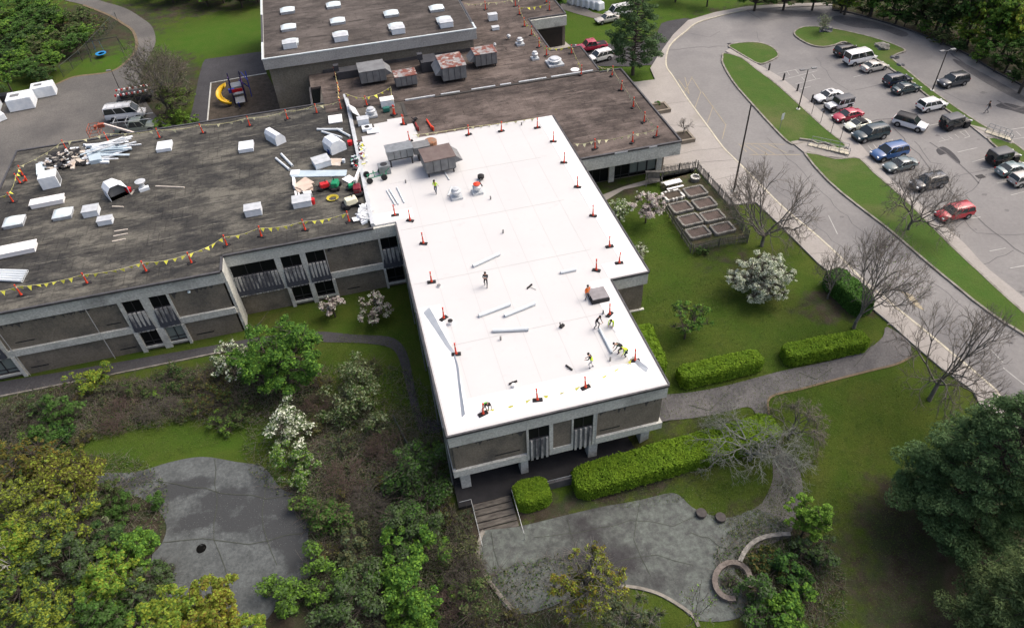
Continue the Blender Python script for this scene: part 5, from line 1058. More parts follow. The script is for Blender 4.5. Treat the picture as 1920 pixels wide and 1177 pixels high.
# body stations (x, half width factor, z bottom, z shoulder); x forward
KINDS = dict(
 sedan=dict(L=4.6, W=1.8, st=[(-2.3, .80, .42, .84), (-2.2, .90, .30, .98), (-1.5, 1, .25, 1.02), (-.6, 1, .24, .98), (.7, 1, .24, .95), (1.6, .99, .26, .86), (2.1, .90, .30, .74), (2.3, .72, .38, .60)], belt=(-1.75, 1.0), roof=(-1.0, .25), top=1.42, wheels=(-1.38, 1.42), wr=.33),
 suv=dict(L=4.7, W=1.9, st=[(-2.33, .85, .50, .95), (-2.28, .94, .36, 1.10), (-1.5, 1, .30, 1.12), (-.4, 1, .29, 1.10), (.8, 1, .29, 1.07), (1.6, .99, .32, 1.0), (2.15, .92, .36, .90), (2.35, .78, .42, .70)], belt=(-2.2, 1.15), roof=(-1.95, .45), top=1.72, wheels=(-1.4, 1.45), wr=.37),
 jeep=dict(L=4.5, W=1.85, st=[(-2.1, .95, .55, 1.12), (-2.05, .97, .45, 1.15), (-.5, .97, .45, 1.15), (.55, .96, .45, 1.15), (.75, .84, .5, 1.13), (1.9, .74, .5, 1.08), (1.98, .72, .55, 1.0)], belt=(-2.08, .75), roof=(-2.0, .55), top=1.84, wheels=(-1.35, 1.45), wr=.42),
 van=dict(L=5.8, W=2.0, st=[(-2.9, .93, .45, 1.25), (-2.85, .97, .38, 1.30), (-1, 1, .34, 1.30), (1.4, 1, .34, 1.28), (2.1, .98, .36, 1.15), (2.7, .90, .40, .98), (2.92, .75, .45, .75)], belt=(-2.85, 2.0), roof=(-2.75, 1.25), top=2.25, wheels=(-1.75, 1.95), wr=.37),
 pickup=dict(L=5.7, W=1.95, st=[(-2.85, .93, .55, 1.02), (-2.8, .96, .42, 1.08), (-.9, .97, .38, 1.10), (0, 1, .36, 1.10), (1.2, 1, .36, 1.10), (2.5, .97, .40, 1.05), (2.85, .85, .48, .80)], belt=(-.85, 1.35), roof=(-.65, .75), top=1.85, wheels=(-1.85, 1.85), wr=.40),
 beetle=dict(L=4.1, W=1.75, st=[(-2.05, .6, .40, .66), (-1.85, .82, .30, .92), (-1.2, 1, .26, 1.0), (0, 1, .25, .98), (1.0, 1, .26, .94), (1.7, .84, .30, .84), (2.05, .6, .38, .58)], belt=(-1.2, .85), roof=(-.9, .25), top=1.42, wheels=(-1.28, 1.25), wr=.34))
def vehicle(name, la, kind, px, py, dpx, m, s=.9, z=None, roofm=None, cat='car', sunroof=False, rack=None, group='cars parked by the school', gz=None):
    K = KINDS[kind]; W = K['W']/2
    g = G(px, py) if z is None else Vector(Z(px, py, z)); g2_ = G(px+dpx[0], py+dpx[1]) if z is None else Vector(Z(px+dpx[0], py+dpx[1], z))
    rz = math.atan2(g2_.y-g.y, g2_.x-g.x)
    t = empty(name, (g.x, g.y, g.z+(.07 if gz is None else gz)), rz, la, cat, group, scale=s)
    def sec(x, f, zb, zt):
        w_ = W*f; return [(x, -w_*.88, zb), (x, -w_, zb+.14), (x, -w_, zt-.20), (x, -w_*.93, zt-.05), (x, -w_*.80, zt), (x, 0, zt+.035), (x, w_*.80, zt), (x, w_*.93, zt-.05), (x, w_, zt-.20), (x, w_, zb+.14), (x, w_*.88, zb)]
    mb = MB(); vs = []; n = 11
    for q in K['st']: vs += sec(*q)
    ns = len(K['st']); fs = [(i*n+k, i*n+(k+1) % n, (i+1)*n+(k+1) % n, (i+1)*n+k) for i in range(ns-1) for k in range(n)] + [tuple(range(n-1, -1, -1)), tuple(range((ns-1)*n, ns*n))]
    mb.add(vs, fs); bo = mb.build('body', m, t, smooth=True); ed = bo.modifiers.new('e', 'EDGE_SPLIT'); ed.split_angle = R(38)
    # cabin
    b0, b1 = K['belt']; r0, r1 = K['roof']; top = K['top']; zb = [q[3] for q in K['st'] if abs(q[0]) < 1.2][0]
    wb = W*.93; wt = W*(.80 if kind not in ('jeep', 'van') else .88)
    box_ = [(b0, -wb, zb-.02), (b1, -wb, zb-.04), (b1, wb, zb-.04), (b0, wb, zb-.02), (r0, -wt, top-.05), (r1, -wt, top-.05), (r1, wt, top-.05), (r0, wt, top-.05)]
    if kind != 'beetle':
        mb = MB(); mb.add(box_, [(0, 1, 5, 4), (1, 2, 6, 5), (2, 3, 7, 6), (3, 0, 4, 7)]); gl = mb.build('window', M_CGL, t)
        mb = MB(); n_ = [Vector(p) for p in box_]
        for a_, b_ in ((0, 4), (1, 5), (2, 6), (3, 7)): mb.tube(n_[a_], n_[b_], .05, .045, 6)
        for f in ((.36, .68) if kind != 'pickup' else (.5,)):
            for a_, b_, c_2, d_2 in ((0, 1, 4, 5), (3, 2, 7, 6)): mb.tube(n_[a_].lerp(n_[b_], f), n_[c_2].lerp(n_[d_2], f-.02), .045, n=6)
        for f in ([.0, .22] if kind == 'van' else []): pass
        mb.tube(n_[4], n_[5], .05, n=6); mb.tube(n_[7], n_[6], .05, n=6); mb.build('pillars', m if roofm is None or kind == 'jeep' else M_DARK, t, smooth=True)
        mb = MB(); xs = [r0-.04, r0+.12, (r0+r1)/2, r1-.12, r1+.05]; vs = []
        for i, x in enumerate(xs):
            e_ = 0 if i in (0, 4) else 1
            for y_, zz in ((-wt-.03, -.06), (-wt*.85, .0+.02*e_), (0, .02+.035*e_), (wt*.85, .0+.02*e_), (wt+.03, -.06)): vs.append((x, y_, top+zz-(0 if e_ else .02)))
        fs = [(i*5+k, i*5+5+k, i*5+6+k, i*5+1+k) for i in range(4) for k in range(4)]
        mb.add(vs, [f[::-1] for f in fs]); ro = mb.build('roof', roofm or m, t, smooth=True)
        if kind == 'jeep': so_ = ro.modifiers.new('s', 'SOLIDIFY'); so_.thickness = .08
        if sunroof: mb = MB(); mb.box(((r0+r1)/2+.15, 0, top+.07), (.55, .8, .02)); mb.build('sunroof', M_CGL, t)
        if kind == 'suv':
            for s_ in (-1, 1): MB().tube((r0+.1, s_*wt*.92, top+.05), (r1-.1, s_*wt*.92, top+.05), .025, n=5).build('roof_rail', M_DARK, t)
    else:
        mb = MB(); mb.add([(.15, -wt, top-.1), (.15, wt, top-.1), (.9, wb*.95, .98), (.9, -wb*.95, .98)], [(0, 1, 2, 3)]); mb.build('windscreen', M_CGL, t)
        mb = MB(); mb.path([(.9, -wb*.95, .98), (.15, -wt, top-.1), (.15, wt, top-.1), (.9, wb*.95, .98)], .05, 6); mb.build('windscreen_frame', m, t)
        mb = MB(); vs = []
        for x, zz in ((.2, top-.07), (-.4, top), (-1.0, top-.18), (-1.35, 1.0)):
            for y_, dz in ((-wt, -.06), (-wt*.7, .02), (0, .05), (wt*.7, .02), (wt, -.06)): vs.append((x, y_, zz+dz))
        mb.add(vs, [(i*5+k, i*5+1+k, i*5+6+k, i*5+5+k) for i in range(3) for k in range(4)])
        for sg in (0, 4): mb.add([vs[sg], vs[5+sg], vs[10+sg], vs[15+sg], (-1.2, vs[sg][1], .95), (.2, vs[sg][1], .95)], [(0, 1, 2, 3, 4, 5)])
        mb.build('soft_top', M_SOFT, t)
    if kind == 'pickup':
        mb = MB(); mb.b2(-2.7, -.95, -W*.84, W*.84, 1.09, 1.125); mb.build('cargo_bed', M_BLK, t)
    # wheels and arches
    for x in K['wheels']:
        for s_ in (-1, 1):
            y_ = s_*(W-.10); r_ = K['wr']
            mb = MB(); mb.tube((x, y_-.12*s_, r_), (x, y_+.115*s_, r_), r_, n=18); wh = mb.build('wheel', M_TYRE, t)
            mb = MB(); mb.lathe((0, 0, 0), [(r_*.62, 0), (r_*.62, .012), (r_*.5, .02), (.03, .03)], 12); o = mb.build('rim', M_RIM if m is not P_BK else M_DARK, wh); o.location = (x, y_+.116*s_, r_); o.rotation_euler = (-s_*math.pi/2, 0, 0)
            mb = MB(); mb.tube((x, s_*(W-.25), r_+.02), (x, s_*(W+.004), r_+.02), r_*1.2, n=20); mb.build('wheel_arch', M_BLK, t)
    fx = K['st'][-1][0]; bx = K['st'][0][0]; hz_ = K['st'][-2][3]-.12
    for s_ in (-1, 1):
        mb = MB(); mb.box((K['st'][-2][0]+.08, s_*W*.72, hz_), (.22, .36, .16), rz=-s_*.5); mb.build('headlight', M_HEAD, t, bevel=.03)
        mb = MB(); mb.box((K['st'][1][0]-.02, s_*W*.78, K['st'][1][3]-.18), (.12, .28, .2 if kind != 'van' else .5), rz=s_*.3); mb.build('tail_light', M_TAIL, t, bevel=.02)
        mb = MB(); mb.box((K['belt'][1]-.35, s_*(W+.08), zb+.06), (.12, .2, .14)); mb.build('mirror', m if m is not P_W else M_DARK, t, bevel=.03)
    mb = MB(); mb.box((fx-.02, 0, .42), (.12, W*1.25, .2)); mb.build('grille', M_BLK, t, bevel=.02)
    mb = MB(); mb.box((bx+.0, 0, .5), (.12, W*1.5, .2)); mb.build('bumper', M_DARK if kind != 'sedan' else m, t, bevel=.03)
    mb = MB(); mb.box((bx-.04, 0, .72), (.03, .32, .14)); mb.build('number_plate', M_WHITE2, t)
    if kind == 'jeep':
        mb = MB(); mb.tube((-2.1, 0, .98), (-2.32, 0, .98), .38, n=18); mb.build('spare_wheel', M_TYRE, t)
        mb = MB()
        for s_ in (-1, 1): mb.box((1.45, s_*.80, .95), (1.0, .28, .07)); mb.box((-1.35, s_*.94, .98), (1.0, .16, .07))
        mb.build('fender', M_BLK, t, bevel=.02)
    return t
N1 = (-42, 9.3); N2 = (48, -10.5)
for la, k, px, py, d, m, kw in (
  ('white sedan with a sunroof, first car along the sidewalk row', 'sedan', 1551, 188, N1, P_W, dict(sunroof=True)),
  ('boxy off-roader with white bonnet and grey roof next to the white sedan', 'jeep', 1570, 205, N1, P_W, dict(roofm=M_GREYTOP)),
  ('bright red sedan between the off-roader and the cream convertible', 'sedan', 1587, 224, N1, P_RD, {}),
  ('small cream convertible with a black soft top', 'beetle', 1606, 241.5, N1, P_CR, {}),
  ('long dark green-black SUV beside the cream convertible', 'suv', 1629, 260, N1, P_DT, dict(s=1.0)),
  ('shiny blue SUV beside the white hatched bay', 'suv', 1664, 295, N1, P_BL, dict(s=.98)),
  ('grey green sedan beside the blue SUV, partly behind twigs', 'sedan', 1685, 317, N1, P_GG, {}),
  ('dark SUV hidden behind the bare tree on the grass strip', 'suv', 1737, 351, N1, P_DG, {}),
  ('red SUV parked alone below the bare tree', 'suv', 1785, 408, N1, P_R2, {}),
  ('black SUV half hidden behind the white van', 'suv', 1587, 103, N2, P_BK, dict(s=.9)),
  ('beige silver sedan parked beside the white van', 'sedan', 1637, 132, N2, P_SV, {}),
  ('navy SUV next to the dark sedan at the island kerb', 'suv', 1680, 158, N2, P_DB, dict(s=.88)),
  ('dark teal sedan next to the navy SUV', 'sedan', 1696, 173, N2, P_DT, {}),
  ('white SUV parked against the grass island', 'suv', 1744, 205, N2, P_W, dict(s=.88)),
  ('white SUV with a black roof driving between the rows', 'suv', 1703, 239, (46, 13), P_W, dict(s=.9, roofm=M_DARK)),
  ('black boxy off-roader with a spare wheel by the grass island', 'jeep', 1787, 239, N2, P_BK, dict(roofm=M_GREYTOP, s=.92)),
  ('black boxy off-roader near the far landing, lower of the two', 'jeep', 1876, 304, N2, P_BK, dict(roofm=M_GREYTOP, s=.92)),
  ('teal grey sedan at the right edge of the car park', 'sedan', 1895, 325, N2, P_TL, {}),
  ('silver SUV cut by the right edge of the picture', 'suv', 1918, 344, N2, P_SV, dict(s=.85)),
  ('dark grey SUV standing in the outer lane beyond the grass island', 'suv', 1784, 160, (-45, 9), P_DG, dict(s=.92)),
  ('white SUV parked beside the red pickup by the delivery door', 'suv', 1124, 114, (-40, 10), P_W, {})):
    vehicle('parked_car', la, k, px, py, d, m, **kw)
vehicle('parked_van', 'long white passenger van with dark side windows', 'van', 1610, 118, N2, P_W, .88, cat='van')
vehicle('pickup_truck', 'red pickup truck with an empty black bed by the delivery door', 'pickup', 1108, 95, (-40, 6), P_RD, .9, cat='pickup truck')
vehicle('parked_car', 'pale car half hidden under the tall pine on the dirt track', 'sedan', 1138, 42, (-40, 8), P_SV, .9)
vehicle('parked_van', 'white van parked beyond the tall pine', 'van', 1160, 30, (-40, 8), P_W, .8, cat='van', group=None)
# service yard vehicles
gy = .06
vy = vehicle('service_van', 'white service van in the yard behind the left wing', 'van', 240, 222, (40, -5), P_W, 1.0, cat='van', group='vehicles in the service yard')
mb = MB()
for x in (-2.2, -1, .2, 1.2): mb.tube((x, -.85, 2.32), (x, .85, 2.32), .03)
for y_ in (-.85, .85): mb.tube((-2.5, y_, 2.34), (1.3, y_, 2.34), .035)
mb.build('roof_rack', M_METALL, vy)
vp = vehicle('pickup_truck', 'sage green crew cab pickup with a ladder rack in the yard', 'pickup', 262, 247, (40, -4.5), P_GN, 1.1, cat='pickup truck', group='vehicles in the service yard')
mb = MB()
for x in (-2.6, -1.0): mb.path([(x, -.85, 1.1), (x, -.85, 2.0), (x, .85, 2.0), (x, .85, 1.1)], .04)
for y_ in (-.8, .8): mb.tube((-2.9, y_, 2.05), (2.4, y_, 2.05), .04)
mb.build('ladder_rack', M_METALL, vp)
c = G(258, 190); t = empty('flatbed_trailer', (c.x, c.y, c.z+.06), .05, 'dark flatbed trailer loaded with red and white barriers', 'trailer')
mb = MB(); mb.box((0, 0, .8), (5.5, 2.2, .5)); mb.build('bed', M_DARK, t); mb = MB(); mb.box((0, 0, 1.35), (4.2, 1.6, .6)); mb.build('load', mat('dark_load', (.03, .035, .04), .8), t, bevel=.1)
for y_ in (-1.0, .9):
    mb = MB()
    for k in range(13): mb.box((-2.6+k*.42, y_, 1.85), (.21, .25, .28), mi=k % 2)
    mb.build('striped_barrier', [M_REDP, M_WHITE2], t)
for x in (-1.2, -.2):
    for y_ in (-1.1, 1.1): mb = MB(); mb.tube((x, y_-.12, .38), (x, y_+.12, .38), .38, n=16); mb.build('wheel', M_TYRE, t)
# white wrapped stacks in the yard
for la, px, py, d, rz in (('white wrapped block, right of the pair in the yard', 87, 178, (3.5, 2.4, 1.8), .12), ('large white wrapped block in the middle of the yard edge', 46, 200, (3.8, 3.2, 2.0), .10), ('white wrapped block at the left picture edge, upper', -12, 205, (2.6, 2.4, 1.5), .1), ('white bag at the left picture edge, lower', 0, 226, (1.8, 1.8, 1.1), .6)):
    c = G(px, py); t = empty('wrapped_stack', (c.x, c.y, c.z+.06), rz, la, 'wrapped stack', 'wrapped insulation stacks'); mb = MB(); mb.box((0, 0, d[2]/2), d, taper=(.97, .95)); mb.build('wrap', M_WRAP, t, bevel=.12)
    mb = MB(); mb.box((-d[0]*.15, 0, d[2]+.01), (d[0]*.35, d[1]*.3, .06)); mb.build('torn_patch', M_HVAC, t)
    mb = MB(); mb.box((0, 0, .05), (d[0]*1.02, d[1]*1.02, .1)); mb.build('pallet', M_WOOD, t)
for k in range(6):
    c = G(1073+k*10, 7+k*2.2); t = tag(MB().box((0, 0, .7), (1.5, 1.7, 1.4), taper=(.85, .85)).build('white_bale', M_WRAP, loc=(c.x, c.y, c.z), bevel=.2), 'white wrapped bale beyond the north roof, %s from the left' % ORD[k], 'bale', 'white bales beyond the roof'); t.rotation_euler = (0, 0, .3)
tag(MB().box((0, 0, 1.2), (8, 3, 2.4), taper=(.98, .9)).build('dumpster', mat('dark_blue_steel', (.02, .03, .045), .6), loc=tuple(G(888, 4)), bevel=.05), 'dark blue steel container behind the hall', 'container')
c = G(10, 189); tag(MB().box((0, 0, .6), (3, 1.5, 1.0)).build('dark_trailer', M_DARK, loc=(c.x, c.y, c.z), bevel=.08), 'low dark trailer between the wrapped blocks', 'trailer')
# boom lift
base = G(330, 245); tip = Vector(Z(195, 233, 6.5)); b0 = Vector((-22, 97.5, 2.6))
t = empty('boom_lift', (-22, 97.5, 0), 0, 'boom lift with a long white arm and orange basket behind the left wing', 'boom lift')
L = t.location
mb = MB(); mb.box((0, 0, 1.0), (4.0, 2.2, .9)); mb.build('chassis', M_DARK, t, bevel=.08)
mb = MB(); mb.box((0, 0, 1.9), (2.6, 1.7, 1.1)); mb.build('turret', M_RED, t, bevel=.08)
for x in (-1.4, 1.4):
    for y_ in (-1.15, 1.15): mb = MB(); mb.tube((x, y_-.2, .5), (x, y_+.2, .5), .5, n=18); mb.build('wheel', M_TYRE, t)
tip_l = tip-L; mb = MB(); mb.tube((0, 0, 2.4), tip_l*.62+Vector((0, 0, .9)), .26, .24, 4); mb.tube(tip_l*.58+Vector((0, 0, 1.0)), tip_l, .18, .16, 4); mb.build('boom', mat('boom_white', (.62, .56, .52), .5), t)
mb = MB(); q = tip_l; mo = mat('orange_basket', (.30, .085, .05), .6)
mb.box(q+Vector((-.4, 0, -.1)), (.8, .5, .5)); 
for z_ in (-1.1, -.6, -.1): mb.path([q+Vector((-2.2, -1.0, z_)), q+Vector((-.9, -1.0, z_)), q+Vector((-.9, 1.0, z_)), q+Vector((-2.2, 1.0, z_)), q+Vector((-2.2, -1.0, z_))], .035)
for x in (-2.2, -.9):
    for y_ in (-1, 0, 1): mb.tube(q+Vector((x, y_, -1.2)), q+Vector((x, y_, -.05)), .03)
mb.box(q+Vector((-1.2, 0, -.2)), (.3, .6, .4)); mb.build('basket', mo, t)

# ------------------------------------------------------------------ poles, signs, fences
def light_pole(la, a, b, heads, r=.09):
    g = G(*a); dist = (Vector(CAM)-g).length
    lo, hi = 1, 20
    for _ in range(40):
        m_ = (lo+hi)/2; q = np.array([g.x, g.y, g.z+m_])-CAM; y_ = 588.5-FPX*(q@_u)/(q@_f)
        if y_ > b[1]: lo = m_
        else: hi = m_
    H = lo; t = empty('lamp_post', g, 0, la, 'lamp post')
    mb = MB(); mb.tube((0, 0, 0), (0, 0, H), r, r*.65, 8); mb.build('pole', mat('bronze_metal', (.04, .035, .032), .5), t)
    mb = MB(); mb.lathe((0, 0, 0), [(.28, 0), (.28, .25), (.15, .3)], 12); mb.build('footing', M_CONC, t)
    for s in heads:
        mb = MB(); mb.path([(0, 0, H), (s*.5, 0, H+.15)], .04); mb.box((s*.85, 0, H+.12), (.7, .35, .16)); mb.build('lamp_head', M_HVAC if abs(s) < 2 else M_DARK, t, bevel=.03)
light_pole('twin headed lamp post on the long grass island', (1496, 207), (1516, 131), (-1, 1))
light_pole('twin headed lamp post on the parking island beside the grey SUV', (1747, 172), (1776, 96), (-1, 1))
light_pole('tall dark pole with no visible lamp by the road and garden', (1375, 361), (1403, 196), (), .12)
light_pole('thin lamp post at the edge of the service yard', (228, 176), (214, 133), (-.5,), .07)
def sign(la, a, hh, w_=.45, z_=.6, m=None, nosign=False):
    g = G(*a); t = empty('sign_post', g, .3, la, 'sign post', 'sign posts')
    mb = MB(); mb.tube((0, 0, 0), (0, 0, hh), .035, n=6); mb.build('pole', M_GALV if m else M_DARK, t)
    mb = MB(); mb.box((0, -.05, hh-z_/2), (w_, .03, z_)); mb.build('sign_plate', m or M_DARK, t)
sign('tall pale sign post on the long grass island near the road', (1461, 246), 2.6, .5, .9, mat('sign_pale', (.45, .5, .5), .5))
for k, (x, y) in enumerate(((1521, 216), (1538, 232), (1557, 252), (1575, 263))): sign('thin parking sign post on the grass, %s from the far end' % ORD[k], (x, y), 2.0, .3, .4)
for k, (x, y) in enumerate(((1441, 134), (1468, 153), (1494, 173), (1521, 193))):
    g = G(x, y); t = tag(MB().lathe((0, 0, 0), [(.12, 0), (.12, 1.0), (.08, 1.1), (.01, 1.12)], 10).build('bollard', M_DARK, loc=g+Vector((0, 0, .15))), 'dark bollard along the parking sidewalk, %s from the far end' % ORD[k], 'bollard', 'bollards')
sign('dark post in the grass strip beside the bare tree', (1684, 390), 2.0, .2, .3)
# stairs with rails between the islands
def rail_steps(la, pts_a, pts_b, y0=.2):
    P = gpx(pts_a); Q = gpx(pts_b); c = G(*pts_a[0]); t = empty('ramp_steps', c, 0, la, 'steps'); mb = MB()
    n = 9
    for k in range(n):
        f = (k+.5)/n; a = P[0].lerp(P[1], f); b = Q[0].lerp(Q[1], f); m_ = (a+b)/2; d = (b-a)
        mb.box((m_.x-c.x, m_.y-c.y, .25+.02*k), (d.length, (P[1]-P[0]).length/n*.86, .12+.04*(k % 2)), rz=math.atan2(d.y, d.x))
    mb.build('treads', M_YKERB, t); mr = MB()
    for S in (P, Q):
        a = Vector((S[0].x-c.x, S[0].y-c.y, 1.2)); b = Vector((S[1].x-c.x, S[1].y-c.y, 1.3)); mr.tube(a, b, .03); mr.tube(a-Vector((0, 0, .45)), b-Vector((0, 0, .45)), .025)
        for k in range(5): q = a.lerp(b, k/4); mr.tube(q, q-Vector((0, 0, 1.1)), .03)
    mr.build('handrail', M_GALV, t)
rail_steps('pale steps with metal rails across the long grass strip', [(1513, 276), (1590, 296)], [(1520, 271), (1588, 287)])
rail_steps('pale steps with metal rails across the far parking island', [(1845, 252), (1893, 270)], [(1850, 247), (1890, 262)])
strip('landing_kerb', gpx([(1498, 265), (1520, 268), (1532, 274), (1545, 272), (1566, 281)]), .25, M_KERB, .2, .25)

def picket(la, px, hh=1.5, seg=.18, gaps=(), group=None):
    P = [G(*p) for p in px]; c = P[0].copy(); t = empty('picket_fence', c, 0, la, 'fence', group); mb = MB(); mr = MB(); mp_ = MB()
    for a, b in zip(P, P[1:]):
        L = (b-a).length; n = int(L/seg); d = (b-a).normalized(); rz = math.atan2(d.y, d.x)
        for k in range(n):
            if rd.random() < .06: continue
            q = a.lerp(b, (k+.5)/n)-c; mb.box(q+Vector((0, 0, hh/2)), (.09, .025, hh*rd.uniform(.93, 1.04)), rz=rz, ry=rd.uniform(-.04, .04))
        nor = Vector((-d.y, d.x, 0))*.045
        for zz in (.35, hh-.3): mr.tube(a-c+nor+Vector((0, 0, zz)), b-c+nor+Vector((0, 0, zz)), .04, n=4)
        m_ = max(1, round(L/2.4))
        for k in range(m_+1): q = a.lerp(b, k/m_)-c+nor*2; MB().tube(q, q+Vector((0, 0, hh+.1)), .06, n=6).build('post', M_WOOD, t)
    mb.build('pickets', M_WOOD, t); mr.build('rails', M_WOOD, t)
picket('weathered picket fence between the garden and the plaza, north side', [(1243, 332), (1303, 321)])
picket('weathered picket fence along the right side of the garden', [(1305, 322), (1367, 392), (1400, 452)])
picket('weathered picket fence across the front of the garden', [(1400, 455), (1347, 462), (1298, 475)], 1.2)
picket('weathered picket fence along the left side of the garden', [(1296, 474), (1262, 420), (1245, 392)], 1.2)
# raised beds
for k, (x, y, w_, d_) in enumerate(((1303, 363, 2.35, 1.75), (1320, 385, 2.35, 1.75), (1335, 409, 2.35, 1.7), (1354, 432, 2.3, 1.6), (1276, 392.5, 2.3, 1.75), (1293, 416.5, 2.35, 1.75), (1308, 440, 2.35, 1.6), (1261, 370, 2.2, 1.6))):
    c = G(x, y); la = 'stone edged raised garden bed, %s' % ['right column, farthest', 'right column, second', 'right column, third', 'right column, nearest the road fence corner', 'left column, second', 'left column, third', 'left column, nearest', 'left column, farthest, edged with white stones'][k]
    t = empty('raised_bed', (c.x, c.y, c.z+.05), .05, la, 'garden bed', 'raised garden beds'); rr_ = random.Random(k); mb = MB()
    n1, n2 = 10, 7
    for i in range(n1):
        for s in (-1, 1): mb.box((-w_/2+w_*(i+.5)/n1, s*d_/2, .2), (w_/n1*.92, .26, .4*rr_.uniform(.85, 1.05)), rz=rr_.uniform(-.06, .06), mi=0 if k != 7 or rr_.random() < .45 else 1)
    for i in range(n2):
        for s in (-1, 1): mb.box((s*w_/2, -d_/2+d_*(i+.5)/n2, .2), (.26, d_/n2*.92, .4*rr_.uniform(.85, 1.05)), rz=rr_.uniform(-.06, .06), mi=0 if k != 7 or rr_.random() < .45 else 1)
    mb.build('stone_edging', [M_STONE, mat('white_stone', (.7, .7, .66), .8)], t, bevel=.03)
    mb = MB(); mb.box((0, 0, .14), (w_*.95, d_*.95, .26)); mb.build('soil', M_SOIL if k != 7 else M_MULCH, t)
# picnic table, glider bench, planter
c = G(1260, 352); t = empty('picnic_table', (c.x, c.y, c.z+.05), .08, 'white topped picnic table in the walled garden', 'picnic table')
mb = MB(); mb.box((0, 0, .76), (2.2, .75, .07)); mb.build('tabletop', M_WHITE2, t)
for s in (-1, 1): mb = MB(); mb.box((0, s*.72, .45), (2.2, .28, .05)); mb.build('bench_seat', M_WHITE2, t)
mb = MB()
for x in (-.8, .8):
    mb.box((x, -.35, .38), (.08, .08, .85), rx=.5); mb.box((x, .35, .38), (.08, .08, .85), rx=-.5); mb.box((x, 0, .42), (.08, 1.7, .1))
mb.build('legs', M_WOOD, t)
c = G(1225, 345); t = empty('glider_bench', (c.x, c.y, c.z+.05), -.3, 'weathered wooden bench swing beside the picnic table', 'bench')
mb = MB(); mb.box((0, 0, .5), (1.5, .8, .08)); mb.build('seat', M_WOOD, t); mb = MB(); mb.box((0, .45, .9), (1.5, .08, .7), rx=-.2); mb.build('backrest', M_WOOD, t)
mb = MB()
for x in (-.95, .95):
    for s in (-1, 1): mb.tube((x, s*.7, 0), (x, s*.1, 1.7), .05, n=4)
    mb.tube((x, -.5, .7), (x, .5, .7), .04, n=4)
mb.box((0, 0, 1.72), (2.2, .4, .08)); mb.build('frame', M_WOOD, t)
c = G(1303, 339); t = empty('stone_planter', (c.x, c.y, c.z+.05), 0, 'round stone planter with a white rim in the garden corner', 'planter')
mb = MB(); mb.lathe((0, 0, 0), [(.55, 0), (.62, .45), (.6, .5), (.42, .5), (.4, .35)], 14); mb.build('pot', M_STONE, t)
mb = MB()
for k in range(9): a = k*.55+.5; mb.box((.5*math.cos(a), .5*math.sin(a), .54), (.22, .2, .1), rz=a)
mb.build('white_stones', MATS['white_stone'], t, bevel=.03)
# entrance planters
for la, px, py, s in (('square concrete planter by the entrance, farther one with shrubs', 1237, 208, 2.3), ('square concrete planter by the entrance, nearer one with a small bare tree', 1280, 263, 2.4)):
    c = G(px, py); t = empty('square_planter', (c.x, c.y, c.z+.18), 0, la, 'planter', 'entrance planters'); mb = MB(); a = s
    for x0, x1, y0, y1 in ((-a/2, a/2, -a/2, -a/2+.3), (-a/2, a/2, a/2-.3, a/2), (-a/2, -a/2+.3, -a/2+.3, a/2-.3), (a/2-.3, a/2, -a/2+.3, a/2-.3)): mb.b2(x0, x1, y0, y1, 0, .5)
    mb.build('wall', M_WOOD if False else mat('planter_wall', (.24, .21, .17), .9, (.17, .15, .12), 1), t); mb = MB(); mb.box((0, 0, .2), (a-.62, a-.62, .38)); mb.build('soil', M_MULCH, t)
# patio walls: ring and curved seat wall, round stone stools, parking island rocks
def arcwall(la, name, pts, w_, hh, closed=False, m=M_STONE):
    P = crom(gpx(pts), closed=closed, sub=5); c = Vector((P[0].x, P[0].y, float(h(P[0].x, P[0].y))))
    if closed: P = P+[P[0]]
    mb = MB(); vs = []; n = len(P)
    for i, p in enumerate(P):
        d = (P[min(i+1, n-1)]-P[max(i-1, 0)]).normalized(); q = Vector((-d.y, d.x))*w_/2
        vs += [(p.x+q.x-c.x, p.y+q.y-c.y, -.1), (p.x+q.x-c.x, p.y+q.y-c.y, hh), (p.x-q.x-c.x, p.y-q.y-c.y, hh), (p.x-q.x-c.x, p.y-q.y-c.y, -.1)]
    mb.add(vs, [(i*4+k, i*4+4+k, i*4+5+k, i*4+1+k) for i in range(n-1) for k in range(3)])
    return tag(mb.build(name, m, loc=c), la, 'low wall')
M_PINK = mat('brown_coping', (.165, .145, .13), .9, (.115, .10, .09), 1.5, fine=5)
ring = [(1372+33*math.cos(a), 1092+34*math.sin(a)) for a in np.linspace(.45*math.pi, 2.12*math.pi, 16)]
arcwall('broken round brick ring on the patio with twigs inside', 'ring_wall', ring, .42, .45, m=M_PINK)
arcwall('curved low wall behind the dark shrubs of the patio', 'seat_wall', [(1385, 1058), (1396, 1036), (1415, 1018), (1443, 1008), (1480, 1005)], .35, .45, m=M_STONE)
for la, x, y in (('round dark stone stool, left of the pair at the patio edge', 1314, 965), ('round dark stone stool, right of the pair at the patio edge', 1350, 973)):
    tag(MB().lathe((0, 0, 0), [(.42, 0), (.45, .35), (.42, .42), (.02, .42)], 16).build('stone_stool', mat('dark_stone', (.055, .05, .05), .9, (.08, .075, .07), 3), loc=G(x, y)), la, 'stone stool', 'patio stools')
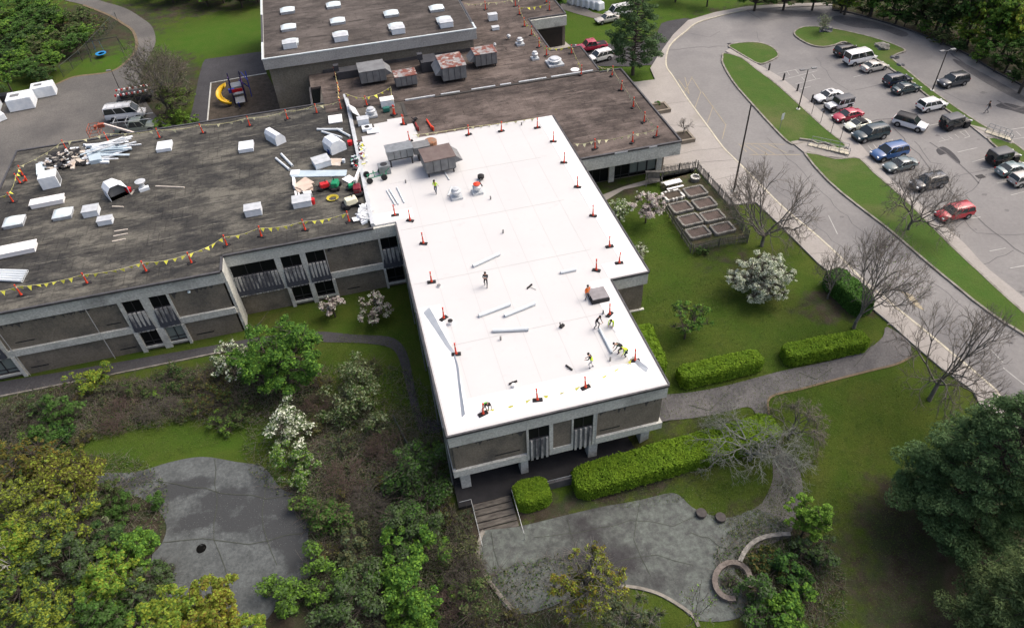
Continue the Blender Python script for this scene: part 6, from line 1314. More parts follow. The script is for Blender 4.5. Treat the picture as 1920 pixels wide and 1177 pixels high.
def rock(la, px, py, s, m=M_STONE, sq=.5):
    bm = bmesh.new(); bmesh.ops.create_icosphere(bm, subdivisions=3, radius=1)
    for v in bm.verts:
        k = 1+.25*math.sin(v.co.x*3+px)+.18*math.sin(v.co.y*5+py)+.12*math.sin(v.co.z*7+v.co.x*4); v.co = Vector((v.co.x*k*s, v.co.y*k*s*.75, max(-.1, v.co.z*k*s*sq)))
    me = bpy.data.meshes.new('boulder'); bm.to_mesh(me); bm.free(); me.materials.append(m); o = bpy.data.objects.new('boulder', me); COL.objects.link(o); o.location = G(px, py)+Vector((0, 0, .2)); tag(o, la, 'boulder', 'boulders on the parking island')
rock('large pale boulder on the parking island', 1654, 92, 1.2); rock('small pale boulder left of the large one', 1645, 85.5, .5); rock('dark boulder beside the twiggy young tree', 1546, 60, 1.1, M_GREYTOP); rock('small dark boulder at the narrow waist of the island', 1676, 110, .6, M_GREYTOP); rock('dark boulder on the grass beside the outer lane', 1688, 124, .5, M_GREYTOP)
# playground tower with yellow slide
c = Vector(Z(452, 190, float(h(-12, 103)))); gz_ = float(h(c.x, c.y)); t = empty('play_tower', (c.x, c.y, gz_+.1), .1, 'purple and blue climbing tower with a twisting yellow slide', 'play tower')
mpu = mat('purple_plastic', (.14, .05, .26), .5); mye = mat('yellow_plastic', (.72, .45, .02), .35); mbl = mat('blue_plastic', (.02, .04, .30), .45)
mb = MB()
for x in (-.9, .9):
    for y_ in (-.9, .9, 2.7): mb.tube((x, y_, 0), (x, y_, 3.6), .08)
mb.build('posts', mat('dark_blue_paint', (.02, .02, .08), .5), t)
mb = MB(); mb.box((0, 0, 1.5), (1.8, 1.8, .12)); mb.box((0, 1.8, 1.9), (1.8, 1.8, .12)); mb.box((0, -1.6, .9), (1.4, 1.4, .1), rx=.3); mb.build('deck', M_GALV, t)
mb = MB(); mb.box((-.95, 1.8, 2.6), (.08, 1.7, .9)); mb.box((.95, 1.0, 2.4), (.08, 2.6, .9)); mb.build('panel', mpu, t)
mb = MB(); mb.box((0, -.95, 2.2), (1.6, .08, .5)); mb.build('front_panel', M_REDP, t)
mb = MB(); vs = []; n = 18
for i in range(n+1):
    a = 1.2+i/n*4.0; r_ = 1.0; zz = 2.0*(1-i/n)+.2; cx, cy = -2.0, .1
    for rr2, dz in ((.55, .45), (.65, .02), (1.3, .02), (1.4, .45)): vs.append((cx+rr2*math.cos(a), cy+rr2*math.sin(a)*1.2, zz+dz))
mb.add(vs, [(i*4+k, i*4+4+k, i*4+5+k, i*4+1+k) for i in range(n) for k in range(3)]); o = mb.build('slide', mye, t, smooth=True); o.modifiers.new('s', 'SOLIDIFY').thickness = .06
mb = MB(); mb.box((-.9, 0, 1.9), (.9, .5, .6)); mb.build('slide_entry', mbl, t)
mb = MB(); mb.path([(-.3, -2.4, .1), (-.3, -3.6, 1.4)], .1); mb.path([(.6, 1.2, 2.8), (1.8, 2.0, 1.0), (1.9, 3.2, 3.2)], .08); mb.path([(1.8, .4, .1), (1.9, 1.0, 2.6), (1.2, 2.7, 3.4)], .07); mb.build('climbing_bars', mbl, t)
for k in range(6): pass
# swing on the grass
c = G(203, 105); t = empty('swing_frame', (c.x, c.y, c.z), .1, 'thin dark swing frame with a blue basket seat on the grass', 'swing')
mb = MB(); mb.tube((-2.6, 0, 3), (2.6, 0, 3), .06)
for x in (-2.6, 2.6):
    for s in (-1, 1): mb.tube((x*1.08, s*1.4, 0), (x, 0, 3), .05)
mb.build('frame', M_DARK, t); mb = MB(); mb.lathe((-1.0, 0, .6), [(.9, 0), (.95, .1), (.6, .1), (.55, .0)], 12); mb.tube((-1.7, 0, .7), (-1.5, 0, 3), .015); mb.tube((-.3, 0, .7), (-.5, 0, 3), .015); mb.build('basket_seat', mat('bright_blue', (.02, .22, .50), .5), t)
# chain link fence at the wooded edge
def chainlink(la, px, hh=2.0):
    P = [G(*p) for p in px]; c = P[0].copy(); t = empty('chain_link_fence', c, 0, la, 'fence'); mb = MB(); mw_ = MB()
    for a, b in zip(P, P[1:]):
        L = (b-a).length; n = max(1, int(L/2.6))
        for k in range(n+1): q = a.lerp(b, k/n)-c; MB().tube(q, q+Vector((0, 0, hh)), .04, n=5).build('post', mat('dark_green_metal', (.06, .075, .07), .6), t)
        mb.tube(a-c+Vector((0, 0, hh)), b-c+Vector((0, 0, hh)), .03, n=5)
        n2 = int(L/.35)
        for k in range(n2):
            q = a.lerp(b, k/n2)-c; e = a.lerp(b, min(1, k/n2+hh/L))-c; f = max(0, k/n2-hh/L)
            mw_.tube(q, Vector((e.x, e.y, e.z+hh)), .008, n=3, cap=False); g0 = a.lerp(b, f)-c; mw_.tube(q, Vector((g0.x, g0.y, g0.z+hh)), .008, n=3, cap=False)
    mb.build('top_rail', mat('dark_green_metal', (.06, .075, .07), .6), t); mw_.build('wire_mesh', MATS['dark_green_metal'], t)
chainlink('tall chain link fence beside the swing lawn', [(120, 145), (155, 116), (190, 80), (222, 42)])
chainlink('thin wire fence running down beside the reddish brush', [(740, 790), (760, 830), (780, 868)], 1.0)
# ------------------------------------------------------------------ vegetation
def leafmat(n, c, c2=None, isl=.38, tr=.33, scale=.8):
    return mat('leaf_'+n, c, .75, c2 or tuple(v*.7 for v in c), scale, spec=.15, island=isl, trans=tr)
L_GRN = leafmat('green', (0.070, 0.168, 0.030)); L_BRT = leafmat('bright', (.15, .29, .04)); L_YEL = leafmat('yellow', (.26, .30, .035), (.17, .24, .035)); L_ORG = leafmat('orange', (0.204, 0.149, 0.026), (0.132, 0.135, 0.026)); L_DRK = leafmat('dark', (0.036, 0.084, 0.027)); L_OLV = leafmat('olive', (0.119, 0.133, 0.057), (0.077, 0.091, 0.041)); L_GRY = leafmat('greygreen', (0.098, 0.133, 0.070), (0.063, 0.098, 0.051)); L_HDG = leafmat('hedge', (.150, .250, .018), (.110, .205, .016), isl=.3); L_PINE = leafmat('pine', (.118, .195, .078), (.075, .135, .055), isl=.45, tr=.38); L_WHT = leafmat('blossom_white', (.70, .74, .62), (.58, .63, .50), isl=.2, tr=.2); L_PNK = leafmat('blossom_pink', (.44, .36, .36), (.50, .44, .42), isl=.2, tr=.2); L_SAGE = leafmat('sage', (0.280, 0.336, 0.203), (0.182, 0.238, 0.121), isl=.3); L_RST = leafmat('rust', (0.120, 0.101, 0.034), (0.090, 0.095, 0.024)); L_SPR = leafmat('spring', (0.161, 0.273, 0.041), (0.112, 0.210, 0.034)); L_MID = leafmat('mid', (0.084, 0.147, 0.041), (0.056, 0.105, 0.030))
def quads(P, N, s, asp=.6, r=None):
    """P centres, N normals, s half sizes -> verts, faces"""
    r = r or rng; n = len(P); N = N/np.linalg.norm(N, axis=1, keepdims=True)
    a = np.cross(N, r.normal(size=(n, 3))); a /= np.linalg.norm(a, axis=1, keepdims=True)+1e-9; b = np.cross(N, a)
    a = a*s[:, None]; b = b*(s*asp)[:, None]
    V_ = np.stack([P-a, P-b*.9+a*.1, P+a, P+b], 1).reshape(-1, 3)
    return V_, np.arange(4*n).reshape(n, 4)
def tubes(segs, n=4):
    """segs array (k, 8): p0, p1, r0, r1"""
    S = np.array(segs, float); p0, p1, r0, r1 = S[:, :3], S[:, 3:6], S[:, 6], S[:, 7]
    d = p1-p0; d /= np.linalg.norm(d, axis=1, keepdims=True)+1e-9
    ref = np.where(np.abs(d[:, 2:3]) > .9, np.array([[1., 0, 0]]), np.array([[0, 0, 1.]])); a = np.cross(d, ref); a /= np.linalg.norm(a, axis=1, keepdims=True)+1e-9; b = np.cross(d, a)
    V_ = []
    for p, r in ((p0, r0), (p1, r1)):
        for k in range(n): t = 2*math.pi*k/n; V_.append(p+(a*math.cos(t)+b*math.sin(t))*r[:, None])
    V_ = np.stack(V_, 1); m = len(S); base = (np.arange(m)*2*n)[:, None]
    F = np.concatenate([base+np.array([[k, (k+1) % n, n+(k+1) % n, n+k]]) for k in range(n)], 1).reshape(-1, 4)
    return V_.reshape(-1, 3), F
def branch(seed, levels, r0, nl=5, ang=(20, 42), up=.06, trunk=.15, crooked=.13, first=58, droop=0.0, lean=(0, 0)):
    r = random.Random(seed); segs = []
    def grow(p, d, L, rad, lv):
        q = p; dd = d; n = 3
        for i in range(n):
            dd = (dd+Vector((r.gauss(0, crooked), r.gauss(0, crooked), r.gauss(0, crooked)+up*.35-droop*lv*.1))).normalized(); e = q+dd*L/n
            ra = max(.012, rad*(1-.3*i/n)); rb_ = max(.010, rad*(1-.3*(i+1)/n)); segs.append((*q, *e, ra, rb_)); q = e
            if lv > 0 and lv < levels and r.random() < .55:
                s_ = Vector((r.gauss(0, 1), r.gauss(0, 1), r.gauss(0, .7))); s_ = (s_-s_.dot(dd)*dd).normalized(); a_ = R(r.uniform(35, 60)); grow(q, (dd*math.cos(a_)+s_*math.sin(a_)).normalized(), L*r.uniform(.35, .55), rad*.38, max(lv+1, levels-1))
        if lv < levels:
            k = r.choice((2, 3, 3)); az = r.uniform(0, 6.28); s0 = dd.orthogonal().normalized(); s1 = dd.cross(s0)
            for j in range(k):
                a_ = R(r.uniform(*ang)); t_ = az+j*6.28/k+r.gauss(0, .3); grow(q, (dd*math.cos(a_)+(s0*math.cos(t_)+s1*math.sin(t_))*math.sin(a_)).normalized(), L*r.uniform(.68, .86), rad*r.uniform(.58, .74), lv+1)
    top = Vector((lean[0]*trunk, lean[1]*trunk, trunk)); mid = top*.5+Vector((r.gauss(0, .02), r.gauss(0, .02), 0)); segs.append((0, 0, -.03, *mid, r0*1.15, r0*.9)); segs.append((*mid, *top, r0*.95, r0*.85))
    for j in range(nl):
        t_ = j*6.28/nl+r.gauss(0, .35); a_ = R(first*r.uniform(.55, 1.15)); d = Vector((math.cos(t_)*math.sin(a_)+lean[0]*.6, math.sin(t_)*math.sin(a_)+lean[1]*.6, math.cos(a_))).normalized(); grow(top*r.uniform(.85, 1), d, .26, r0*r.uniform(.45, .65), 1)
    return np.array(segs)
def crown_lobes(seed, rx, ry, rz, n, lobe=.42, hollow=.55):
    r = np.random.default_rng(seed); C = r.normal(size=(n, 3)); C /= np.linalg.norm(C, axis=1, keepdims=True)
    C *= (r.random((n, 1))**.4)*(1-lobe*.35)*np.array([[rx, ry, rz]]); C[:, 2] = np.where(C[:, 2] < -rz*.45, C[:, 2]*.5, C[:, 2])
    R_ = lobe*min(rx, ry, rz*1.3)*r.uniform(.55, 1.15, n)
    return C, R_
def leaves_in(C, R_, n, size, seed, flat=.75, up=.5, sub=6):
    r = np.random.default_rng(seed)
    if sub:
        D = r.normal(size=(len(C), sub, 3)); D /= np.linalg.norm(D, axis=2, keepdims=True); D[:, :, 2] = D[:, :, 2]*.8+.1; q = R_[:, None]*r.uniform(.55, 1.15, (len(C), sub)); C = (C[:, None, :]+D*q[:, :, None]).reshape(-1, 3); R_ = (R_[:, None]*r.uniform(.25, .55, (len(R_), sub))).ravel(); w_ = R_**2; k = r.choice(len(R_), n, p=w_/w_.sum())
    D = r.normal(size=(n, 3)); D /= np.linalg.norm(D, axis=1, keepdims=True); D[:, 2] = np.where(D[:, 2] < -.3, -D[:, 2]*.6, D[:, 2])
    rad = R_[k]*(r.random(n)**.30)*(1+r.normal(0, .10, n)); P = C[k]+D*rad[:, None]*np.array([[1, 1, flat]])
    N = D*.75+r.normal(size=(n, 3))*.5+np.array([[0, 0, .75]])
    return quads(P, N, size*r.uniform(.4, 1.4, n)**1.0, .65, r)
def tree(name, la, px, py, zc, rpx, mats_, seed=None, n=4500, size=.20, asp=(1, 1, .8), lobes=16, lobe=.42, bark=None, cat='tree', group=None, mixr=(1.0,), trunk_r=None, limbs=True, twig=False, flat=.75, sparse=None):
    """crown centre seen at px,py at height zc above its ground; crown radius in picture px"""
    global _sd
    seed = seed if seed is not None else int(px*7+py*13)
    g = G(px, py); 
    for _ in range(6): q = Z(px, py, g.z+zc); g = Vector((q[0], q[1], float(h(q[0], q[1]))))
    rm = rpx*m_per_px((g.x, g.y, g.z+zc)); rx, ry, rz = rm*asp[0], rm*asp[1], rm*asp[2]
    t = empty(name, g, 0, la, cat, group)
    C, R_ = crown_lobes(seed, rx, ry, rz, lobes, lobe); C[:, 2] += zc
    k = len(mats_); V_, F = leaves_in(C, R_, n, size, seed+1, flat); mi = np.random.default_rng(seed).choice(k, len(F), p=mixr) if k > 1 else None
    fast_mesh('crown', V_, F, mats_, mi, t)
    r = random.Random(seed); segs = []; tr = trunk_r or max(.06, rm*.055)
    top = Vector((0, 0, max(.3, zc-rz*.25))); segs.append((0, 0, -.2, top.x*.5, top.y, top.z*.5, tr, tr*.8)); segs.append((0, 0, top.z*.5, *top, tr*.8, tr*.6))
    for c in C:
        a = Vector((0, 0, top.z*r.uniform(.45, 1))); b = Vector(c)*1.0; m_ = (a+b)/2+Vector((r.gauss(0, .1*rm), r.gauss(0, .1*rm), .05*rm)); segs.append((*a, *m_, tr*.42, tr*.28)); segs.append((*m_, *b, tr*.28, tr*.1))
        for _ in range(4 if not twig else 22):
            e = b+Vector((r.gauss(0, 1), r.gauss(0, 1), abs(r.gauss(0, .8))))*(lobe*rm*.6); segs.append((*b, *e, tr*.1+.008, .008))
    V_, F = tubes(segs, 5 if not twig else 4); fast_mesh('trunk', V_, F, [bark or M_BARK], None, t)
    return t
def top_height(g, top_y):
    lo, hi = 1, 40
    for _ in range(40):
        m_ = (lo+hi)/2; q = np.array([g.x, g.y, g.z+m_])-CAM; y_ = 588.5-FPX*(q@_u)/(q@_f)
        if y_ > top_y: lo = m_
        else: hi = m_
    return lo
def bare_tree(name, la, base, top_y, rpx, seed, levels=6, r0=.22, bark=None, leaves=None, n_leaf=600, ls=.08, group='bare trees', H=None, **kw):
    g = G(*base) if not isinstance(base, Vector) else base; t = empty(name, g, 0, la, 'tree', group)
    Hh_ = H or .94*min(13, top_height(g, top_y)); rm = rpx*m_per_px((g.x, g.y, g.z+Hh_*.6))
    S = branch(seed, levels, 1.0, **kw); sz = Hh_/S[:, 5].max(); S[:, [2, 5]] *= sz
    cx = S[:, 3].mean(); rr = np.percentile(np.hypot(S[:, 3]-cx, S[:, 4]-S[:, 4].mean()), 97); S[:, [0, 1, 3, 4]] *= 1.12*rm/rr; S[:, 6:] = np.maximum(S[:, 6:]*r0, .0)
    fat = S[:, 6] > r0*.16; fat[-1] = False
    S[:, 6:] = np.maximum(S[:, 6:], .009)
    V_, F = tubes(S[fat], 7); fast_mesh('trunk', V_, F, [bark or M_BARKG], None, t, smooth=True)
    V_, F = tubes(S[~fat], 3); fast_mesh('twigs', V_, F, [bark or M_TWIG], None, t)
    if leaves:
        r = np.random.default_rng(seed); T_ = S[~fat][:, 3:6]; k = r.choice(len(T_), n_leaf); P = T_[k]+r.normal(0, .10, (n_leaf, 3)); V_, F = quads(P, r.normal(size=(n_leaf, 3))+np.array([[0, 0, .5]]), ls*r.uniform(.6, 1.4, n_leaf)); fast_mesh('leaves', V_, F, [leaves], None, t)
    return t
def pine(name, la, base, top_px_y, rad_px, n=14000, seed=1, z0=.08, mats_=None, conic=.35, size=.26, clumps=260, group='pines', ctr=None):
    g = G(*base); lo, hi = 2, 40
    for _ in range(40):
        m_ = (lo+hi)/2; q = np.array([g.x, g.y, g.z+m_])-CAM; y_ = 588.5-FPX*(q@_u)/(q@_f)
        if y_ > top_px_y: lo = m_
        else: hi = m_
    H = min(lo, 17); rm = rad_px*m_per_px((g.x, g.y, g.z+H*.5)); t = empty(name, g, 0, la, 'pine tree', group)
    r = np.random.default_rng(seed); segs = [(0, 0, -.2, 0, 0, H*.5, .035*H*.5+.05, .02*H*.5), (0, 0, H*.5, 0, 0, H*.97, .02*H*.5, .02)]
    C = []; Rr = []; dirs = []
    for i in range(clumps):
        f = z0+(1-z0)*(i+.5)/clumps; a = i*2.39996+r.normal(0, .25); prof = (1-f)**conic*(min(1, (f-z0)/.16+.45)); L = rm*prof*r.uniform(.62, 1.08)
        tipv = np.array([math.cos(a)*L, math.sin(a)*L, H*f*.97+L*.10]); st = np.array([0, 0, H*f*.97-L*.12]); segs.append((*st, *tipv, .05+.008*L, .015))
        m = 1+int(L/1.7)
        for j in range(m):
            fr = 1-j/max(1, m)*.42; p = st+(tipv-st)*fr+r.normal(0, .12*L*.5, 3)*np.array([1, 1, .35]); C.append(p); Rr.append((.36+.10*L)*r.uniform(.55, 1.15)); dirs.append((tipv-st)/np.linalg.norm(tipv-st))
    C = np.array(C); Rr = np.array(Rr); dirs = np.array(dirs)
    w_ = Rr**2; k = r.choice(len(Rr), n, p=w_/w_.sum()); D = r.normal(size=(n, 3)); D /= np.linalg.norm(D, axis=1, keepdims=True)
    P = C[k]+D*(Rr[k]*r.random(n)**.25)[:, None]*np.array([[1, 1, .5]])
    V_, F_ = quads(P, D*.7+r.normal(size=(n, 3))*.45+np.array([[0, 0, .85]]), size*r.uniform(.6, 1.3, n), .42, r)
    fast_mesh('crown', V_, np.arange(4*n).reshape(n, 4), mats_ or [L_PINE], None, t)
    V_, F = tubes(segs, 6); fast_mesh('trunk', V_, F, [M_BARK], None, t); return t
def hedge(la, a, b, w_, hh, n=9000, m=None, end=.5, seed=0, base_dark=True, size=.085, z=0.9, group='clipped hedges'):
    """a,b: ends of the top ridge centre line in px, at height hh"""
    def top(p):
        g = G(*p)
        for _ in range(6): q = Z(p[0], p[1], g.z+hh*.8); g = Vector((q[0], q[1], float(h(q[0], q[1]))))
        return g
    A, B = top(a), top(b); c = (A+B)/2; d = B-A; L = math.hypot(d.x, d.y); rz = math.atan2(d.y, d.x); t = empty('hedge', (c.x, c.y, (A.z+B.z)/2), rz, la, 'hedge', group)
    n = int(n*1.5); r = np.random.default_rng(seed+5); slope = (B.z-A.z)/L
    # superellipsoid box surface points
    u = r.uniform(-1, 1, n); face = r.random(n); P = np.zeros((n, 3)); N = np.zeros((n, 3))
    tt = r.uniform(0, hh*2+w_, n); L1 = tt < hh; L2 = tt > hh+w_; TP = ~(L1 | L2)
    P[:, 0] = u*L/2; rc_ = .28
    P[L1, 1] = -w_/2; P[L1, 2] = tt[L1]; N[L1, 1] = -1; P[L2, 1] = w_/2; P[L2, 2] = (tt[L2]-hh-w_); N[L2, 1] = 1; P[TP, 1] = tt[TP]-hh-w_/2; P[TP, 2] = hh; N[TP, 2] = 1
    ov = np.clip((P[:, 2]-(hh-rc_))/rc_, 0, 1)*np.clip((np.abs(P[:, 1])-(w_/2-rc_))/rc_, 0, 1); P[:, 1] -= np.sign(P[:, 1])*ov*rc_*.35; P[:, 2] -= ov*rc_*.35
    N[:, 2] += .3
    endm = face < .16; k = endm.sum(); sg = np.sign(r.random(k)-.5); P[endm, 0] = sg*(L/2+r.normal(0, .05, k)); P[endm, 1] = r.uniform(-1, 1, k)*w_/2; P[endm, 2] = r.uniform(.02, 1, k)*hh; N[endm] = np.stack([sg, np.zeros(k), np.full(k, .3)], 1)
    # soften corners, undulate
    cx = np.clip((np.abs(P[:, 0])-(L/2-w_*.4*end*2))/(w_*.4*end*2), 0, 1); P[:, 1] *= 1-.35*cx**2; P[:, 2] *= 1-.12*cx**2
    wob = .025*np.sin(P[:, 0]*1.3+seed)+.015*np.sin(P[:, 0]*4.3+P[:, 1]*3)+r.normal(0, .035, n); P[:, 2] = np.maximum(.03, P[:, 2]*(1+wob)); P[:, 1] *= 1+wob*.8; P[:, 2] += slope*P[:, 0]
    N = N+r.normal(size=(n, 3))*.55
    V_, F = quads(P, N, size*r.uniform(.7, 1.4, n), .7, r); fast_mesh('foliage', V_, F, [m or L_HDG], None, t)
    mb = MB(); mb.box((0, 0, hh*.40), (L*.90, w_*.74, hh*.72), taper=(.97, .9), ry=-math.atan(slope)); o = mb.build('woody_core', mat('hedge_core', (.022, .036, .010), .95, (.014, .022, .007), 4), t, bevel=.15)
    return t
def shrub(name, la, px, py, rpx, m, n=1800, size=.14, hfac=.75, seed=None, twig=0, cat='shrub', group=None, bark=None, mixr=None):
    rpx *= 1.15; n = int(n*1.25)
    mm = m if isinstance(m, list) else [m]
    g0 = G(px, py); rm = rpx*m_per_px(g0); zc = rm*hfac*.55
    return tree(name, la, px, py, zc, rpx, mm, seed, n, size, (1, .95, hfac), 9, .5, bark, cat, group, mixr or ((1.,) if len(mm) == 1 else tuple([1/len(mm)]*len(mm))), .05, twig=twig)

# --- named trees and shrubs
tree('leafy_tree', 'large bright green leafy tree in front of the left wing courtyard', 524, 662, 4.2, 84, [L_GRN, L_BRT], n=24000, size=.12, asp=(1, 1, .95), lobes=34, lobe=.36, mixr=(.7, .3))
tree('blossom_tree', 'grey white blossoming tree at the left of the large green tree', 432, 672, 2.2, 46, [L_SAGE, L_GRN, L_WHT], n=2600, size=.12, lobes=16, lobe=.34, mixr=(.45, .25, .3), twig=True, group='blossoming trees')
tree('blossom_tree', 'pinkish white blossom tree at the wing wall, left of the pair', 622, 570, 1.9, 31, [L_PNK, L_WHT], n=2600, size=.085, asp=(1, .9, .6), lobes=16, lobe=.33, mixr=(.7, .3), twig=True, group='blossoming trees')
tree('blossom_tree', 'pinkish white blossom tree at the wing wall, right of the pair', 700, 577, 1.9, 34, [L_PNK, L_WHT, L_MID], n=3000, size=.085, lobes=18, lobe=.33, mixr=(.5, .25, .25), twig=True, group='blossoming trees')
tree('blossom_tree', 'round white blossoming tree on the right lawn', 1428, 520, 2.4, 56, [L_WHT, L_SAGE, L_MID], n=26000, size=.07, asp=(1.1, 1.0, .8), lobes=60, lobe=.26, mixr=(.60, .28, .12), twig=True, group='blossoming trees')
tree('blossom_tree', 'pink blossom tree beside the garden beds', 1214, 383, 2.6, 36, [L_PNK, L_WHT], n=3200, size=.09, lobes=20, lobe=.32, mixr=(.75, .25), twig=True, group='blossoming trees')
tree('blossom_tree', 'green and white flowering bush between the white roof and the pink blossom tree', 1163, 393, 2.2, 30, [L_SAGE, L_SPR, L_WHT], n=2600, size=.1, lobes=14, lobe=.36, mixr=(.4, .35, .25), group='blossoming trees')
tree('young_tree', 'loose green young tree on the lawn beside the white roof', 1288, 607, 2.0, 46, [L_GRN, L_SPR], n=2300, size=.12, lobes=20, lobe=.26, mixr=(.6, .4), twig=True)
shrub('shrub', 'sparse white flowering shrub at the white roof corner', 1203, 478, 20, [L_SAGE, L_WHT], 500, .08, 1.3, twig=True)
shrub('shrub', 'small green shrub at the front garden fence', 1318, 468, 12, L_MID, 500, .1)
shrub('shrub', 'low green shrubs inside the farther entrance planter', 1236, 200, 11, L_GRN, 700, .12, .6)
shrub('shrub', 'low green plants inside the nearer entrance planter', 1282, 257, 10, L_MID, 400, .1, .5)
bt = 'bare_tree'
bare_tree(bt, 'small bare tree standing in the nearer entrance planter', G(1281, 257)+Vector((0, 0, .4)), 222, 15, 5, 4, .07, first=60, nl=6, trunk=.45)
bare_tree(bt, 'wide bare tree at the front corner of the garden fence', (1428, 462), 305, 88, 21, 6, .19, first=62, nl=7)
bare_tree(bt, 'bare tree rising beside the clipped hedge and the road', (1601, 615), 412, 80, 34, 6, .17, first=46, nl=6, lean=(.28, .1), leaves=L_SPR, n_leaf=160, ls=.06)
bare_tree(bt, 'bare tree on the grass strip between road and car park', (1703, 433), 300, 72, 47, 6, .17, first=58, nl=6, trunk=.16)
bare_tree(bt, 'bare leaning tree beside the road above the big pine', (1742, 750), 545, 106, 58, 6, .20, first=58, nl=6, lean=(.35, .25), trunk=.17)
bare_tree(bt, 'twiggy thin bare tree at the far end of the loose hedge', (1552, 560), 455, 34, 9, 5, .08, first=30, nl=4)
bare_tree(bt, 'pale green budding young tree on the parking island', (1541, 62), 24, 15, 12, 4, .07, first=22, nl=7, trunk=.08, leaves=L_SAGE, n_leaf=500, ls=.09)
bare_tree(bt, 'sprawling pale barked bare tree leaning over the long hedge', (1405, 862), 740, 100, 77, 6, .15, bark=mat('lichen_bark', (.20, .215, .19), .95, (.11, .12, .105), 3), first=66, nl=7, trunk=.22, up=.02, crooked=.2, ang=(22, 50), droop=.25, H=4.6)
bare_tree(bt, 'weeping bare tree with yellowish buds right of the long hedge', (1480, 822), 740, 62, 83, 6, .12, first=60, nl=6, droop=.5, leaves=L_OLV, n_leaf=900, ls=.06, H=4.5)
bare_tree(bt, 'grey twiggy tree beside the service yard walkway', (318, 215), 40, 58, 91, 6, .2, first=36, nl=8, leaves=L_OLV, n_leaf=3200, ls=.10)
shrub('shrub', 'yellow green shrub at the back wall of the left wing', 345, 222, 22, L_SPR, 1200, .14)
shrub('shrub', 'yellow green shrub beside the green pickup', 302, 235, 16, L_SPR, 800, .13)
tree('leafy_tree', 'olive leafed tree hiding the service vehicles', 316, 190, 2.8, 46, [L_OLV, L_SPR], n=4200, size=.11, lobes=18, lobe=.3, mixr=(.6, .4), twig=True)
pine('pine_tree', 'very large dark green pine on the right lawn', (1790, 985), 742, 158, n=100000, seed=3, conic=.55, size=.12, clumps=330)
pine('pine_tree', 'large green pine at the lower right corner', (1880, 1210), 1045, 128, n=50000, seed=8, conic=.42, size=.12, clumps=260, mats_=[leafmat('pine_light', (.16, .22, .085), (.11, .16, .065), isl=.45, tr=.35)])
pine('pine_tree', 'tall open pine beside the delivery drive', (1186, 141), -25, 62, n=15000, seed=5, z0=.16, conic=.42, size=.17, clumps=120, mats_=[leafmat('pine_mid', (.095, .16, .065), (.060, .11, .045), isl=.45)])
hedge('clipped hedge beside the asphalt path, nearer the school', (1275, 702), (1426, 667), 1.9, 1.4, 8000, seed=1)
hedge('clipped hedge beside the asphalt path, nearer the road', (1472, 660), (1624, 631), 1.9, 1.4, 8000, seed=2)
hedge('long clipped hedge in front of the school undercroft', (1078, 902), (1456, 796), 2.8, 1.5, 24000, seed=3, size=.08)
hedge('short clipped hedge beside the timber steps', (966, 928), (1028, 912), 2.4, 1.5, 6000, seed=4, size=.08)
hedge('overgrown hedge along the right side of the white roofed wing', (1206, 612), (1237, 690), 1.5, 2.2, 5500, seed=6, size=.13)
hedge('loose hedge with a bare dark side along the road sidewalk', (1560, 508), (1628, 570), 2.2, 1.9, 6500, seed=7, size=.12, m=L_GRN)
tree('willow', 'light green round tree at the upper right of the patio', 1517, 972, 2.6, 46, [L_BRT, L_SPR], n=7000, size=.11, asp=(.9, .9, 1.0), lobes=26, lobe=.34, mixr=(.6, .4))
shrub('shrub', 'pale green drooping shrub below the round tree', 1535, 1035, 36, [L_MID, L_GRY], 1800, .11, .8, twig=True)
shrub('shrub', 'dark reddish green shrub behind the curved patio wall', 1440, 1058, 32, [L_DRK, L_RST], 2600, .11, .8)
shrub('shrub', 'deep green shrub right of the curved patio wall', 1482, 1072, 36, [L_GRN, L_DRK], 3200, .12, .8)
shrub('shrub', 'fresh green shrub at the bottom of the patio', 1478, 1130, 40, [L_BRT, L_GRN], 3200, .12, .8)
shrub('shrub', 'grey green shrub below the broken ring wall', 1420, 1130, 40, [L_GRY, L_GRN], 2400, .11, .8, twig=True)
shrub('shrub', 'tangle of bare twigs inside the round patio wall', 1372, 1092, 17, L_MID, 160, .07, .5, twig=True)
tree('budding_tree', 'yellow and orange budding tree in front of the patio', 1100, 1085, 4.8, 84, [L_YEL, L_ORG, L_OLV], n=5200, size=.105, asp=(1, .9, .8), lobes=40, lobe=.22, mixr=(.4, .33, .27), twig=True, bark=M_BARKG)
tree('budding_tree', 'grey green budding tree at the bottom edge below the patio', 1180, 1165, 3.2, 62, [L_OLV, L_GRY], n=2600, size=.10, lobes=26, lobe=.24, mixr=(.5, .5), twig=True, bark=M_BARKG)
bare_tree(bt, 'thin leafless sapling at the patio lower right edge', (1300, 1165), 1100, 30, 31, 4, .04, leaves=L_SPR, n_leaf=120)
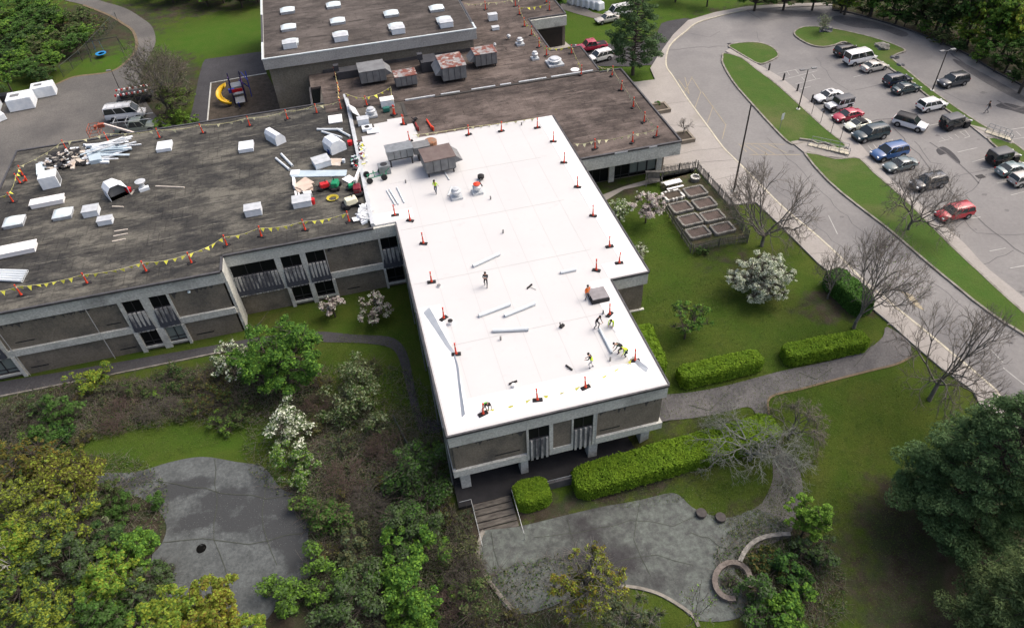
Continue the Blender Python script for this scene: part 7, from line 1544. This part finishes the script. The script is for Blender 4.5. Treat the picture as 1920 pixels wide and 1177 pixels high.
# brush between the courtyards
mid = [
 ('olive shrub tree with pale leaves right of the large green tree', 672, 742, 62, [L_OLV, L_SAGE, L_MID], 5200, .12, .8, True), ('whitish blooming shrub above the gravel court corner', 548, 812, 42, [L_SAGE, L_WHT, L_MID], 3000, .11, .85, True), ('green lower half of the blooming shrub by the gravel court', 556, 872, 38, [L_GRN, L_SAGE, L_SPR], 2800, .11, .8, False),
 ('grey green tree beside the undercroft corner', 800, 905, 66, [L_GRY, L_MID, L_GRN], 5600, .12, .85, True), ('dense green tree left of the timber steps', 760, 985, 56, [L_MID, L_GRY], 4200, .12, .8, True),
 ('olive and green bush right of the gravel court', 612, 975, 42, [L_OLV, L_GRN], 2600, .12, .8, True), ('bright green feathery tree below the undercroft corner', 752, 1065, 62, [L_BRT, L_GRN], 5600, .13, .8, False), ('lower bright green feathery tree at the bottom edge', 795, 1140, 56, [L_GRN, L_BRT], 4200, .13, .8, False), ('bare grey thicket left of the patio edge', 858, 1040, 44, [L_OLV], 500, .08, .7, True), ('bare grey thicket under the patio edge at the bottom', 915, 1120, 48, [L_OLV, L_MID], 1100, .09, .6, True),
 ('grey bush between the court and the feathery tree', 668, 1040, 40, [L_GRY, L_OLV], 2000, .11, .7, True), ('light green bush at the bottom of the gravel court', 560, 1108, 56, [L_BRT, L_MID], 4200, .12, .75, False), ('grey green bush at the bottom edge, centre left', 660, 1130, 54, [L_GRY, L_MID], 3400, .12, .75, True), ('dark blue green low bush in the hollow', 690, 1080, 26, [L_DRK], 1500, .11, .6, False),
 ('green shrub tree at the far left below the path', 110, 782, 40, [L_MID, L_GRN], 2800, .13, .8, True), ('yellow green small tree at the wing wall path', 168, 716, 28, [L_SPR, L_YEL], 1700, .11, 1.0, True), ('green bush left of the yellow green small tree', 78, 770, 34, [L_GRY, L_MID], 2000, .12, .7, True), ('dark leafy bush above the lawn strip', 118, 812, 28, [L_GRN, L_DRK], 1700, .12, .7, False),
 ('brown green brush under the wing path, left part', 262, 722, 34, [L_OLV, L_MID], 1300, .1, .5, True), ('brown green brush under the wing path, right part', 335, 712, 36, [L_OLV, L_MID, L_DRK], 1500, .1, .5, True), ('low brush left of the large green tree', 390, 745, 38, [L_MID, L_RST], 1300, .1, .5, True), ('brush below the large green tree', 450, 775, 34, [L_MID, L_OLV], 1000, .1, .5, True),
 ('low green mound of ground shrub left of the gravel court', 248, 965, 50, [L_MID, L_GRN], 7500, .07, .42, False), ('second low green mound above the gravel court corner', 190, 935, 46, [L_MID, L_OLV], 6000, .07, .42, False), ('pale dead bush between the trees and the green mounds', 205, 990, 26, [L_SAGE], 400, .09, .6, True), ('brush at the right of the big pine shade', 690, 690, 22, [L_OLV], 700, .1, .6, True)]
for la, x, y, r_, ms, n_, s_, hf, tw in mid:
    shrub('shrub' if 'tree' not in la else 'small_tree', la, x, y, r_*1.15, ms, n_, s_, hf, twig=tw, cat='shrub' if 'tree' not in la else 'tree', group='wild growth between the courtyards')
for k_, (la, x, y, r_, c_) in enumerate((('reddish bare thicket beside the wire fence', 728, 850, 44, 0), ('brown bare thicket in the hollow', 655, 905, 46, 0), ('second brown thicket in the hollow below the first', 690, 950, 40, 1), ('bare purple brown brush in the dirt bank', 225, 785, 40, 0), ('bare brush right of the purple brown brush', 300, 775, 38, 1), ('grey bare brush at the left picture edge', 20, 800, 34, 1), ('bare brush beside the blooming shrub', 600, 770, 32, 0), ('bare brush at the bottom of the wild bank', 880, 1090, 40, 1), ('bare brush between the feathery tree and patio', 850, 1150, 36, 0), ('bare grey brush by the pale dead bush', 190, 1010, 34, 1))):
    bare_tree('thicket', la, (x, y), y-60, r_, 300+k_, 5, .05, bark=mat('red_twigs', (.12, .085, .075), .95, (.08, .058, .05), 2) if c_ == 0 else mat('grey_twigs', (.12, .11, .095), .95, (.08, .072, .062), 2), H=1.9, first=62, nl=11, trunk=.05, group='bare thickets', leaves=L_OLV, n_leaf=260, ls=.06)
fill = [(150, 745), (210, 730), (300, 735), (370, 725), (410, 712), (30, 770), (60, 830), (150, 825), (380, 765), (340, 775), (420, 790), (610, 715), (590, 800), (640, 840), (800, 850), (830, 960), (720, 905), (870, 985), (560, 950), (640, 940), (620, 1030), (730, 1010), (840, 1110), (900, 1160), (960, 1160), (300, 1075), (240, 1130), (150, 880), (5, 900), (720, 1150)]
for k_, (x, y) in enumerate(fill):
    shrub('shrub', 'low weedy bush on the wild bank, %s from the wing path down' % (ORD[k_] if k_ < 20 else 'twenty-'+ORD[k_-20]), x, y, 20+(k_*7) % 12, [[L_OLV, L_RST], [L_GRY, L_OLV], [L_SPR, L_MID], [L_OLV, L_RST]][k_ % 4], [420, 600, 900, 380][k_ % 4], .09, .6, twig=True, group='weedy bushes on the wild banks')
# lower left wood
wood = [(48, 868, 58, [L_RST, L_ORG, L_MID], 5), (120, 905, 62, [L_RST, L_YEL], 5), (40, 945, 60, [L_YEL, L_OLV], 5.5), (120, 985, 60, [L_YEL, L_MID], 6), (30, 1030, 62, [L_YEL, L_BRT], 6), (115, 1065, 56, [L_GRY, L_MID], 5.5), (195, 1030, 46, [L_MID, L_DRK], 4.5), (205, 1085, 58, [L_BRT, L_YEL], 5.5), (255, 1040, 40, [L_BRT, L_GRN], 4.5), (20, 1110, 60, [L_MID, L_YEL], 6), (105, 1140, 60, [L_YEL, L_MID], 6), (190, 1155, 56, [L_MID, L_GRN], 5.5), (275, 1110, 48, [L_GRY, L_MID], 4.5), (330, 1150, 58, [L_YEL, L_SPR], 5.5), (400, 1140, 50, [L_YEL, L_ORG], 5.2), (270, 1185, 50, [L_BRT, L_YEL], 5), (455, 1190, 40, [L_YEL, L_SPR], 4)]
for i, (x, y, r_, ms, hgt_) in enumerate(wood):
    r_ *= 1.15; tree('woodland_tree', ('rust tinged' if ms[0] is L_RST else 'yellow green' if ms[0] is L_YEL else 'fresh green' if ms[0] is L_BRT else 'grey green' if ms[0] is L_GRY else 'deep green')+' tree in the lower left wood, %s counting downwards' % ORD[i], x, y, hgt_, r_, ms, n=9500, size=.105, lobes=30, lobe=.33, mixr=(1.,) if len(ms) == 1 else ((.6, .4) if len(ms) == 2 else (.4, .35, .25)), group='trees of the lower left wood', twig=(i % 3 == 0))
bare_tree(bt, 'white barked dead birch among the lower left trees', (108, 1120), 970, 28, 15, 3, .10, bark=mat('birch_bark', (.42, .42, .38), .9), trunk=.6, nl=3, H=9.5)
# far shrubs and woods: shared crowns placed individually
def proto_tree(i, m, n, size, lobes, lobe, asp):
    t = empty('woodland_tree', (0, 0, 0), 0, 'x', 'tree'); C, R_ = crown_lobes(100+i, 1*asp[0], 1*asp[1], asp[2], lobes, lobe); C[:, 2] += 1.25
    V_, F = leaves_in(C, R_, n, size, 200+i); fast_mesh('crown', V_, F, m, np.random.default_rng(i).choice(len(m), len(F)), t)
    segs = [(0, 0, -.1, 0, 0, 1.0, .06, .04)]+[(0, 0, .6, *c, .03, .01) for c in C]; V_, F = tubes(segs, 5); fast_mesh('trunk', V_, F, [M_BARK], None, t); return t
protos = [proto_tree(0, [L_MID, L_GRN], 3000, .055, 22, .36, (1, 1, .9)), proto_tree(1, [L_GRN, L_SPR], 3000, .055, 26, .33, (1, 1, .8)), proto_tree(2, [L_MID, L_OLV], 2800, .055, 24, .33, (1, .9, 1.0)), proto_tree(3, [L_DRK, L_MID], 3000, .055, 24, .35, (1, 1, .8)), proto_tree(4, [L_SPR, L_YEL], 2600, .055, 24, .30, (.95, 1, 1.1))]
usedp = set(); rf = random.Random(21)
def far_tree(la, px, py, zc, rpx, k, group, name='woodland_tree', cat='tree'):
    g = G(px, py)
    for _ in range(6): q = Z(px, py, g.z+zc); g = Vector((q[0], q[1], float(h(q[0], q[1]))))
    s = rpx*m_per_px((g.x, g.y, g.z+zc)); rz = rf.uniform(0, 6.28)
    if k not in usedp: o = protos[k]; usedp.add(k); o.location = g; o.rotation_euler = (0, 0, rz); o['label'] = la
    else: o = copy_tree(protos[k], g, rz, la)
    o.name = name; o['group'] = group; o['category'] = cat; o.scale = (s, s, s*rf.uniform(.85, 1.15)*max(.55, min(1.3, zc/(1.25*s))))
names_r = ['wood edge behind the car park']
row = [(1420, -8), (1475, -10), (1530, -12), (1585, -8), (1640, -2), (1690, 8), (1740, 22), (1785, 38), (1825, 56), (1862, 76), (1900, 98), (1940, 120), (1975, 145)]
for i, (x, y) in enumerate(row): far_tree('leafy tree, front of the wood behind the car park, %s from the left' % ORD[i], x, y+rf.uniform(-4, 4), 2.9, rf.uniform(38, 45), [0, 2, 3, 4, 1][i % 5], 'trees of the wood behind the car park')
row = [(1690, -28), (1740, -18), (1790, -5), (1835, 14), (1880, 32), (1925, 50), (1650, -30), (1600, -34)]
for i, (x, y) in enumerate(row): far_tree('leafy tree, second row of the wood behind the car park, %s in the row' % ORD[i], x, y, 5.5, rf.uniform(42, 50), [4, 0, 2, 4, 1][i % 5], 'trees of the wood behind the car park')
row = [(1880, -12), (1925, 0), (1840, -25), (1790, -40), (1960, 70), (1990, 30)]
for i, (x, y) in enumerate(row): far_tree('tall tree deep in the wood at the upper right corner, %s of the group' % ORD[i], x, y, 8, 52, [2, 4, 0][i % 3], 'trees of the wood behind the car park')
und = [(1700, 42, 16), (1735, 56, 14), (1770, 74, 15), (1800, 88, 14), (1838, 108, 15), (1870, 124, 14), (1905, 145, 15), (1660, 30, 14), (1620, 20, 13), (1580, 10, 13)]
for i, (x, y, r_) in enumerate(und): far_tree('low bush along the outer kerb of the car park, %s from the right side up' % ORD[i], x, y-6, 1.4, r_+6, [3, 1, 2][i % 3], 'bushes along the outer kerb', 'bush', 'bush')
sh = [(x, y) for y, xs in ((8, range(0, 120, 30)), (34, range(-10, 160, 31)), (60, range(5, 165, 29)), (86, range(-8, 145, 29)), (112, range(10, 120, 29)), (132, range(50, 90, 26))) for x in xs]
sh = [(x+rf.uniform(-8, 8), y+rf.uniform(-5, 5)) for x, y in sh]
rows = ['%s thicket bush in the upper left corner, %s side' % (a, b) for a in ('dark', 'leafy', 'bright', 'pale', 'rounded', 'tall', 'low') for b in ('far', 'near', 'fence', 'yard', 'left edge')]
for i, (x, y) in enumerate(sh): far_tree('leafy bush of the upper left thicket, %s row by row from the far edge' % (ORD[i] if i < 20 else 'twenty-'+ORD[i-20]), x, y, 1.9, rf.uniform(25, 33), [1, 0, 3, 1, 2][i % 5], 'bushes of the upper left thicket', 'bush', 'bush')
far_tree('white flowering bush among the upper left thicket', 160, 62, 1.6, 12, 1, 'bushes of the upper left thicket', 'bush', 'bush')
for i, (x, y) in enumerate(((285, -14), (320, -6), (350, -10), (385, 0), (415, -6), (450, 2), (480, -8), (365, -28), (430, -28))): far_tree('dark leafy bush at the far lawn edge beyond the hall, %s from the left' % ORD[i], x, y-4, 1.7, 36, [3, 0, 3, 1][i % 4], 'bushes at the far lawn edge', 'bush', 'bush')
for i, (x, y) in enumerate(((5, 140), (-20, 165), (1050, -14), (1120, -22), (1200, -30), (1270, -28), (1330, -20))): far_tree('outlying leafy tree, %s from the left picture edge' % ORD[i], x, y, 3, 30, [1, 3, 0][i % 3], 'outlying trees', 'woodland_tree')
# undergrowth: ground scatter where the photo shows rough brush
def under(la, px_items, n, size, mats_, seed, twig=False, name='undergrowth'):
    r = np.random.default_rng(seed); P = []
    for cx, cy, rx, ry, wgt in px_items:
        g = G(cx, cy); k = int(n*wgt); a = r.random(k)*2*math.pi; q = np.sqrt(r.random(k)); x = g.x+np.cos(a)*q*rx; y = g.y+np.sin(a)*q*ry; P.append(np.stack([x, y, h(x, y)], 1))
    P = np.concatenate(P); m = len(P)
    if twig:
        d = r.normal(size=(m, 3)); d[:, 2] = np.abs(d[:, 2])*.6; d /= np.linalg.norm(d, axis=1, keepdims=True); L = r.uniform(.3, 1.2, m)[:, None]
        b0 = P+np.array([[0, 0, .02]])+r.random((m, 1))*np.array([[0, 0, .4]]); V_, F = tubes(np.concatenate([b0, b0+d*L, np.full((m, 1), .014), np.full((m, 1), .007)], 1), 3); o = fast_mesh(name, V_, F, mats_)
    else:
        P[:, 2] += r.random(m)*.35+.04; V_, F = quads(P, r.normal(size=(m, 3))*.6+np.array([[0, 0, .8]]), size*r.uniform(.5, 1.4, m), .6, r); o = fast_mesh(name, V_, F, mats_, r.choice(len(mats_), m))
    tag(o, la, None, None, 'stuff'); return o
area = [(330, 745, 13, 3.5, .2), (180, 775, 9, 3.5, .15), (60, 800, 8, 5, .1), (470, 740, 6, 4, .1), (640, 800, 9, 8, .2), (700, 900, 7, 7, .2), (760, 860, 5, 6, .1), (740, 1000, 4.5, 7, .15), (830, 1080, 3.5, 6, .15), (660, 1080, 4, 5, .1), (110, 1000, 9, 8, .2), (1010, 1140, 7, 4, .1), (1460, 1080, 5, 5, .1)]
under('ground cover of leaves and weeds in the wild banks', area, 26000, .10, [L_OLV, L_MID, L_GRY], 3)
under('fallen twigs and bare brush in the wild banks', area, 9000, .1, [M_TWIG], 4, True)
under('leaf litter and weeds under the woods', [(1760, -20, 22, 8, .3), (1900, 50, 16, 8, .3), (70, 70, 13, 11, .5)], 9000, .2, [L_OLV, L_MID, L_RST], 6)
# short grass tufts give the near lawns a nap
under('short grass tufts on the near lawns', [(1600, 880, 14, 8, .3), (1560, 1060, 8, 8, .2), (1350, 640, 11, 9, .3), (1260, 500, 7, 8, .15), (300, 825, 12, 2.5, .12), (690, 690, 5, 6, .1), (1290, 870, 9, 3, .08), (1400, 930, 4, 3, .05)], 60000, .045, [leafmat('grass_blade', (.052, .085, .014), (.075, .095, .03), tr=.1)], 9, name='grass_tufts')
# pebbles and moss on the gravel court
under('loose pale grit scattered over the gravel court', [(480, 940, 7, 5, .5), (440, 1060, 8, 6, .3), (1150, 1000, 9, 4, .3), (1330, 1060, 6, 5, .2)], 2500, .022, [mat('grit', (.22, .23, .22), .9)], 12, name='grit')
